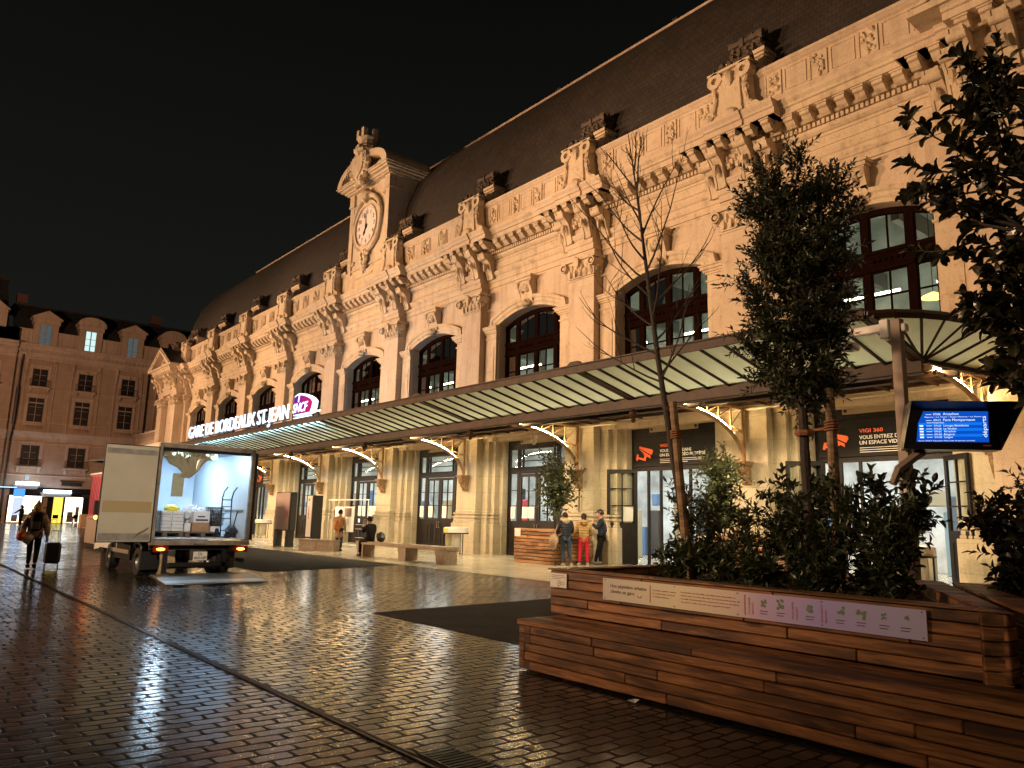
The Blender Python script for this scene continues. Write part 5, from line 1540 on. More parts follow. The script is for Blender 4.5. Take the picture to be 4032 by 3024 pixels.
PB = thing('timber_planter', (-1.0, 8.5, gz(8.5)), 'second stained timber planter touching the right side of the big one', 'planter')
m = MB()
beams_line(m, (-3.42, 8.98), (-1.86, 6.22), .05, 1.035, .17, rn)
beams_line(m, (-1.86, 6.22), (1.2, 7.4), .05, 1.035, .17, rn)
beams_line(m, (1.2, 7.4), (-.6, 10.4), .05, 1.035, .17, rn)
beams_line(m, (-.6, 10.4), (-3.42, 8.98), .05, 1.035, .17, rn)
m.build('planter_wall', M['wood'], PB)
m = MB()
for q in ([(-3.45, 9.03), (-1.87, 6.19), (-1.64, 6.42), (-3.13, 8.92)], [(-1.87, 6.19), (1.25, 7.4), (1.0, 7.55), (-1.64, 6.42)], [(-.6, 10.45), (-3.45, 9.03), (-3.13, 8.92), (-.65, 10.15)]):
    m.cur = rn.random(); m.pz(q, 1.037, 1.053)
m.build('top_boards', M['wood'], PB)
m = MB(); m.pz([(-3.2, 8.95), (-1.72, 6.42), (1.0, 7.5), (-.65, 10.15)], .3, .93)
for i in range(40): a = rn.random(); b = rn.random(); m.blob((-1.7 - 1.3 * a + 2.0 * b, 6.7 + 2.1 * a + .9 * b, .93), rn.uniform(.04, .13), 6, 4, .8, rz=.5)
m.build('soil', M['soil'], PB)


def square_planter(cx, cy, w, d, z0, h, label):
    T = thing('wooden_tub', (cx, cy, z0), label, 'planter', 'square pine planters in front of the station')
    m = MB(); n = 10; hh = h / n
    for i in range(n):
        for (ax, ay, bx_, by_) in ((cx - w / 2, cy - d / 2, cx + w / 2, cy - d / 2), (cx + w / 2, cy - d / 2, cx + w / 2, cy + d / 2), (cx - w / 2, cy + d / 2, cx - w / 2, cy - d / 2), (cx + w / 2, cy + d / 2, cx - w / 2, cy + d / 2)):
            p0 = Vector((ax, ay, 0)); p1 = Vector((bx_, by_, 0)); dd = p1 - p0; L = dd.length; a = math.atan2(dd.y, dd.x)
            cut = rn.choice((L, L * .62, L * .35)) if i % 2 else L
            for (s0, s1) in ((0, cut), (cut, L)):
                if s1 - s0 < .05: continue
                m.cur = rn.random(); k0 = len(m.v)
                m.bbox(s0 + .002 + (.09 if i % 2 and s0 == 0 else 0), s1 - .002 - (0 if i % 2 else .09 if s1 == L else 0), rn.uniform(-.006, .006), .09, z0 + i * hh + .008, z0 + (i + 1) * hh - .008, .012)
                m.xf(Matrix.Translation(p0) @ Matrix.Rotation(a, 4, 'Z'), k0)
    m.build('side', M['woodpale'], T)
    m = MB(); m.box(cx - w / 2 + .06, cx + w / 2 - .06, cy - d / 2 + .06, cy + d / 2 - .06, z0 + .02, z0 + h - .06); m.build('soil', M['soil'], T)
    m = MB(); m.box(cx - w / 2 + .06, cx - w / 2 + .34, cy - d / 2 - .018, cy - d / 2 - .008, z0 + h - .27, z0 + h - .02); m.build('notice_plate', M['white'], T)
    return T


square_planter(-18.83, 17.45, 1.93, 1.75, gz(16.6), 1.12, 'square pine tub with a small evergreen behind the three standing people')
square_planter(-11.5, 17.5, 1.9, 1.75, gz(16.6), 1.10, 'square pine tub half hidden behind the shrubs of the big planter')

# ------------------------------------------------------------------ foliage
def leafmesh(m, p, d, up, L, W, fold=.25):
    d = d.normalized(); s = d.cross(up)
    if s.length < 1e-4: s = d.orthogonal()
    s.normalize(); n = s.cross(d).normalized()
    if W > .05:
        f = W * fold
        vs = [p, p + d * L * .33, p + d * L * .66 - n * L * .03, p + d * L * .97 - n * L * .12]
        for q in (1, -1): vs += [p + d * L * .16 + s * W * .26 * q + n * f * .5, p + d * L * .45 + s * W * .50 * q + n * f, p + d * L * .75 + s * W * .40 * q + n * (f * .6 - L * .05), p + d * L * .92 + s * W * .17 * q - n * L * .09]
        fs = []
        for k in (4, 8): fs += [(0, 1, k), (1, k + 1, k), (1, 2, k + 1), (2, k + 2, k + 1), (2, k + 3, k + 2), (2, 3, k + 3)]
        m.add(vs, fs)
        return
    a = p + d * L * .42 + s * W * .5 + n * W * fold; b = p + d * L * .42 - s * W * .5 + n * W * fold
    c = p + d * L - n * L * .10; e = p + d * L * .45
    m.add([p, a, c, b, e], [(0, 4, 1), (4, 2, 1), (0, 3, 4), (3, 2, 4)])


def rv(rn, zb=0.0):
    while True:
        v = Vector((rn.uniform(-1, 1), rn.uniform(-1, 1), rn.uniform(-1, 1) + zb))
        if .05 < v.length < 1.5: return v.normalized()


def twig_leaves(ml, mt, rn, p, d, L, nl, ll, lw, tr=.004, droop=.0):
    pts = [p]; q = p.copy(); dd = d.copy()
    for i in range(4):
        dd = (dd + rv(rn) * .22 + Vector((0, 0, -droop))).normalized(); q = q + dd * L / 4; pts.append(q.copy())
    if mt is not None: mt.tube(pts, [tr, tr * .9, tr * .75, tr * .6, tr * .4], 3, cap=False)
    for i in range(nl):
        t = (i + .5) / nl * 4; k = min(3, int(t)); f = t - k
        pos = pts[k].lerp(pts[k + 1], f); ax = (pts[k + 1] - pts[k]).normalized()
        az = i * 2.4 + rn.uniform(-.4, .4); o = ax.orthogonal().normalized(); o = Matrix.Rotation(az, 3, ax) @ o
        ld = (ax * .75 + o * (1.0 if i < nl - 2 else .3) + rv(rn) * .25).normalized()
        ml.cur = rn.random()
        k_ = rn.uniform(.7, 1.15)
        leafmesh(ml, pos, ld, ax + Vector((0, 0, .5)), ll * k_, lw * k_)


def tree_crown(root, rn, p0, stem_pts, env, ntw, ll, lw, nl, tl, leafmat, r0, limbs=26, up=.5):
    """env(t) -> radius of the crown at height fraction t along the stem's leafy part"""
    mt = MB(); ml = MB()
    pts = [Vector(p) for p in stem_pts]
    def at(t):
        k = t * (len(pts) - 1); i = min(len(pts) - 2, int(k)); return pts[i].lerp(pts[i + 1], k - i)
    lim = []
    for i in range(limbs):
        t = p0 + (1 - p0) * (i + .5) / limbs; b = at(t); az = i * 2.399; rad = env((t - p0) / (1 - p0))
        d = Vector((math.cos(az), math.sin(az), up + rn.uniform(-.2, .3))).normalized()
        L = rad * rn.uniform(.7, 1.05); q = [b]; dd = d.copy()
        for s in range(4): dd = (dd + rv(rn) * .18 + Vector((0, 0, .10))).normalized(); q.append(q[-1] + dd * L / 4)
        mt.tube(q, [r0 * (1 - t * .6), r0 * .7 * (1 - t * .5), r0 * .5, r0 * .35, r0 * .2], 5, cap=False); lim.append((t, q))
    for i in range(ntw):
        t, q = lim[rn.randrange(len(lim))]; f = rn.random() ** .6 * 4 * .999; k = int(f); b = q[k].lerp(q[k + 1], f - k)
        ax = at(t); out = (b - ax); out.z *= .3
        d = (out.normalized() * .8 + rv(rn, .35) * .9).normalized() if out.length > .02 else rv(rn, .3)
        twig_leaves(ml, mt, rn, b, d, tl * rn.uniform(.6, 1.3), nl, ll, lw)
    return mt, ml


rn = random.Random(21)
# bare young tree
BT = thing('bare_tree', (-6.11, 8.1, .95), 'thin leafless young tree in the big planter, standing against the lit facade', 'tree')
tp = [(-6.11, 8.1, .9), (-6.24, 8.1, 1.48), (-6.43, 8.1, 2.47), (-6.52, 8.1, 3.02), (-6.67, 8.1, 3.88), (-6.79, 8.1, 4.71), (-6.93, 8.1, 5.69), (-7.04, 8.1, 6.44), (-7.21, 8.1, 7.48)]
m = MB(); m.tube(tp, [.050, .046, .042, .040, .036, .030, .022, .014, .005], 9); 
for i in range(len(tp) - 2): 
    a = Vector(tp[i + 1]); m.blob(tuple(a + Vector((.02, -.02, .1))), .05 * (1 - i * .1), 6, 4, .5)
m.build('trunk', M['bark'], BT, smooth=True)
m = MB()
def shoot(p, d, L, r, lvl):
    q = [p]; dd = d.normalized(); n = 7
    for s in range(n):
        dd = (dd + rv(rn) * .10 + Vector((0, 0, .09))).normalized(); q.append(q[-1] + dd * L / n)
    m.tube(q, [r * (1 - .8 * s / n) for s in range(n + 1)], 4 if lvl else 5, cap=False)
    if lvl < 2:
        for s in range(2, n, 1 if lvl == 0 else 2):
            if rn.random() < .75:
                o = rv(rn); o = (o - dd * o.dot(dd)).normalized()
                shoot(q[s], (q[s + 1] - q[s]).normalized() * .8 + o * .6 + Vector((0, 0, .2)), L * rn.uniform(.22, .42), r * .45, lvl + 1)
for (t, dx, dy, dz, L) in ((3.55, 1.0, -.3, .75, 1.4), (3.5, -1, .1, .32, 1.9), (3.6, .6, .5, .9, 1.0), (3.9, -.9, -.5, .35, 1.5), (4.3, -1, .3, .55, 2.0), (4.45, .7, -.4, 1.1, 1.6), (4.6, .9, .3, .9, 1.4), (4.75, -.8, -.5, .8, 1.5),
                           (5.0, -1, .0, .75, 1.9), (5.15, .8, .1, 1.25, 1.6), (5.4, .4, -.7, 1.0, 1.1), (5.6, -1, -.2, .7, 1.35), (5.7, .8, .3, 1.5, 1.3), (5.9, -.8, .3, .9, 1.1), (6.1, -1, .2, .62, 1.2), (6.4, .5, -.3, 1.6, .9), (6.45, -.7, -.3, .9, .9), (6.7, -.5, .4, 1.1, .7), (6.75, .4, .1, 1.4, .6), (4.1, .3, .8, .9, 1.2), (5.3, -.3, -.9, .9, 1.0)):
    i = max(k for k in range(len(tp)) if tp[k][2] <= t); i = min(i, len(tp) - 2); f = (t - tp[i][2]) / (tp[i + 1][2] - tp[i][2])
    shoot(Vector(tp[i]).lerp(Vector(tp[i + 1]), f), Vector((dx, dy, dz)), L, .017, 0)
m.build('crown', M['bark'], BT)

def stake(p, label, h=2.3, dx=-.06):
    T = thing('support_stake', (p[0], p[1], .93), label, 'stake', 'tree stakes')
    m = MB(); m.tube([(p[0] - dx * .0, p[1], .9), (p[0] + dx * .5, p[1], .9 + h * .5), (p[0] + dx, p[1], .9 + h)], [.058, .056, .052], 10); m.build('post', M['stake'], T)
    m = MB()
    for dz in (0, .03, .06, .09): m.tube([(p[0] + dx * .8 + .07 * math.cos(a * PI / 4), p[1] + .07 * math.sin(a * PI / 4), h * .78 + .9 + dz + .004 * a) for a in range(9)], .012, 4)
    m.tube([(p[0] + dx * .8, p[1], h * .78 + .95), (p[0] - .24, p[1], h * .78 + .93)], .022, 5)
    m.build('tie', plain('jute_tie', (.24, .10, .05), .9) if 'jute_tie' not in D.materials else D.materials['jute_tie'], T)
stake((-6.20 + .10, 7.98), 'pine stake beside the leafless tree, tied near its top', 2.28, -.22)
stake((-4.10, 7.9), 'pine stake beside the tall bushy evergreen tree', 2.2, -.02)

# column shaped evergreen
ET = thing('evergreen_tree', (-4.36, 7.85, .95), 'tall dense dark evergreen tree with small leaves in the middle of the big planter', 'tree')
sp = [(-4.36, 7.85, .9), (-4.41, 7.86, 2.2), (-4.44, 7.9, 2.9), (-4.46, 7.9, 3.7), (-4.45, 7.9, 4.5), (-4.44, 7.9, 5.35)]
m = MB(); m.tube(sp, [.06, .055, .05, .04, .03, .01], 9); m.build('trunk', M['bark'], ET, smooth=True)
def envE(t): return (.52 + .26 * min(1, t * 3)) * (1 - max(0, t - .80) * .9) * (1 + .12 * math.sin(t * 17))
mt, ml = tree_crown(ET, rn, .37, sp, envE, 1500, .085, .032, 15, .30, None, .022, 54, .55)
mt.build('limbs', M['bark'], ET); ml.build('crown', M['leafA'], ET)
m = MB(); m.tube([(-4.41 + .08 * math.cos(a * PI / 4), 7.86 + .08 * math.sin(a * PI / 4), 2.62) for a in range(9)], .035, 6); m.build('tie', D.materials['jute_tie'], ET)

# big leaved tree on the right
MT = thing('magnolia_tree', (-1.75, 7.75, .95), 'dark big leaved magnolia rising from the second planter right of the departure display', 'tree')
m = MB(); ml = MB()
trunk = [(-1.70, 7.7, .9), (-1.78, 7.7, 1.9), (-1.85, 7.65, 2.7), (-1.9, 7.65, 3.6), (-1.95, 7.6, 4.6), (-1.95, 7.6, 5.6)]
m.tube(trunk, [.06, .055, .05, .04, .03, .012], 8)
for i in range(120):
    t = rn.uniform(.36, 1.0); k = t * 5; j = min(4, int(k)); b = Vector(trunk[j]).lerp(Vector(trunk[j + 1]), k - j)
    az = rn.uniform(0, 2 * PI); d = Vector((math.cos(az), math.sin(az), rn.uniform(.2, .8))).normalized(); L = rn.uniform(.4, .95) * (1.0 - .25 * t)
    if math.cos(az) < -.3: L *= 1.05
    q = [b]; dd = d.copy()
    for s in range(4): dd = (dd + rv(rn) * .25 + Vector((0, 0, .12))).normalized(); q.append(q[-1] + dd * L / 4)
    m.tube(q, [.018, .015, .012, .009, .006], 5, cap=False)
    for f in (2, 3, 4):
        for w in range(2 if f < 4 else 1):
            dr = (dd + rv(rn) * .7).normalized(); twig_leaves(ml, m, rn, q[f], dr, .15, 6, .145, .085, .005)
for (ax, ay, az_, L) in ((-.9, -.1, .25, 1.25), (-.8, -.3, .5, 1.0), (-.7, .1, .1, 1.1)):
    for t in (3.4, 4.2, 4.7):
        b = Vector((-1.92, 7.63, t)); dd = Vector((ax, ay, az_)).normalized(); q = [b]
        LL = L * (.55 if t < 4 else 1.0)
        for s in range(5): dd = (dd + rv(rn) * .22 + Vector((0, 0, .08))).normalized(); q.append(q[-1] + dd * LL / 5)
        m.tube(q, [.02, .017, .014, .011, .008, .005], 5, cap=False)
        for f in (2, 3, 4, 5):
            for w in range(2): twig_leaves(ml, m, rn, q[f], (dd + rv(rn) * .7).normalized(), .15, 6, .15, .085, .005)
m.build('trunk', M['bark'], MT); ml.build('crown', M['leafB'], MT)


def shrub(x, y, z, h, w, n, label, mat, ll=.07, lw=.026, seed=1, group='shrubs planted in the timber planters', stems=7, nl=9, cat='shrub'):
    r = random.Random(seed); T = thing('leafy_shrub', (x, y, z), label, cat, group)
    ms = MB(); ml = MB(); lim = []
    for i in range(stems):
        az = i * 2.4 + r.random(); lean = r.uniform(.1, .42); q = [Vector((x + .06 * math.cos(az), y + .06 * math.sin(az), z - .03))]
        d = Vector((math.cos(az) * lean * w / .5, math.sin(az) * lean * w / .5, 1)).normalized(); L = h * r.uniform(.7, 1.0)
        for s in range(5): d = (d + rv(r) * .14).normalized(); q.append(q[-1] + d * L / 5)
        ms.tube(q, [.011, .010, .008, .007, .005, .003], 4, cap=False); lim.append(q)
    for i in range(n):
        q = lim[r.randrange(stems)]; f = (r.random() ** .75) * 4.98 + .02; k = int(f); b = q[k].lerp(q[k + 1], f - k)
        d = (rv(r, .45) + Vector((0, 0, .25))).normalized()
        twig_leaves(ml, ms, r, b, d, r.uniform(.10, .26) * (w / .5), nl, ll, lw, .0028)
    ms.build('stems', M['bark'], T); ml.build('foliage', mat, T)
    return T


S = [(-6.25, 8.35, 1.25, .50, 170, 'leftmost tall shrub of the big planter, beside the open station door', 'leafC', 1), (-5.80, 8.15, .45, .40, 80, 'low shrub just right of the leafless tree trunk', 'leafC', 2),
     (-5.70, 7.2, .48, .40, 70, 'low bushy plant in front of the second shrub of the big planter', 'leafC', 3), (-5.15, 7.9, .85, .40, 60, 'thin see-through shrub with tiny leaves left of the evergreen trunk', 'leafC', 4),
     (-4.75, 7.35, .90, .40, 110, 'small rounded shrub at the foot of the evergreen tree', 'leafC', 5), (-4.60, 8.1, 1.30, .50, 170, 'tall shrub directly behind the evergreen tree trunk', 'leafA', 6),
     (-4.00, 7.35, 1.22, .46, 150, 'upright shrub right of the evergreen trunk above the painted lilac reflection of the strip', 'leafC', 7), (-3.55, 7.6, 1.30, .48, 150, 'tall shrub standing under the lamp post', 'leafA', 8),
     (-3.20, 7.0, 1.05, .42, 130, 'rightmost shrub of the big planter beside the seam of the two planters', 'leafC', 9), (-4.35, 6.8, .38, .34, 60, 'low leafy plant behind the middle of the printed strip', 'leafC', 10),
     (-3.75, 6.75, .34, .30, 50, 'low leafy plant behind the painted lilac reflection on the printed strip', 'leafC', 15)]
for x_, y_, h_, w_, n_, lb, mt_, sd in S:
    shrub(x_, y_, .93, h_, w_, int(n_ * (1.05 if sd != 4 else 1.0)), lb, M[mt_], ll=.10 if sd not in (4,) else .05, lw=(.036 if sd % 2 else .052) if sd != 4 else .022, seed=sd, stems=11 if h_ > 1 else 7)
shrub(-2.55, 8.4, .93, 1.25, .50, 230, 'tall glossy shrub in the second planter right of the litter bin', M['leafB'], .11, .055, 12)
shrub(-2.05, 7.6, .93, 1.25, .52, 240, 'glossy shrub under the magnolia at the front of the second planter', M['leafB'], .11, .055, 13)
shrub(-1.9, 8.6, .93, 1.35, .55, 230, 'shrub behind the others at the back of the second planter', M['leafA'], .09, .03, 14)

def tub_tree(x, y, z, h, w, n, label, mat, seed, ll=.10, lw=.05, lowbare=.35):
    r = random.Random(seed); T = thing('tub_tree', (x, y, z), label, 'small tree', 'small trees in the square pine tubs')
    ms = MB(); ml = MB(); lim = []
    for i in range(6):
        az = i * 1.05 + r.random(); q = [Vector((x + .05 * math.cos(az), y + .05 * math.sin(az), z - .03))]; d = Vector((math.cos(az) * .16, math.sin(az) * .16, 1)).normalized(); L = h * r.uniform(.82, 1.0)
        for s in range(6): d = (d + rv(r) * .10).normalized(); q.append(q[-1] + d * L / 6)
        ms.tube(q, [.016, .014, .012, .010, .008, .006, .003], 4, cap=False); lim.append(q)
    for i in range(n):
        q = lim[r.randrange(6)]; f = (lowbare + (1 - lowbare) * r.random()) * 5.98; k = int(f); b = q[k].lerp(q[k + 1], f - k)
        d = (rv(r, .25)).normalized(); twig_leaves(ml, ms, r, b, d, r.uniform(.2, .42) * w, 8, ll, lw, .004)
    ms.build('stems', M['bark'], T); ml.build('foliage', mat, T)
tub_tree(-18.75, 17.5, gz(17) + 1.06, 2.5, 1.55, 220, 'small dark evergreen growing from the tub behind the three people', M['leafE'], 31, .15, .07)
tub_tree(-12.0, 17.1, gz(17) + 1.04, 2.35, 1.5, 230, 'small lit glossy laurel growing from the tub behind the shrubs', M['leafD'], 32, .15, .06, .2)

# ------------------------------------------------------------------ lamp post and departure display
LP = thing('lamp_post', (-4.02, 9.45, gz(9.4)), 'square warm grey lamp post with a flat lamp head behind the planter', 'lamp post')
m = MB(); m.bbox(-4.085, -3.955, 9.385, 9.515, gz(9.4), 1.75, .006); m.bbox(-4.08, -3.96, 9.39, 9.51, 2.10, 4.15, .006)
m.build('pole', M['lamppost'], LP)
m = MB(); m.lathe([(.085, 1.75), (.085, 2.12)], -4.02, 9.45, 14); m.lathe([(.09, 2.10), (.095, 2.14), (.09, 2.16)], -4.02, 9.45, 14); m.build('collar', M['grey'], LP)
m = MB(); m.bbox(-4.2, -4.09, 9.36, 9.54, 3.92, 4.16, .01); m.bbox(-4.62, -4.19, 9.40, 9.50, 4.02, 4.12, .01); m.bbox(-3.955, -3.90, 9.40, 9.50, 3.98, 4.08, .01)
m.build('arm', M['white'], LP)
m = MB(); k0 = len(m.v); m.lathe([(.02, .06), (.22, .05), (.26, .0), (.24, -.04), (.20, -.05)], 0, 0, 20); m.xf(Matrix.Translation((-4.72, 9.35, 3.92)) @ Matrix.Rotation(R(14), 4, 'Y') @ Matrix.Scale(1.0, 4), k0); m.build('lamp_head', M['white'], LP, smooth=True)
m = MB(); k0 = len(m.v); m.lathe([(.19, -.052), (.19, -.058)], 0, 0, 20); m.xf(Matrix.Translation((-4.72, 9.35, 3.92)) @ Matrix.Rotation(R(14), 4, 'Y'), k0); m.build('lens', M['black'], LP)

# display: local frame, x right, z up, faces -y
DSP = thing('departure_display', (-3.46, 9.55, 0), 'black angular departure display with a glowing blue timetable screen on the lamp post', 'departure display', rz=R(34))
L_ = lambda p: p
DM = MB()
# housing: wide top with a visor, tapering down
W1, W2 = .62, .46
fr_, bk = -.10, .14
DM.add([(-.60, fr_, 2.52), (.40, fr_, 2.50), (.62, -.30, 3.02), (-.52, -.30, 3.05), (-.60, bk, 2.52), (.40, bk, 2.50), (.62, bk, 3.02), (-.52, bk, 3.05)],
       [(0, 1, 5, 4), (3, 7, 6, 2), (4, 5, 6, 7), (0, 4, 7, 3), (1, 2, 6, 5)])
DM.add([(-.60, fr_, 2.52), (.40, fr_, 2.50), (.36, -.12, 2.96), (-.50, -.12, 2.97)], [(0, 1, 2, 3)])
DM.add([(.40, fr_, 2.50), (.62, -.30, 3.02), (.36, -.12, 2.96)], [(0, 1, 2)])
DM.add([(-.60, fr_, 2.52), (-.52, -.30, 3.05), (-.50, -.12, 2.97)], [(0, 2, 1)])
DM.add([(-.52, -.30, 3.05), (.62, -.30, 3.02), (.36, -.12, 2.96), (-.50, -.12, 2.97)], [(0, 1, 2, 3)])
DM.build('housing', plain('glossy_black_housing', (.006, .006, .008), .35, spec=.25), DSP, local=True)
m = MB(); m.tube([(-.35, .10, 2.52), (-.62, .12, 2.30), (-.70, .10, 2.12)], [.06, .06, .05], 6); m.build('support_arm', M['lamppost'], DSP, local=True)
scr = emit('blue_screen', (0.004, 0.09, 0.62), 0.9); scr2 = emit('blue_screen_row', (0.006, 0.19, 0.90), 1.0); wt = emit('white_screen_text', (.70, .86, 1.0), 1.3)
def SP(x, z, o=0.004): return (x, -.10 - .045 * (z - 2.52) - o, z)
x0_, x1_, z0_, z1_ = -.43, .28, 2.60, 2.94
m = MB(); m.add([SP(x0_ - .03, z0_), SP(x1_, z0_ - .01), SP(x1_ + .01, z1_), SP(x0_ + .06, z1_ + .01), SP(x0_ - .0, z1_ - .12)], [(0, 1, 2, 3, 4)]); sc_ = m.build('screen', scr, DSP, local=True)
m = MB()
for i in range(3): za = 2.655 + i * .066; m.add([SP(x0_ + .0, za, .006), SP(x1_ - .06, za, .006), SP(x1_ - .06, za + .03, .006), SP(x0_ + .0, za + .03, .006)], [(0, 1, 2, 3)])
m.build('screen_rows', scr2, DSP, local=True)
WD = WL[DSP.name]
def stxt(s, x, z, h, w=None, rot=0.0):
    text('screen_text', s, wt, WD @ Matrix.Translation(SP(x, z, .009)) @ Matrix.Rotation(PI / 2, 4, 'X') @ Matrix.Rotation(rot, 4, 'Z'), DSP, h=h, width=w, ext=.0005)
rows = [('07h06', 'Arcachon', 2.903, .029), ('07h12', 'Paris Montparnasse', 2.834, .029), ('07h24', 'Limoges Bénédictins', 2.772, .022), ('07h28', 'Le Verdon', 2.738, .022), ('07h36', 'Arcachon', 2.706, .022), ('07h38', 'Bergerac', 2.673, .022), ('07h38', 'Langon', 2.640, .022)]
for tme, d_, z_, h_ in rows:
    stxt(tme, -.27, z_, h_ * .85, .075); stxt(d_, -.17, z_, h_)
    m = MB(); m.add([SP(-.35, z_ + .006, .008), SP(-.29, z_ + .006, .008), SP(-.29, z_ + .011, .008), SP(-.35, z_ + .011, .008)], [(0, 1, 2, 3)])
    if z_ < 2.80: m.add([SP(-.42, z_, .008), SP(-.38, z_, .008), SP(-.38, z_ + .018, .008), SP(-.42, z_ + .018, .008)], [(0, 1, 2, 3)])
    m.build('train_mark', wt, DSP, local=True)
stxt('Biganos • La Teste • Gujan-Mestras • La Hume', -.36, 2.876, .013, .58); stxt('Paris Montparnasse', -.34, 2.810, .016)
stxt('Gares SNCF Aquitaine Mercredi 24 janvier arrivées', -.44, 2.604, .012, .58)
text('screen_text', 'départs', wt, WD @ Matrix.Translation(SP(.262, 2.645, .022)) @ Matrix.Rotation(PI / 2, 4, 'X') @ Matrix.Rotation(PI / 2, 4, 'Z'), DSP, h=.045, width=.24, ext=.0005)
m = MB(); m.box(.22, .30, -.108, -.10, 2.545, 2.56); m.build('maker_mark', M['redink'], DSP, local=True)

# ------------------------------------------------------------------ delivery lorry
TR = thing('delivery_lorry', (-21.5, 6.2, gz(6)), 'small white box lorry with its back doors open and a cold lit load space', 'lorry')
tz = gz(6)
box_in = plain('white_insulated_liner', (.62, .70, .78), .35, nscale=1.5, namp=.05)
m = MB()
m.box(-23.4, -19.06, 5.06, 5.12, .93, 3.12); m.box(-23.4, -19.06, 7.26, 7.32, .93, 3.12); m.box(-23.4, -19.06, 5.06, 7.32, 3.12, 3.20); m.box(-23.46, -23.4, 5.06, 7.32, .93, 3.20)
m.build('box_body', M['paletruck'], TR)
m = MB(); m.box(-23.39, -19.07, 5.121, 5.135, .98, 3.11); m.box(-23.39, -19.07, 7.245, 7.259, .98, 3.11); m.box(-23.39, -19.07, 5.136, 7.244, 3.10, 3.118); m.box(-23.395, -23.38, 5.136, 7.244, .98, 3.10); m.box(-23.38, -19.07, 5.136, 7.244, .955, .98)
for yy in (5.14, 7.235): m.box(-23.3, -19.2, yy, yy + .008 * (1 if yy < 6 else -1), 1.68, 1.72)
m.box(-23.37, -23.36, 6.3, 6.34, .98, 3.1); m.box(-21.8, -21.76, 7.235, 7.25, 1.3, 3.05); m.box(-23.36, -23.34, 6.05, 6.08, .98, 3.0)
m.build('load_liner', box_in, TR)
m = MB(); m.box(-23.0, -19.3, 7.225, 7.24, 1.62, 1.68); m.box(-23.0, -19.3, 5.14, 5.155, 1.62, 1.68); m.build('lashing_rail', M['grey'], TR)
m = MB(); m.tube([(-19.6, 7.21, 1.64), (-19.62, 7.15, 1.3), (-19.58, 7.18, 1.05)], .014, 5); m.build('strap', M['black'], TR)
m = MB(); fr_m = plain('weathered_steel_frame', (.26, .22, .18), .5, .3, nscale=6, namp=.3)
m.bbox(-19.08, -18.98, 5.03, 5.12, .88, 3.18, .01); m.bbox(-19.08, -18.98, 7.24, 7.33, .88, 3.18, .01); m.bbox(-19.08, -18.98, 5.12, 7.24, 3.08, 3.18, .01); m.bbox(-19.10, -18.94, 5.03, 7.33, .82, .93, .01)
m.bbox(-18.96, -18.90, 6.0, 6.25, .84, .90, .008)
for zz in (1.0, 1.6, 2.3, 2.9): m.tube([(-18.97, 5.06, zz - .05), (-18.97, 5.06, zz + .05)], .022, 6)
m.build('rear_frame', fr_m, TR)
m = MB(); m.box(-23.3, -19.1, 5.35, 5.48, .66, .84); m.box(-23.3, -19.1, 6.9, 7.03, .66, .84)
for x_ in (-19.4, -20.6, -21.8, -22.8): m.box(x_, x_ + .1, 5.12, 7.26, .70, .86)
m.box(-22.6, -20.9, 5.10, 5.16, .38, .74); m.box(-22.5, -22.44, 5.1, 5.3, .36, .9)
m.box(-19.3, -19.12, 5.5, 6.9, .28, .40)
m.build('chassis', M['black'], TR)
m = MB(); m.bbox(-22.9, -21.0, 5.08, 5.13, .52, .62, .01); m.bbox(-22.3, -22.2, 5.08, 5.2, .5, .9, .01); m.build('side_guard', M['paletruck'], TR)
def wheel(x, y, r, w, par):
    k = MB(); k0 = 0
    k.lathe([(r * .55, -w / 2), (r * .92, -w / 2), (r, -w * .3), (r, w * .3), (r * .92, w / 2), (r * .55, w / 2), (r * .55, -w / 2)], 0, 0, 24)
    Mx = Matrix.Translation((x, y, r + tz)) @ Matrix.Rotation(PI / 2, 4, 'X'); k.xf(Mx); t_ = k.build('wheel', M['tire'], par, smooth=True)
    k = MB(); k.lathe([(.04, -w * .28), (r * .25, -w * .30), (r * .50, -w * .12), (r * .56, -w * .42), (r * .56, w * .42), (.02, w * .3)], 0, 0, 20); k.xf(Mx @ Matrix.Rotation(PI, 4, 'X')); k.build('rim', M['grey'], t_, smooth=True)
for x_, y_ in ((-23.35, 5.28), (-23.35, 7.1)): wheel(x_, y_, .34, .22, TR)
for x_, y_ in ((-20.3, 5.22), (-20.3, 5.46), (-20.3, 6.92), (-20.3, 7.16)): wheel(x_, y_, .35, .20, TR)
m = MB(); m.tube([(-20.75, 5.12, .55), (-20.65, 5.12, .75), (-20.3, 5.12, .83), (-19.95, 5.12, .75), (-19.85, 5.12, .5)], .035, 5); m.box(-19.87, -19.80, 5.08, 5.5, .22, .7); m.build('mudguard', M['black'], TR)
m = MB(); m.box(-19.82, -19.78, 6.85, 7.3, .22, .7); m.build('mudguard', M['black'], TR)
# cab
m = MB()
m.px([(5.22, .55), (7.16, .55), (7.2, 1.4), (7.0, 2.25), (5.38, 2.25), (5.18, 1.4)], -24.9, -23.5)
m.py([(-24.9, .5), (-24.9, 1.55), (-25.5, 1.35), (-25.6, .95), (-25.55, .45)], 5.24, 7.14)
m.build('cab', M['white'], TR)
m = MB(); m.box(-24.3, -24.2, 4.86, 5.02, 1.45, 1.85); m.box(-24.25, -24.2, 5.0, 5.25, 1.6, 1.64); m.build('mirror', M['black'], TR)
m = MB(); m.blob((-24.3, 4.93, 1.38), .055, 8, 6); m.build('indicator', emit('orange_side_lamp', (1, .35, .03), 14), TR)
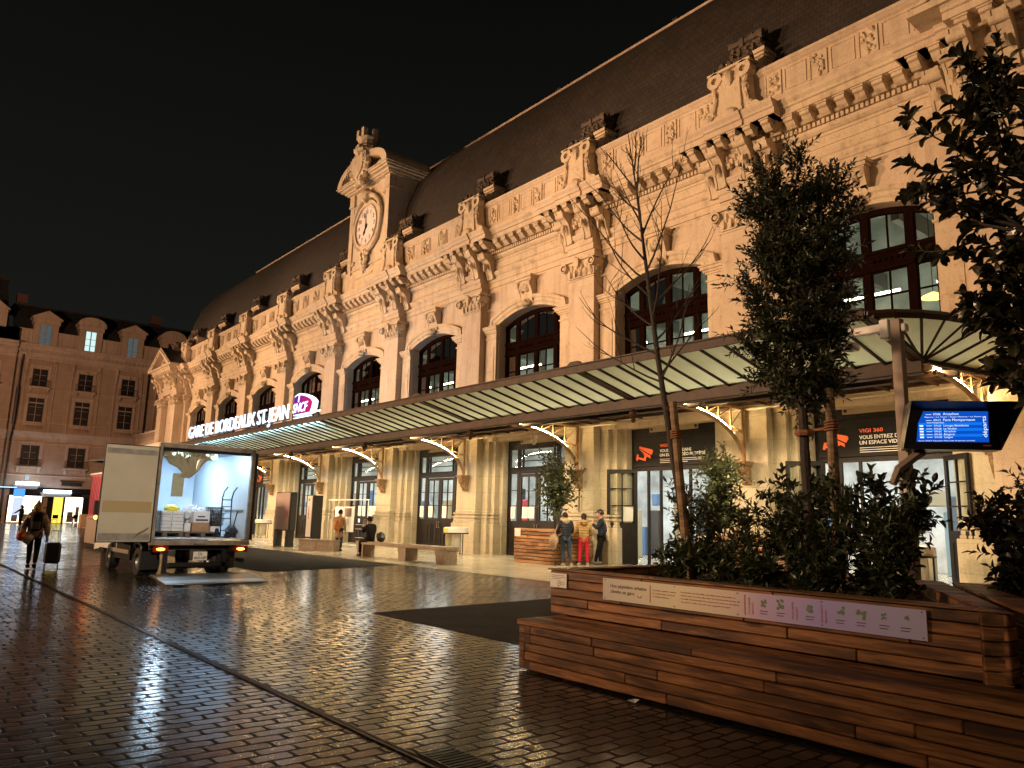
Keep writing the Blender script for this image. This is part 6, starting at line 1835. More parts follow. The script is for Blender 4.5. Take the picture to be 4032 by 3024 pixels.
# doors
def tdoor(par, pts_y, x, nm, flip=False):
    y0, y1 = pts_y
    a = MB(); a.bbox(x - .035, x + .035, y0, y1, .90, 3.06, .012); d = a.build(nm, M['paletruck'], par)
    gsp = plain('grey_scuff_panel', (.26, .25, .22), .4, nscale=6)
    for r in ((.93, 1.09, (.96, .99, 1.02, 1.05)), (2.86, 2.98, (2.89, 2.92, 2.95))):
        a = MB(); a.box(x + .036, x + .046, y0 + .03, y1 - .03, r[0], r[1])
        for q in r[2]: a.box(x + .046, x + .049, y0 + .03, y1 - .03, q, q + .012)
        a.build('scuff_panel', gsp, d)
    a = MB(); a.box(x - .04, x + .044, y0 - .012, y0, .88, 3.08); a.box(x - .04, x + .044, y1, y1 + .012, .88, 3.08); a.box(x - .04, x + .044, y0, y1, 3.06, 3.075); a.box(x - .04, x + .044, y0, y1, .885, .9); a.build('seal', M['black'], d)
    a = MB(); a.box(x + .036, x + .038, y0 + .05, y1 - .05, 1.55, 1.80); a.build('stain', plain('yellowed_stain', (.38, .30, .16), .4) if 'yellowed_stain' not in D.materials else D.materials['yellowed_stain'], d)
    a = MB(); a.tube([(x + .07, y1 - .38, .98), (x + .07, y1 - .30, 1.08), (x + .07, y1 - .16, 1.15), (x + .07, y1 - .08, 1.22)], .014, 6); a.build('handle', M['grey'], d)
    return d
tdoor(TR, (3.90, 5.02), -18.98, 'left_door' if False else 'rear_door')
m = MB(); m.bbox(-20.15, -19.05, 7.36, 7.43, .95, 3.10, .01); d_ = m.build('rear_door', M['black'], TR); d_['label'] = 'open rear door seen edge on, black rim'
# tail lift
RZ = gz(6)
m = MB(); m.add([(-18.45, 4.95, RZ + .12), (-18.45, 7.15, RZ + .12), (-17.15, 7.15, RZ + .03), (-17.15, 4.95, RZ + .03), (-18.45, 4.95, RZ + .17), (-18.45, 7.15, RZ + .17), (-17.15, 7.15, RZ + .05), (-17.15, 4.95, RZ + .05)],
     [(0, 1, 2, 3), (4, 7, 6, 5), (0, 4, 5, 1), (1, 5, 6, 2), (2, 6, 7, 3), (3, 7, 4, 0)])
tl = m.build('tail_lift', M['silver'], TR)
m = MB(); m.add([(-17.62, 4.97, RZ + .0985), (-17.62, 7.13, RZ + .0985), (-17.28, 7.13, RZ + .0670), (-17.28, 4.97, RZ + .0670)], [(0, 1, 2, 3)]); m.build('painted_band', plain('pale_painted_band', (.42, .46, .46), .35, nscale=20, namp=.1), tl)
m = MB(); m.box(-19.0, -18.45, 5.35, 5.45, RZ + .10, RZ + .18); m.box(-19.0, -18.45, 6.7, 6.8, RZ + .10, RZ + .18); m.box(-19.06, -18.98, 5.35, 5.45, RZ + .1, .7); m.box(-19.06, -18.98, 6.7, 6.8, RZ + .1, .7); m.build('lift_arm', M['black'], tl)
# lamps and plate
lampo = emit('amber_tail_light', (1.0, .42, .04), 12.0)
for y0 in (5.16, 7.02):
    m = MB(); m.bbox(-19.10, -19.0, y0 - .02, y0 + .30, .66, .80, .01); h = m.build('lamp_cluster', plain('red_lens', (.25, .01, .01), .2) if 'red_lens' not in D.materials else D.materials['red_lens'], TR)
    m = MB(); m.blob((-18.985, y0 + .12, .73), .05, 10, 6, rx=.3, ry=2.0, rz=.6); m.build('lit_lens', lampo, h)
m = MB(); m.box(-18.99, -18.975, 6.02, 6.34, .47, .67); pt = m.build('number_plate', M['white'], TR)
PM = Matrix.Translation((-18.972, 6.18, .59)) @ Matrix.Rotation(PI / 2, 4, 'Z') @ Matrix.Rotation(PI / 2, 4, 'X')
text('plate_text', 'GL', M['black'], PM, pt, h=.065, align='CENTER', bold=.01, ext=.001)
text('plate_text', '400-NP', M['black'], Matrix.Translation((0, 0, -.095)) @ PM, pt, h=.065, align='CENTER', bold=.01, ext=.001)
m = MB(); m.tube([(-19.2, 7.15, .47), (-18.98, 7.2, .45)], .06, 8); m.box(-19.1, -18.98, 5.5, 6.9, .33, .42); m.build('rear_bar', M['black'], TR)
m = MB(); 
for a, b in ((5.45, 5.80), (6.15, 6.90)): m.box(-19.30, -19.24, a, b, 3.06, 3.095)
m.box(-22.0, -21.0, 6.1, 6.25, 3.07, 3.095)
m.build('ceiling_light', emit('cold_white_tube', (.60, .82, 1.0), 190.0), TR)
m = MB(); m.box(-19.22, -19.1, 5.14, 7.24, 3.02, 3.10); m.build('curtain_rail', M['black'], TR)

def load(name, label, cat, build):
    T = thing(name, (-20, 6, .98), label, cat); build(T); return T
def _crates(T):
    m = MB(); 
    for i in range(3):
        for k in range(3): m.bbox(-20.35, -19.95, 5.16 + .285 * i, 5.16 + .285 * i + .275, 1.12 + .165 * k, 1.12 + .165 * k + .158, .012)
    m.build('carton', M['whitebox'], T)
for i in range(3):
    for k in range(3):
        T = thing('white_carton', (-20.1, 5.3 + .285 * i, 1.12 + .165 * k), 'white carton in the lorry, %s column of its stack, %s layer' % (('left', 'middle', 'right')[i], ('bottom', 'middle', 'top')[k]), 'carton', 'white cartons stacked in the lorry')
        m = MB(); m.bbox(-20.35, -19.9, 5.16 + .285 * i, 5.16 + .285 * i + .275, 1.12 + .165 * k, 1.12 + .165 * k + .158, .012); m.build('box', M['whitebox'], T)
        m = MB(); m.box(-19.899, -19.897, 5.16 + .285 * i + .02, 5.16 + .285 * i + .255, 1.12 + .165 * k + .07, 1.12 + .165 * k + .085); m.build('tape', M['grey'], T)
palm_ = plain('weathered_pallet_wood', (.10, .075, .05), .8, nscale=9)
for a, lb in ((5.15, 'wooden pallet under the white cartons in the lorry'), (6.06, 'wooden pallet under the brown box in the lorry')):
    T = thing('pallet', (-20.3, a + .4, .98), lb, 'pallet', 'pallets on the lorry floor')
    m = MB(); m.box(-20.9, -19.85, a, a + .86, 1.08, 1.105)
    for q in (0, .38, .76): m.box(-20.9, -19.85, a + q, a + q + .10, .985, 1.08)
    m.build('boards', palm_, T)
def one(name, mat, label, cat, f, smooth=False, group=None):
    m = MB(); f(m); o = m.build(name, mat, smooth=smooth); tag(o, label, cat, group); return o
one('cardboard_box', M['cardboard'], 'brown cardboard box on the right pallet in the lorry', 'box', lambda m: m.bbox(-20.4, -19.9, 6.22, 6.64, 1.11, 1.33, .01))
T = thing('printed_box', (-20.1, 6.42, 1.335), 'pale printed box on top of the brown cardboard box in the lorry', 'box')
m = MB(); m.bbox(-20.35, -19.92, 6.25, 6.64, 1.335, 1.62, .01); m.build('box', M['whitebox'], T)
m = MB(); m.box(-19.919, -19.915, 6.30, 6.60, 1.38, 1.42); m.box(-19.919, -19.915, 6.34, 6.52, 1.47, 1.50); m.build('print', M['black'], T)
one('pale_box', M['whitebox'], 'small pale box between the white cartons and the brown box', 'box', lambda m: m.bbox(-20.3, -19.95, 6.05, 6.2, 1.11, 1.32, .01))
one('white_box', M['whitebox'], 'low white box right of the brown box on the lorry floor', 'box', lambda m: m.bbox(-20.25, -19.95, 6.68, 6.9, 1.11, 1.25, .01))
film = plain('wrinkled_plastic_film', (.70, .78, .88), .12, nscale=7, namp=.1)
def _film(m):
    r = random.Random(5)
    for i in range(26): m.blob((-20.4 + r.uniform(-.2, .2), 6.12 + .036 * i, 1.50 + r.uniform(-.22, .14)), r.uniform(.10, .16), 7, 5, .9)
one('plastic_wrapped_goods', film, 'heap of goods in shiny clear plastic wrap behind the printed box', 'wrapped goods', _film)
one('yellow_bag', plain('yellow_plastic', (.75, .60, .05), .3), 'yellow bag lying behind the white cartons in the lorry', 'bag', lambda m: m.blob((-20.75, 5.92, 1.66), .16, 10, 7, .5, ry=1.2, rz=.6))
T = thing('black_crate', (-20.1, 6.85, 1.26), 'tall black mesh crate in the lorry beside the hand trucks', 'crate')
m = MB()
for z_ in [1.26 + .035 * i for i in range(13)]: m.box(-20.05, -20.03, 6.68, 6.98, z_, z_ + .014); m.box(-20.35, -20.05, 6.67, 6.68, z_, z_ + .014)
for y_ in [6.68 + .04 * i for i in range(8)]: m.box(-20.045, -20.035, y_, y_ + .012, 1.26, 1.70)
m.box(-20.06, -20.02, 6.66, 7.0, 1.70, 1.73); m.box(-20.36, -20.06, 6.66, 6.7, 1.70, 1.73); m.box(-20.36, -20.06, 6.69, 6.97, 1.255, 1.27)
m.build('basket', M['black'], T)
def htruck(x, y, lb):
    T = thing('hand_truck', (x, y, .98), lb, 'hand truck', 'hand trucks in the lorry')
    m = MB()
    for s in (-.12, .12): m.tube([(x + .05, y + s, 1.02), (x, y + s, 1.5), (x - .02, y + s, 1.95), (x + .02, y + s + .02, 2.12), (x + .14, y + s + .06, 2.24)], .016, 6)
    for z_ in (1.15, 1.45, 1.75, 1.92): m.tube([(x + .02, y - .12, z_), (x + .02, y + .12, z_)], .012, 5)
    m.box(x + .04, x + .28, y - .16, y + .16, 1.0, 1.012); m.build('frame', M['blackmetal'], T)
    m = MB()
    for s in (-.19, .19): k0 = len(m.v); m.lathe([(.03, -.02), (.10, -.025), (.11, 0), (.10, .025), (.03, .02)], 0, 0, 14); m.xf(Matrix.Translation((x - .02, y + s, 1.10)) @ Matrix.Rotation(PI / 2, 4, 'X'), k0)
    m.build('wheel', M['tire'], T)
htruck(-19.75, 6.98, 'black hand truck with bent handles leaning in the right corner of the lorry')
m = MB(); r = random.Random(9)
for i in range(14): a = 5.42 + .055 * i + r.uniform(-.02, .02); b = 5.72 + .024 * i; m.tube([(-19.30, 5.22 + .085 * i, 3.02), (-19.32 + r.uniform(-.04, .04), a, 2.84 + r.uniform(-.06, .02)), (-19.34, b, 2.6 + r.uniform(-.05, .05)), (-19.36, 5.70 + .012 * i, 2.42)], [.07, .085, .07, .04], 7)
for i in range(12): m.blob((-19.28, 5.25 + .10 * i, 2.98), .09 + .02 * (i % 3), 7, 5, .8)
m.box(-19.40, -19.36, 5.50, 5.76, 1.95, 2.5)
cu = NT('cloudy_plastic_strips'); d1 = cu.n('ShaderNodeBsdfTranslucent'); d1.inputs[0].default_value = (.80, .80, .62, 1); d2 = cu.n('ShaderNodeBsdfPrincipled', Roughness=.2); cu.t.links.new(cu.mixc(cu.noise(cu.obj(), 6, 5), (.75, .72, .55), (.22, .21, .15)), d2.inputs['Base Color']); cu.surf(cu.n('ShaderNodeMixShader', i0=.6, i1=d1.outputs[0], i2=d2.outputs[0]).outputs[0])
tag(m.build('strip_curtain', cu.m, smooth=True), 'bunched cloudy plastic strip curtain hanging from the lorry ceiling', 'curtain')
one('dark_sack', M['black'], 'dark rounded sack on the lorry floor in the right corner', 'sack', lambda m: (m.blob((-19.55, 7.06, 1.13), .15, 10, 8, .4), m.box(-19.45, -19.35, 6.86, 6.98, .985, 1.08)))

# ------------------------------------------------------------------ things in front of the doors
def stone_bench():
    z = gz(14)
    T = thing('stone_bench', (-22.4, 13.97, z), 'long three legged stone bench that the person in black sits on', 'bench')
    m = MB(); m.bbox(-25.3, -19.66, 13.70, 14.26, z + .42, z + .53, .012); m.build('seat', M['concrete'], T)
    for a, b in ((-20.15, -19.70), (-22.35, -21.95), (-25.2, -24.8)):
        m = MB(); m.add([(a, 13.74, z), (b, 13.74, z), (b, 14.22, z), (a, 14.22, z), (a - .12, 13.74, z + .42), (b, 13.74, z + .42), (b, 14.22, z + .42), (a - .12, 14.22, z + .42)], [(0, 3, 2, 1), (4, 5, 6, 7), (0, 1, 5, 4), (1, 2, 6, 5), (2, 3, 7, 6), (3, 0, 4, 7)]); m.build('leg', M['concrete'], T)
stone_bench()
T = thing('stone_block_bench', (-28.8, 13.9, gz(14)), 'short solid stone bench left of the woman in the beige coat', 'bench')
m = MB(); k = Matrix.Translation((-29.5, 13.42, gz(13.6))) @ Matrix.Rotation(R(30), 4, 'Z')
m.bbox(0, .84, 0, .5, 0, .40, .015); m.bbox(.845, 1.66, -.0, .5, 0, .40, .015); m.xf(k); m.build('block', M['concrete'], T)
m = MB(); m.bbox(-.03, 1.69, -.03, .53, .401, .46, .012); m.xf(k); m.build('seat', M['concrete'], T)

def sign_totem(name, x0, x1, y, z0, z1, zb, label, cat, facemat, side=.30):
    T = thing(name, ((x0 + x1) / 2, y, gz(y)), label, cat); z = gz(y)
    m = MB(); m.bbox(x0, x1, y, y + side, zb, z1, .03); b = m.build('case', M['black'], T)
    m = MB(); m.box(x0 + .02, x1 - .12, y - .006, y, z0, z1 - .03); m.build('poster', facemat, T)
    return T
pp_ = plain('dusty_pink_poster', (.42, .30, .27), .4, nscale=3, namp=.08)
T = sign_totem('advert_panel', -33.75, -32.10, 14.12, .93, 2.56, .88, 'pink advertising panel on two black legs right of the lorry', 'advertising panel', pp_)
for a in (-33.75, -32.5): m = MB(); m.box(a, a + .32, 14.14, 14.40, gz(14), .9); m.build('leg', M['black'], T)
m = MB(); m.box(-33.45, -32.9, 14.10, 14.112, 1.9, 1.93); m.box(-33.45, -33.1, 14.10, 14.112, 1.82, 1.84); m.box(-32.5, -32.35, 14.09, 14.112, 1.45, 1.75); m.build('print', M['redink'], T)
T = sign_totem('slim_totem', -34.5, -33.85, 16.0, .58, 2.50, .24, 'slim white totem with a black back standing right of the pink panel', 'totem', M['white'], .5)
m = MB(); m.box(-34.35, -34.2, 15.985, 15.993, 2.25, 2.35); m.box(-34.3, -34.24, 15.985, 15.993, 1.4, 2.0); m.box(-34.35, -34.25, 15.985, 15.993, 1.6, 1.66); m.build('print', M['redink'], T)

T = thing('poster_stand', (-34.0, 17.6, gz(17)), 'thin white metal frame with posters behind the woman in the beige coat', 'poster stand')
m = MB(); z = gz(17)
m.tube([(-35.5, 17.6, 2.34), (-31.4, 17.6, 2.34)], .022, 6); m.tube([(-31.5, 17.6, z + .1), (-31.5, 17.6, 2.34)], .022, 6); m.tube([(-35.4, 17.6, z), (-35.4, 17.6, 2.34)], .022, 6); m.box(-34.4, -31.4, 17.5, 17.7, z + .0, z + .05); m.tube([(-31.9, 17.6, 1.16), (-31.2, 17.6, 1.16)], .03, 6)
for zz in (.6, 1.0, 1.2): m.tube([(-32.6, 17.6, zz), (-31.5, 17.6, zz)], .008, 4)
m.build('frame', M['white'], T)
m = MB(); m.box(-34.65, -32.75, 17.56, 17.58, .84, 2.02); m.build('poster', M['paper'], T)
m = MB(); m.box(-33.65, -32.98, 17.55, 17.558, 1.55, 1.95); m.build('picture', plain('brown_photo_print', (.22, .14, .11), .5, nscale=4, namp=.6), T)
m = MB()
for i in range(5): m.box(-33.7, -33.2 + .05 * (i % 2), 17.55, 17.558, 1.4 - .06 * i, 1.415 - .06 * i)
m.build('print', M['ink'], T)

def bin3(cx, cy, label, s=1.0):
    z = gz(cy); T = thing('bag_bin', (cx, cy, z), label, 'litter bin', 'round triple bag bins by the station wall')
    m = MB(); m.lathe([(.46, .84), (.46, 1.02), (.43, 1.04), (.10, 1.05)], cx, cy, 24); m.v = [(a, b, c + z) for a, b, c in m.v]; m.build('lid', M['white'], T, smooth=True)
    m = MB(); m.lathe([(.47, z + .88), (.47, z + 1.0)], cx, cy, 6, R(-125), R(-75)); m.build('yellow_label', plain('yellow_label', (.85, .62, .03), .5) if 'yellow_label' not in D.materials else D.materials['yellow_label'], T)
    m = MB(); m.lathe([(.50, z + .80), (.50, z + .84), (.46, z + .84), (.46, z + .80), (.50, z + .80)], cx, cy, 24)
    for a in (0, 2.1, 4.2): m.tube([(cx + .46 * math.cos(a), cy + .46 * math.sin(a), z), (cx + .46 * math.cos(a), cy + .46 * math.sin(a), z + .82)], .02, 6)
    m.build('stand', M['blackmetal'], T)
    for i, (a, c) in enumerate(((3.6, (.5, .38, .30)), (4.71, (.46, .46, .26)), (5.8, (.55, .55, .48)))):
        m = MB(); bx_, by_ = cx + .24 * math.cos(a), cy + .24 * math.sin(a)
        m.lathe([(.02, z + .12), (.14, z + .14), (.19, z + .3), (.20, z + .6), (.18, z + .8)], bx_, by_, 10)
        m.v = [(p[0] + .02 * noise.noise(Vector(p) * 6), p[1] + .02 * noise.noise(Vector(p) * 5 + Vector((3, 1, 1))), p[2]) for p in m.v]
        nm = 'bin_bag_film_%s' % 'abc'[i]
        if nm in D.materials: bmx = D.materials[nm]
        else:
            q = NT(nm); a1 = q.n('ShaderNodeBsdfTransparent'); a2 = q.n('ShaderNodeBsdfPrincipled', Roughness=.2); a2.inputs['Base Color'].default_value = (*c, 1); q.surf(q.n('ShaderNodeMixShader', i0=.55, i1=a1.outputs[0], i2=a2.outputs[0]).outputs[0]); bmx = q.m
        m.build('bag', bmx, T, smooth=True)
bin3(-24.05, 17.25, 'round bin with yellow label and clear bags between the stone bench and the tub')
bin3(-43.6, 17.6, 'round bin with yellow label right beside the open lorry')
bin3(-7.35, 17.2, 'round bin with clear bags seen between the shrubs on the right')

# kiosk
T = thing('kiosk', (-35.1, 8.0, gz(7)), 'tall kiosk with pink upper panel and pale base behind the lorry', 'kiosk')
m = MB(); m.bbox(-36.65, -33.4, 7.10, 9.2, .22, 1.34, .02); m.build('base', plain('pale_kiosk_base', (.46, .38, .32), .4, nscale=2, namp=.06), T)
m = MB(); m.bbox(-36.62, -33.43, 7.12, 9.18, 1.34, 3.02, .02)
for i in range(11): m.box(-36.5 + .28 * i, -36.47 + .28 * i, 7.10, 7.12, 1.4, 2.95)
m.build('upper_panel', plain('pink_kiosk_panel', (.58, .13, .20), .35, nscale=4, namp=.08), T)
m = MB(); m.box(-36.68, -33.37, 7.06, 9.24, 3.02, 3.10); m.build('roof', M['white'], T)
m = MB(); m.box(-36.2, -35.2, 7.07, 7.10, 1.18, 1.26); m.build('shelf', M['redink'], T)
m = MB(); m.box(-36.6, -33.45, 7.2, 9.1, gz(7), .22)
m.build('plinth', M['black'], T)
T = thing('parasol', (-50.0, 11.45, gz(11.4)), 'open grey market parasol whose tip shows left of the lorry door', 'parasol')
m = MB(); m.lathe([(2.0, 4.42), (1.0, 4.7), (.03, 4.95), (.03, 4.9), (1.0, 4.65), (2.0, 4.37), (2.0, 4.42)], -50, 11.45, 8); m.build('canopy', plain('grey_parasol_cloth', (.10, .10, .085), .8), T)
m = MB(); m.tube([(-50, 11.45, gz(9)), (-50, 11.45, 4.9)], .03, 8); m.build('pole', M['blackmetal'], T)
m = MB(); m.lathe([(.35, gz(9)), (.35, gz(9) + .07), (.05, gz(9) + .12)], -50, 11.45, 14); m.build('foot', M['concrete'], T)

# cafe furniture near the shop
def table(x, y, lb):
    T = thing('cafe_table', (x, y, .2), lb, 'table', 'cafe tables before the lit shop')
    z = gz(y)
    m = MB(); m.bbox(x - .35, x + .35, y - .5, y + .5, z + .70, z + .74, .01); m.build('tabletop', M['winframe'], T)
    for sy in (-.4, .4): m = MB(); m.box(x - .03, x + .03, y + sy - .03, y + sy + .03, z, z + .70); m.build('leg', M['blackmetal'], T)
def chair(x, y, lb, rz=0):
    z = gz(y); T = thing('cafe_chair', (x, y, z), lb, 'chair', 'cafe chairs before the lit shop', rz)
    m = MB(); m.bbox(-.22, .22, -.22, .22, .43, .47, .01); m.build('seat', M['winframe'], T, local=True)
    m = MB(); m.bbox(-.22, .22, .20, .24, .55, .88, .01); m.build('backrest', M['winframe'], T, local=True)
    for sx in (-.19, .19):
        for sy in (-.19, .19): m = MB(); m.tube([(sx * 1.1, sy * 1.1, 0), (sx, sy, .44)], .015, 5); m.build('leg', M['blackmetal'], T, local=True)
for x_, y_, lb in ((-78.5, 13.7, 'dark cafe table straight before the right shop window'), (-77.5, 14.9, 'dark cafe table just left of the pink kiosk'), (-76, 7.4, 'dark cafe table at the far left edge with people round it')): table(x_, y_, lb)
for x_, y_, rz, lb in ((-78.6, 12.7, 1.2, 'dark cafe chair left of the table before the right shop window'), (-77.2, 14.2, 2.0, 'dark cafe chair between the two cafe tables near the kiosk'), (-76.2, 15.9, .3, 'dark cafe chair nearest the pink kiosk'), (-80, 11.5, .2, 'dark cafe chair close to the left shop window')): chair(x_, y_, lb, rz)
one('cardboard_bin', M['cardboard'], 'square brown box standing between the cafe tables and the pink kiosk', 'box', lambda m: m.bbox(-70, -69.2, 13.0, 13.9, gz(13), 1.2, .02))

# ------------------------------------------------------------------ people
def skin_mesh(name, V, E, mat, parent, sub=1, flat=None, join=None):
    """V: {key: (pos, radius[, radius2])}"""
    bm = bmesh.new(); lay = bm.verts.layers.skin.verify(); vs = {}
    for k, v in V.items():
        b = bm.verts.new(v[0]); r2 = v[2] if len(v) > 2 else v[1]
        b[lay].radius = (v[1], r2); vs[k] = b
    for a, b in E: bm.edges.new((vs[a], vs[b]))
    seen = set()
    for k, b in vs.items():
        if b in seen: continue
        b[lay].use_root = True; st = [b]; seen.add(b)
        while st:
            q = st.pop()
            for e in q.link_edges:
                w = e.other_vert(q)
                if w not in seen: seen.add(w); st.append(w)
    me = D.meshes.new(name); bm.to_mesh(me); bm.free()
    o = D.objects.new('tmp_skin', me); COL.objects.link(o)
    md = o.modifiers.new('s', 'SKIN'); md.use_smooth_shade = True
    md2 = o.modifiers.new('u', 'SUBSURF'); md2.levels = sub; md2.render_levels = sub
    dg = bpy.context.evaluated_depsgraph_get(); dg.update()
    out = D.meshes.new_from_object(o.evaluated_get(dg)); out.name = name
    D.objects.remove(o)
    if join:
        b2 = bmesh.new(); b2.from_mesh(out)
        for vs_, fs_ in join:
            nv = [b2.verts.new(p) for p in vs_]
            for f in fs_:
                try: fc = b2.faces.new([nv[i] for i in f]); fc.smooth = True
                except ValueError: pass
        b2.to_mesh(out); b2.free()
    out.materials.clear(); out.materials.append(mat)
    ob = D.objects.new(name, out); COL.objects.link(ob); ob.parent = parent; WL[ob.name] = WL[parent.name]
    return ob


def cloth(name, col, quilt=False, rough=.8):
    t = NT(name); P = t.obj(); n = t.noise(P, 12, 4)
    c = t.mixc(n, tuple(x * .7 for x in col), tuple(min(1, x * 1.25) for x in col)); nr = t.bump(n, .5, .02)
    if quilt:
        s = t.n('ShaderNodeSeparateXYZ'); t.t.links.new(P, s.inputs[0])
        w = t.math('ABSOLUTE', t.math('SINE', t.math('MULTIPLY', s.outputs[2], 38.0)))
        nr = t.bump(t.math('ADD', t.math('POWER', w, .5), t.math('MULTIPLY', n, .3)), .8, .02)
    t.pbr(c, rough, nr).inputs['Specular IOR Level'].default_value = .12; return t.m


J0 = dict(pel=(0, 0, .53), sp=(0, 0, .61), ch=(0, 0, .725), nk=(0, -.004, .825), h0=(0, .008, .868), h1=(0, .012, .925), h2=(0, .0, .968),
          shL=(-.105, 0, .800), elL=(-.135, -.015, .625), wrL=(-.135, .035, .485), haL=(-.135, .05, .435),
          shR=(.105, 0, .800), elR=(.135, -.015, .625), wrR=(.135, .035, .485), haR=(.135, .05, .435),
          hiL=(-.052, 0, .505), knL=(-.056, .015, .285), anL=(-.056, -.012, .045), toL=(-.062, .075, .018),
          hiR=(.052, 0, .505), knR=(.056, .015, .285), anR=(.056, -.012, .045), toR=(.062, .075, .018))


def person(loc, rz, H, label, pose=None, coat=None, coat_len=.46, trousers=None, shoes=None, hair=None, hairlen=0, hat=None, hood=None, shorthair=True, bulk=1.0, flare=1.0, group=None):
    J = dict(J0); J.update(pose or {})
    P = {k: Vector(v) * H for k, v in J.items()}
    T = thing('person', loc, label, 'person', group, rz)
    u = H
    V = {}; E = []
    def a(k, r, r2=None, p=None): V[k] = (tuple(P[k] if p is None else p), r * u, (r2 or r) * u)
    a('pel', .070, .058); a('sp', .062, .048); a('ch', .076, .052); a('nk', .030); a('h0', .036, .040); a('h1', .046, .054); a('h2', .036, .042)
    E += [('pel', 'sp'), ('sp', 'ch'), ('ch', 'nk'), ('nk', 'h0'), ('h0', 'h1'), ('h1', 'h2')]
    fw = (P['h1'] - P['h0']).normalized()
    for s in 'LR':
        a('sh' + s, .034); a('el' + s, .023); a('wr' + s, .014); a('ha' + s, .019, .011)
        E += [('ch', 'sh' + s), ('sh' + s, 'el' + s), ('el' + s, 'wr' + s), ('wr' + s, 'ha' + s)]
        d = (P['ha' + s] - P['wr' + s]).normalized(); o = d.orthogonal().normalized(); q = d.cross(o)
        for i in range(4):
            b = P['ha' + s] + o * (i - 1.5) * .011 * u + d * .008 * u
            L = (.036, .042, .040, .031)[i] * u
            V['f%s%d' % (s, i)] = (tuple(b + d * L * .5), .0052 * u, .0052 * u); V['g%s%d' % (s, i)] = (tuple(b + d * L * .85 + q * L * .4), .0044 * u, .0044 * u)
            E += [('ha' + s, 'f%s%d' % (s, i)), ('f%s%d' % (s, i), 'g%s%d' % (s, i))]
        b = P['wr' + s].lerp(P['ha' + s], .45) - o * .016 * u
        V['t' + s] = (tuple(b + d * .012 * u - o * .010 * u), .0062 * u, .0062 * u); V['u' + s] = (tuple(b + d * .034 * u - o * .013 * u + q * .008 * u), .005 * u, .005 * u)
        E += [('wr' + s, 't' + s), ('t' + s, 'u' + s)]
        a('hi' + s, .050); a('kn' + s, .033); a('an' + s, .022); a('to' + s, .018)
        E += [('pel', 'hi' + s), ('hi' + s, 'kn' + s), ('kn' + s, 'an' + s), ('an' + s, 'to' + s)]
    # head: face direction
    fd = Vector((J.get('face', (0, 1, 0)))).normalized(); hd = MB(); sd = fd.cross(Vector((0, 0, 1))).normalized(); up = Vector((0, 0, 1))
    hc = P['h1']
    jn = []
    def bl(c, r, rx, ry, rz_, n=10, mm=8):
        b = MB(); b.blob((0, 0, 0), r, n, mm, 0, rx, ry, rz_)
        Rm = Matrix((sd, fd, up)).transposed().to_4x4(); b.xf(Matrix.Translation(c) @ Rm); jn.append((b.v, b.f))
    bl(hc + fd * .004 * u + up * .004 * u, .060 * u, .80, .95, 1.12, 14, 10)
    bl(hc + fd * .052 * u - up * .008 * u, .014 * u, .7, 1.0, 1.6)          # nose
    bl(hc + fd * .046 * u - up * .050 * u, .018 * u, 1.0, .8, .7)           # chin
    for q in (-1, 1): bl(hc + sd * q * .050 * u - up * .006 * u, .015 * u, .4, .9, 1.3)   # ears
    bl(hc + fd * .050 * u - up * .030 * u, .012 * u, 1.4, .5, .45)          # lips
    skin_mesh('body', V, E, M['skin'], T, 1, join=jn)
    m = MB()
    for q in (-1, 1): m.blob(tuple(hc + fd * .054 * u + sd * q * .020 * u + up * .006 * u), .006 * u, 6, 4)
    m.build('eyes', M['black'], T, local=True)
    B = bulk
    if coat:
        C = {}; Ec = []
        lo = Vector((P['pel'].x, P['pel'].y, P['pel'].z)) 
        hem = J.get('hem'); hem = Vector(hem) * H if hem else Vector((P['pel'].x, P['pel'].y, coat_len * H))
        C['hem'] = (tuple(hem), .100 * u * B * flare, .078 * u * B * flare); C['pel'] = (tuple(P['pel']), .098 * u * B, .076 * u * B); C['sp'] = (tuple(P['sp']), .093 * u * B, .074 * u * B)
        C['ch'] = (tuple(P['ch']), .102 * u * B, .078 * u * B); C['nk'] = (tuple(P['nk']), .048 * u, .046 * u); C['nk2'] = (tuple(P['nk'].lerp(P['h0'], .45)), .044 * u, .044 * u)
        Ec = [('pel', 'hem'), ('pel', 'sp'), ('sp', 'ch'), ('ch', 'nk'), ('nk', 'nk2')]
        for s in 'LR':
            C['sh' + s] = (tuple(P['sh' + s]), .047 * u * B, .047 * u * B); C['el' + s] = (tuple(P['el' + s]), .040 * u * B, .040 * u * B); C['wr' + s] = (tuple(P['wr' + s]), .028 * u * B, .028 * u * B)
            Ec += [('ch', 'sh' + s), ('sh' + s, 'el' + s), ('el' + s, 'wr' + s)]
        skin_mesh('coat', C, Ec, coat, T, 1)
    if trousers:
        C = {'pel': (tuple(P['pel']), .076 * u, .066 * u)}; Ec = []
        for s in 'LR':
            C['hi' + s] = (tuple(P['hi' + s]), .060 * u, .060 * u); C['kn' + s] = (tuple(P['kn' + s]), .043 * u, .043 * u); C['an' + s] = (tuple(P['an' + s] + (P['kn' + s] - P['an' + s]) * .06), .031 * u, .031 * u)
            Ec += [('pel', 'hi' + s), ('hi' + s, 'kn' + s), ('kn' + s, 'an' + s)]
        skin_mesh('trousers', C, Ec, trousers, T, 1)
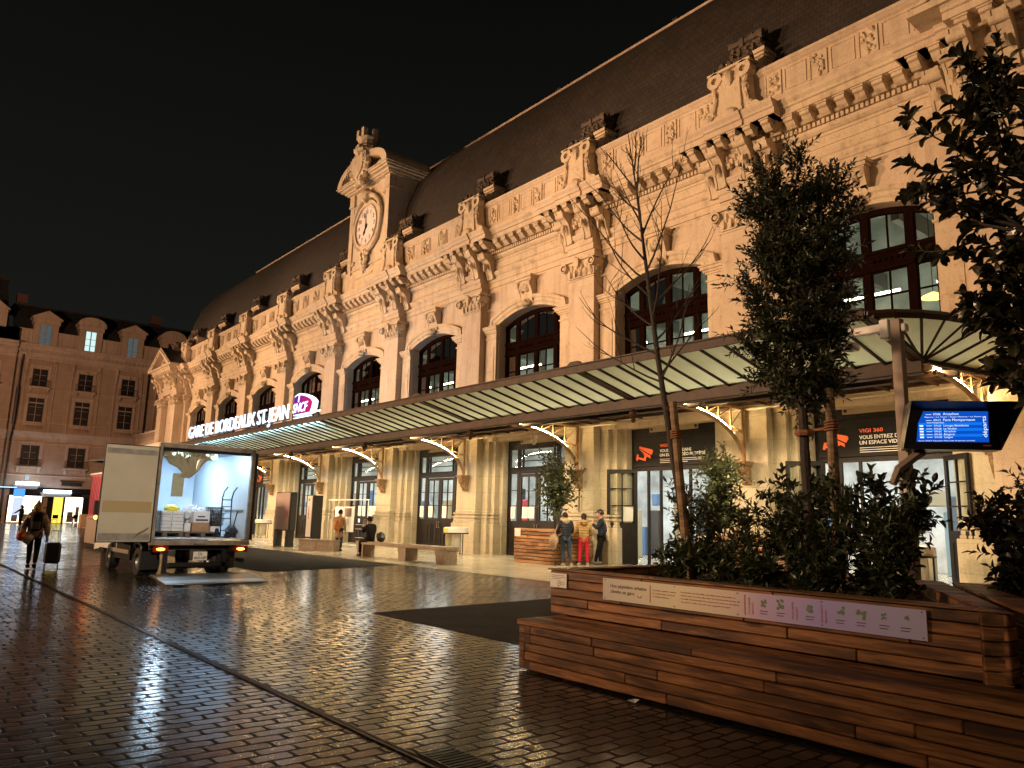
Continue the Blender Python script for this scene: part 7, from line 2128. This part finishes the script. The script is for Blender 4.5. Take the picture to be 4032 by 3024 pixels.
    if shoes:
        for s in 'LR':
            d = (P['to' + s] - P['an' + s]); heel = P['an' + s] - Vector((d.x, d.y, 0)) * .25; heel.z -= .012 * u
            C = {'an': (tuple(P['an' + s]), .030 * u, .030 * u), 'he': (tuple(heel), .026 * u, .026 * u), 'mi': (tuple(P['an' + s].lerp(P['to' + s], .55)), .028 * u, .024 * u), 'to': (tuple(P['to' + s] + d * .12), .026 * u, .017 * u)}
            skin_mesh('shoe', C, [('an', 'he'), ('an', 'mi'), ('mi', 'to')], shoes, T, 1)
    def cap(name, mat, r, cz, ex=(1, 1, 1), back=.0, zmin=-.2):
        b = MB(); b.blob((0, 0, 0), r * u, 14, 10, .06, *ex)
        b.f = [f for f in b.f if sum(b.v[i][2] for i in f) / len(f) > zmin * r * u]; b.c = b.c[:len(b.f)]
        Rm = Matrix((sd, fd, up)).transposed().to_4x4(); b.xf(Matrix.Translation(hc + up * cz * u - fd * back * u) @ Rm)
        return b.build(name, mat, T, local=True, smooth=True)
    if hair:
        cap('hair', hair, .066, .012, (.86, 1.0, 1.05), .012, -.45 if shorthair else -.9)
        if hairlen:
            b = MB(); b.tube([tuple(hc - fd * .040 * u + up * .02 * u), tuple(hc - fd * .058 * u - up * .05 * u), tuple(hc - fd * .06 * u - up * hairlen * u)], [.050 * u, .048 * u, .020 * u], 10); b.build('hair', hair, T, local=True, smooth=True)
    if hat == 'cap':
        cap('cap', M['black'], .068, .022, (.86, 1.02, .95), .006, -.05)
        b = MB(); b.blob((0, 0, 0), .045 * u, 10, 6, 0, 1.0, 1.2, .16); Rm = Matrix((sd, fd, up)).transposed().to_4x4(); b.xf(Matrix.Translation(hc + fd * .075 * u + up * .024 * u) @ Rm); b.build('cap_peak', M['black'], T, local=True, smooth=True)
    elif hat: cap('beanie', hat, .070, .018, (.86, .98, 1.12), .006, -.05)
    if hood:
        b = MB(); b.blob(tuple(P['nk'] - fd * .060 * u + up * .012 * u), .062 * u, 12, 8, .25, 1.25, .8, .85); b.build('hood', hood, T, local=True, smooth=True)
    return T


navy = cloth('navy_puffer', (.018, .022, .034), True, .35); tan = cloth('tan_jacket', (.36, .23, .095), True, .6); red = cloth('red_trousers', (.50, .02, .045)); jeans = cloth('blue_jeans', (.035, .055, .09))
blk = cloth('black_cloth', (.010, .010, .011)); beige = cloth('beige_coat', (.40, .25, .15)); puff = cloth('cream_puffer', (.36, .27, .19), True, .7); hairm = cloth('dark_hair', (.02, .012, .008), False, .5); white_s = plain('white_trainers', (.70, .66, .58), .5)
wool = cloth('mustard_wool', (.40, .28, .12)); greyc = cloth('grey_cloth', (.10, .10, .10)); furm = cloth('pale_fur_trim', (.35, .30, .20)); leath = plain('orange_brown_leather', (.42, .15, .03), .4, nscale=6)

# three people round the tub: local front is +y
P1 = person((-17.45, 16.72, gz(16.7)), R(62), 1.66, 'person in a navy puffer jacket with fur hood and jeans beside the pine tub', dict(elL=(-.16, .06, .64), wrL=(-.12, .16, .60), haL=(-.10, .20, .59), elR=(.14, .06, .64), wrR=(.10, .17, .60), haR=(.08, .21, .59), nk=(-.01, .04, .82), ch=(0, .02, .725), h0=(-.01, .055, .86), h1=(-.01, .07, .915), h2=(-.01, .07, .955), knL=(-.05, .04, .285), anL=(-.05, -.02, .045), hiR=(.05, 0, .5), knR=(.065, -.0, .285), anR=(.085, -.08, .05), toR=(.095, .0, .018)),
            coat=navy, coat_len=.42, trousers=jeans, shoes=white_s, hair=hairm, hood=furm, bulk=1.08)
P2 = person((-17.38, 17.42, gz(17)), R(50), 1.63, 'person seen from behind in a tan jacket and red trousers between two companions', dict(elL=(-.16, .04, .64), wrL=(-.10, .15, .62), haL=(-.08, .19, .62), elR=(.16, .04, .64), wrR=(.10, .15, .62), haR=(.08, .19, .62), anL=(-.085, -.01, .045), toL=(-.11, .07, .018), knL=(-.07, .01, .28), anR=(.075, -.01, .045), knR=(.066, .01, .28), toR=(.09, .07, .018)),
            coat=tan, coat_len=.43, trousers=red, shoes=white_s, hair=hairm, hairlen=.11, hood=tan, bulk=1.18, flare=.98)
P3 = person((-17.35, 18.2, gz(18)), R(128), 1.76, 'man in black cap and dark quilted jacket with crossed legs, hand at his face', dict(pel=(0, .0, .52), sp=(0, -.01, .61), ch=(0, .0, .72), elL=(-.15, .06, .66), wrL=(-.06, .16, .74), haL=(-.04, .15, .80), elR=(.15, -.06, .63), wrR=(.14, .01, .49), haR=(.14, .03, .45), knL=(-.03, .06, .28), anL=(.04, .12, .045), toL=(.05, .20, .03), knR=(.05, .03, .28), anR=(.0, .02, .045), toR=(.0, .11, .018), h0=(0, .02, .868), h1=(0, .03, .925)),
            coat=navy, coat_len=.46, trousers=blk, shoes=greyc, hair=hairm, hat='cap', bulk=1.1)
m = MB(); m.blob((-17.66, 16.38, gz(16) + .74), .18, 10, 8, .4, rx=1.0, ry=.7, rz=1.25); m.tube([(-17.66, 16.40, gz(16) + .9), (-17.6, 16.5, gz(16) + 1.25), (-17.45, 16.70, gz(16) + 1.36), (-17.36, 16.72, gz(16) + 1.2), (-17.6, 16.5, gz(16) + .88)], .014, 5)
tag(m.build('shoulder_bag', cloth('pale_canvas_bag', (.35, .25, .18)), smooth=True), 'pale brown bag slung on the left side of the person in navy', 'bag')

# seated person in black, on the left end of the stone bench, facing left
zb = gz(13.9)
P4 = person((-24.55, 13.85, zb), R(96), 1.68, 'person in black sitting on the long stone bench with a phone at the ear', dict(pel=(0, -.02, .37), sp=(0, -.025, .45), ch=(0, -.01, .555), nk=(0, .01, .655), h0=(0, .025, .70), h1=(0, .04, .75), h2=(0, .035, .795),
            shL=(-.105, 0, .63), elL=(-.13, .09, .50), wrL=(-.08, .12, .62), haL=(-.06, .11, .68), shR=(.105, 0, .63), elR=(.13, .08, .52), wrR=(.09, .13, .64), haR=(.075, .12, .695), hiL=(-.052, .02, .345), knL=(-.06, .25, .32), anL=(-.055, .26, .045), toL=(-.06, .35, .018), hiR=(.052, .02, .345), knR=(.05, .26, .31), anR=(.06, .33, .045), toR=(.06, .42, .018), hem=(0, .0, .34)),
            coat=blk, trousers=blk, shoes=M['black'], hair=hairm, hat=blk, bulk=1.12, flare=1.05)
m = MB(); m.blob((-24.0, 13.98, zb + .53 + .17), .19, 12, 8, .35, rx=.9, ry=.85, rz=.95); tag(m.build('black_handbag', M['black'], smooth=True), 'shiny black handbag lying on the bench behind the person in black', 'bag')
m = MB(); m.box(-25.06, -25.04, 13.62, 13.68, zb + 1.18, zb + 1.32); tag(m.build('mobile_phone', emit('white_phone_glow', (1, .95, .9), 1.3)), 'small bright mobile phone held at the ear of the seated person', 'phone')

P5 = person((-28.35, 14.6, gz(14.6)), R(48), 1.62, 'woman in long beige coat and dark hat standing before the poster stand', dict(elL=(-.13, .03, .64), wrL=(-.07, .10, .60), haL=(-.05, .12, .57), h1=(0, .02, .92)), coat=beige, coat_len=.30, trousers=jeans, shoes=M['black'], hair=hairm, hat=blk, bulk=1.05, flare=1.15)
BP = thing('backpack', (-28.16, 14.42, gz(14.6) + .9), 'orange brown leather backpack on the back of the woman in the beige coat', 'backpack')
m = MB(); m.blob((-28.17, 14.40, gz(14.6) + 1.03), .20, 12, 9, .15, rx=.8, ry=.75, rz=1.25); m.build('body', leath, BP, smooth=True)
m = MB(); m.blob((-28.08, 14.30, gz(14.6) + .93), .11, 10, 7, .15, rx=.9, ry=.8, rz=1.0); m.build('pocket', leath, BP, smooth=True)
m = MB(); m.tube([(-28.2, 14.5, gz(14.6) + 1.2), (-28.33, 14.62, gz(14.6) + 1.33), (-28.45, 14.72, gz(14.6) + 1.15)], .018, 5); m.build('strap', leath, BP)

# walking person on the left with suitcase
P6 = person((-24.2, 3.5, 0), R(78), 1.72, 'person walking away on the left in a mustard pointed hat and cream puffer jacket', dict(knL=(-.05, .06, .285), anL=(-.05, .10, .05), toL=(-.05, .18, .025), knR=(.05, .0, .28), anR=(.05, -.13, .07), toR=(.05, -.05, .018), elL=(-.16, -.03, .63), wrL=(-.16, .0, .49), haL=(-.16, .02, .45), elR=(.16, -.05, .63), wrR=(.17, -.08, .49), haR=(.175, -.09, .445)),
            coat=puff, coat_len=.44, trousers=blk, shoes=blk, hair=None, hat=None, bulk=1.28, flare=1.0)
m = MB(); P6w = WL[P6.name]
m.blob((0, -.0, 1.60), .115, 12, 9, .1, rx=1.0, ry=1.05, rz=1.25); m.tube([(0, -.01, 1.66), (0, -.04, 1.74), (0, -.06, 1.82)], [.085, .05, .008], 10)
m.build('hat', wool, P6, local=True, smooth=True)
m = MB(); m.blob((0, -.02, 1.44), .15, 12, 8, .3, rx=1.3, ry=1.0, rz=.55); m.build('hood', cloth('brown_fur_hood', (.10, .06, .035)), P6, local=True, smooth=True)
T = thing('backpack', (-24.05, 3.48, 1.0), 'dark backpack on the back of the person walking on the left', 'backpack', None, R(78))
m = MB(); m.bbox(-.13, .15, -.24, -.06, .0, .48, .06); m.build('body', blk, T, local=True, smooth=True)
m = MB(); m.bbox(-.09, .11, -.30, -.241, .04, .24, .03); m.build('pocket', greyc, T, local=True)
T = thing('carrier_bag', (-24.1, 3.15, .78), 'orange and white plastic carrier bag at the left hip of the walking person', 'bag')
m = MB(); m.blob((-24.02, 3.17, .86), .12, 10, 7, .4, rz=1.0); m.build('orange_side', plain('orange_plastic', (.65, .14, .02), .35), T, smooth=True)
m = MB(); m.blob((-24.1, 3.30, .82), .14, 10, 7, .4, rz=1.15); m.build('white_side', plain('pale_plastic', (.5, .45, .38), .35), T, smooth=True)
T = thing('wheeled_suitcase', (-24.9, 4.08, 0), 'dark upright wheeled suitcase pulled by the person walking on the left', 'suitcase', None, R(78))
m = MB(); m.bbox(-.20, .20, -.13, .13, .09, .66, .05); m.build('case', plain('dark_fabric_case', (.015, .014, .014), .5), T, local=True)
m = MB()
for s in (-.09, .09): m.tube([(s, .09, .66), (s * .9, .10, .98)], .009, 5)
m.tube([(-.09, .10, .98), (.09, .10, .98)], .014, 5); m.build('handle', M['grey'], T, local=True)
for sx in (-.16, .16):
    for sy in (-.09, .09):
        m = MB(); k0 = 0; m.lathe([(.02, -.012), (.035, -.012), (.035, .012), (.02, .012)], 0, 0, 10); m.xf(Matrix.Translation((sx, sy, .035)) @ Matrix.Rotation(PI / 2, 4, 'Y')); m.box(sx - .012, sx + .012, sy - .012, sy + .012, .05, .09); m.build('wheel', M['black'], T, local=True)

person((-9.75, 16.6, gz(16.6)), R(60), 1.72, 'grey haired person in a dark coat standing behind the shrubs near the second tub', None, coat=cloth('dark_green_coat', (.02, .035, .03)), coat_len=.38, trousers=blk, shoes=M['black'], hair=greyc, bulk=1.2)
person((-72.5, 9.35, gz(9.3)), R(140), 1.7, 'dark silhouetted person standing at the far left before the blue lit shop', dict(elL=(-.18, .1, .68), wrL=(-.2, .2, .62), haL=(-.2, .24, .62)), coat=blk, coat_len=.45, trousers=blk, shoes=M['black'], hair=hairm, hairlen=.1)
SIT = dict(pel=(0, -.02, .29), sp=(0, -.025, .37), ch=(0, -.01, .475), nk=(0, .01, .575), h0=(0, .02, .62), h1=(0, .03, .67), h2=(0, .02, .715), shL=(-.105, 0, .55), elL=(-.13, .05, .40), wrL=(-.1, .16, .38), haL=(-.09, .2, .38), shR=(.105, 0, .55), elR=(.13, .05, .40), wrR=(.1, .16, .38), haR=(.09, .2, .38), hiL=(-.052, .02, .275), knL=(-.06, .25, .27), anL=(-.055, .26, .045), toL=(-.06, .34, .018), hiR=(.052, .02, .275), knR=(.06, .25, .27), anR=(.06, .26, .045), toR=(.06, .34, .018), hem=(0, 0, .28))
for x_, y_, rz, lb in ((-75.6, 6.75, R(-20), 'dark seated person at the far left table, the one nearest the picture edge'), (-76.4, 8.15, R(150), 'dark seated person at the far left table, next to the standing silhouette')):
    chair(x_, y_, 'dark chair under the seated person %s' % ('at the picture edge' if y_ < 7 else 'next to the standing silhouette'), rz + PI)
    person((x_, y_, gz(y_)), rz, 1.68, lb, SIT, coat=blk, trousers=blk, shoes=M['black'], hair=hairm)

# ------------------------------------------------------------------ camera, sky, lamps
cam = D.cameras.new('camera'); co = D.objects.new('camera', cam); COL.objects.link(co)
cam.sensor_width = 36; cam.lens = 36 * 3000 / 4032; cam.clip_end = 2000; cam.clip_start = .05
nx = Vector((-2526, -472, -3000)).normalized(); zz = Vector((414, 16860, -3000)).normalized(); zz = (zz - nx * zz.dot(nx)).normalized(); xx = -nx; yy = zz.cross(xx)
Rm = Matrix((xx, yy, zz)).to_4x4()
co.matrix_world = Matrix.Translation((0, 0, 1.6)) @ Rm
SC.camera = co

w = D.worlds.new('World'); SC.world = w; w.use_nodes = True
nt = w.node_tree; bg = nt.nodes['Background']
tc = nt.nodes.new('ShaderNodeTexCoord'); sp_ = nt.nodes.new('ShaderNodeSeparateXYZ'); nt.links.new(tc.outputs['Generated'], sp_.inputs[0])
rp = nt.nodes.new('ShaderNodeValToRGB'); nt.links.new(sp_.outputs[2], rp.inputs[0])
rp.color_ramp.elements[0].color = (.0120, .0128, .0108, 1); rp.color_ramp.elements[1].color = (.0034, .0037, .0031, 1); rp.color_ramp.elements[1].position = .6
nt.links.new(rp.outputs[0], bg.inputs[0]); bg.inputs[1].default_value = 1.0


def lamp(name, kind, loc, target, energy, color, size=.3, spot=60, blend=.5):
    l = D.lights.new(name, kind); l.energy = energy; l.color = color
    if kind == 'SPOT': l.spot_size = R(spot); l.spot_blend = blend; l.shadow_soft_size = size
    elif kind == 'AREA': l.size = size
    else: l.shadow_soft_size = size
    o = D.objects.new(name, l); COL.objects.link(o); o.location = loc
    if target is not None:
        o.rotation_euler = (Vector(target) - Vector(loc)).to_track_quat('-Z', 'Y').to_euler()
    return o


WARM = (1.0, .615, .345)
for x_, tx, e_ in ((-80, -64, 40000), (-65, -50, 39000), (-51, -36, 38000), (-37, -22, 37000), (-23, -8, 34000)):
    lamp('unseen_facade_flood', 'SPOT', (x_, -15, 8.5), (tx, 19, 10.5), e_, WARM, 1.2, 60, .6)
lamp('square_floodlight', 'SPOT', (-46, -10, 9), (-86, 17, 11), 27000, (1.0, .58, .36), .4, 70, .8)
lamp('unseen_square_lamp', 'SPOT', (3.0, -9, 8.5), (-4.2, 6.2, .8), 1450, (1.0, .74, .47), .25, 62, .9)
lamp('unseen_square_lamp', 'SPOT', (5, -5, 7.5), (-19, 5.3, 2.1), 17000, (1.0, .80, .58), .25, 9.5, .5)  # unseen narrow spot added to brighten the lorry's open door
lamp('unseen_facade_flood', 'SPOT', (8, -15, 8.5), (-22, 19, 11.5), 4500, WARM, 1.5, 50, .6)  # weak fill added in place of bounced light on shaded cornice sides
CL = (1.0, .80, .48)
for i in range(9):
    xx_ = -8.95 - 6.61 * i
    lamp('added_canopy_spot', 'SPOT', (xx_, 16.0, 4.44), (xx_, 17.2, .2), 1000, CL, .14, 155, .5)  # one spot per bay, added to brighten piers and floor under the canopy
    o = lamp('added_glass_fill_light', 'AREA', (xx_, 15.3, 5.65), (xx_, 12.3, 4.75), 120, (1.0, .96, .74), 6.2); o.data.shape = 'RECTANGLE'; o.data.size_y = .15  # unseen strip added above the glass to brighten its underside
    m = MB(); m.lathe([(.15, 4.57), (.16, 4.53), (.13, 4.53)], xx_, 16.0, 14); m.build('added_spot_ring', M['steel'], CA)  # ring made up to go with the added spot
SC.view_settings.view_transform = 'Standard'; SC.view_settings.look = 'None'; SC.view_settings.exposure = 0; SC.view_settings.gamma = 1
cy = SC.cycles
cy.use_denoising = True
cy.max_bounces = 8; cy.diffuse_bounces = 3; cy.glossy_bounces = 3; cy.transmission_bounces = 6; cy.transparent_max_bounces = 10
cy.sample_clamp_indirect = 6.0; cy.caustics_reflective = False; cy.caustics_refractive = False
try: cy.use_light_tree = True
except Exception: pass
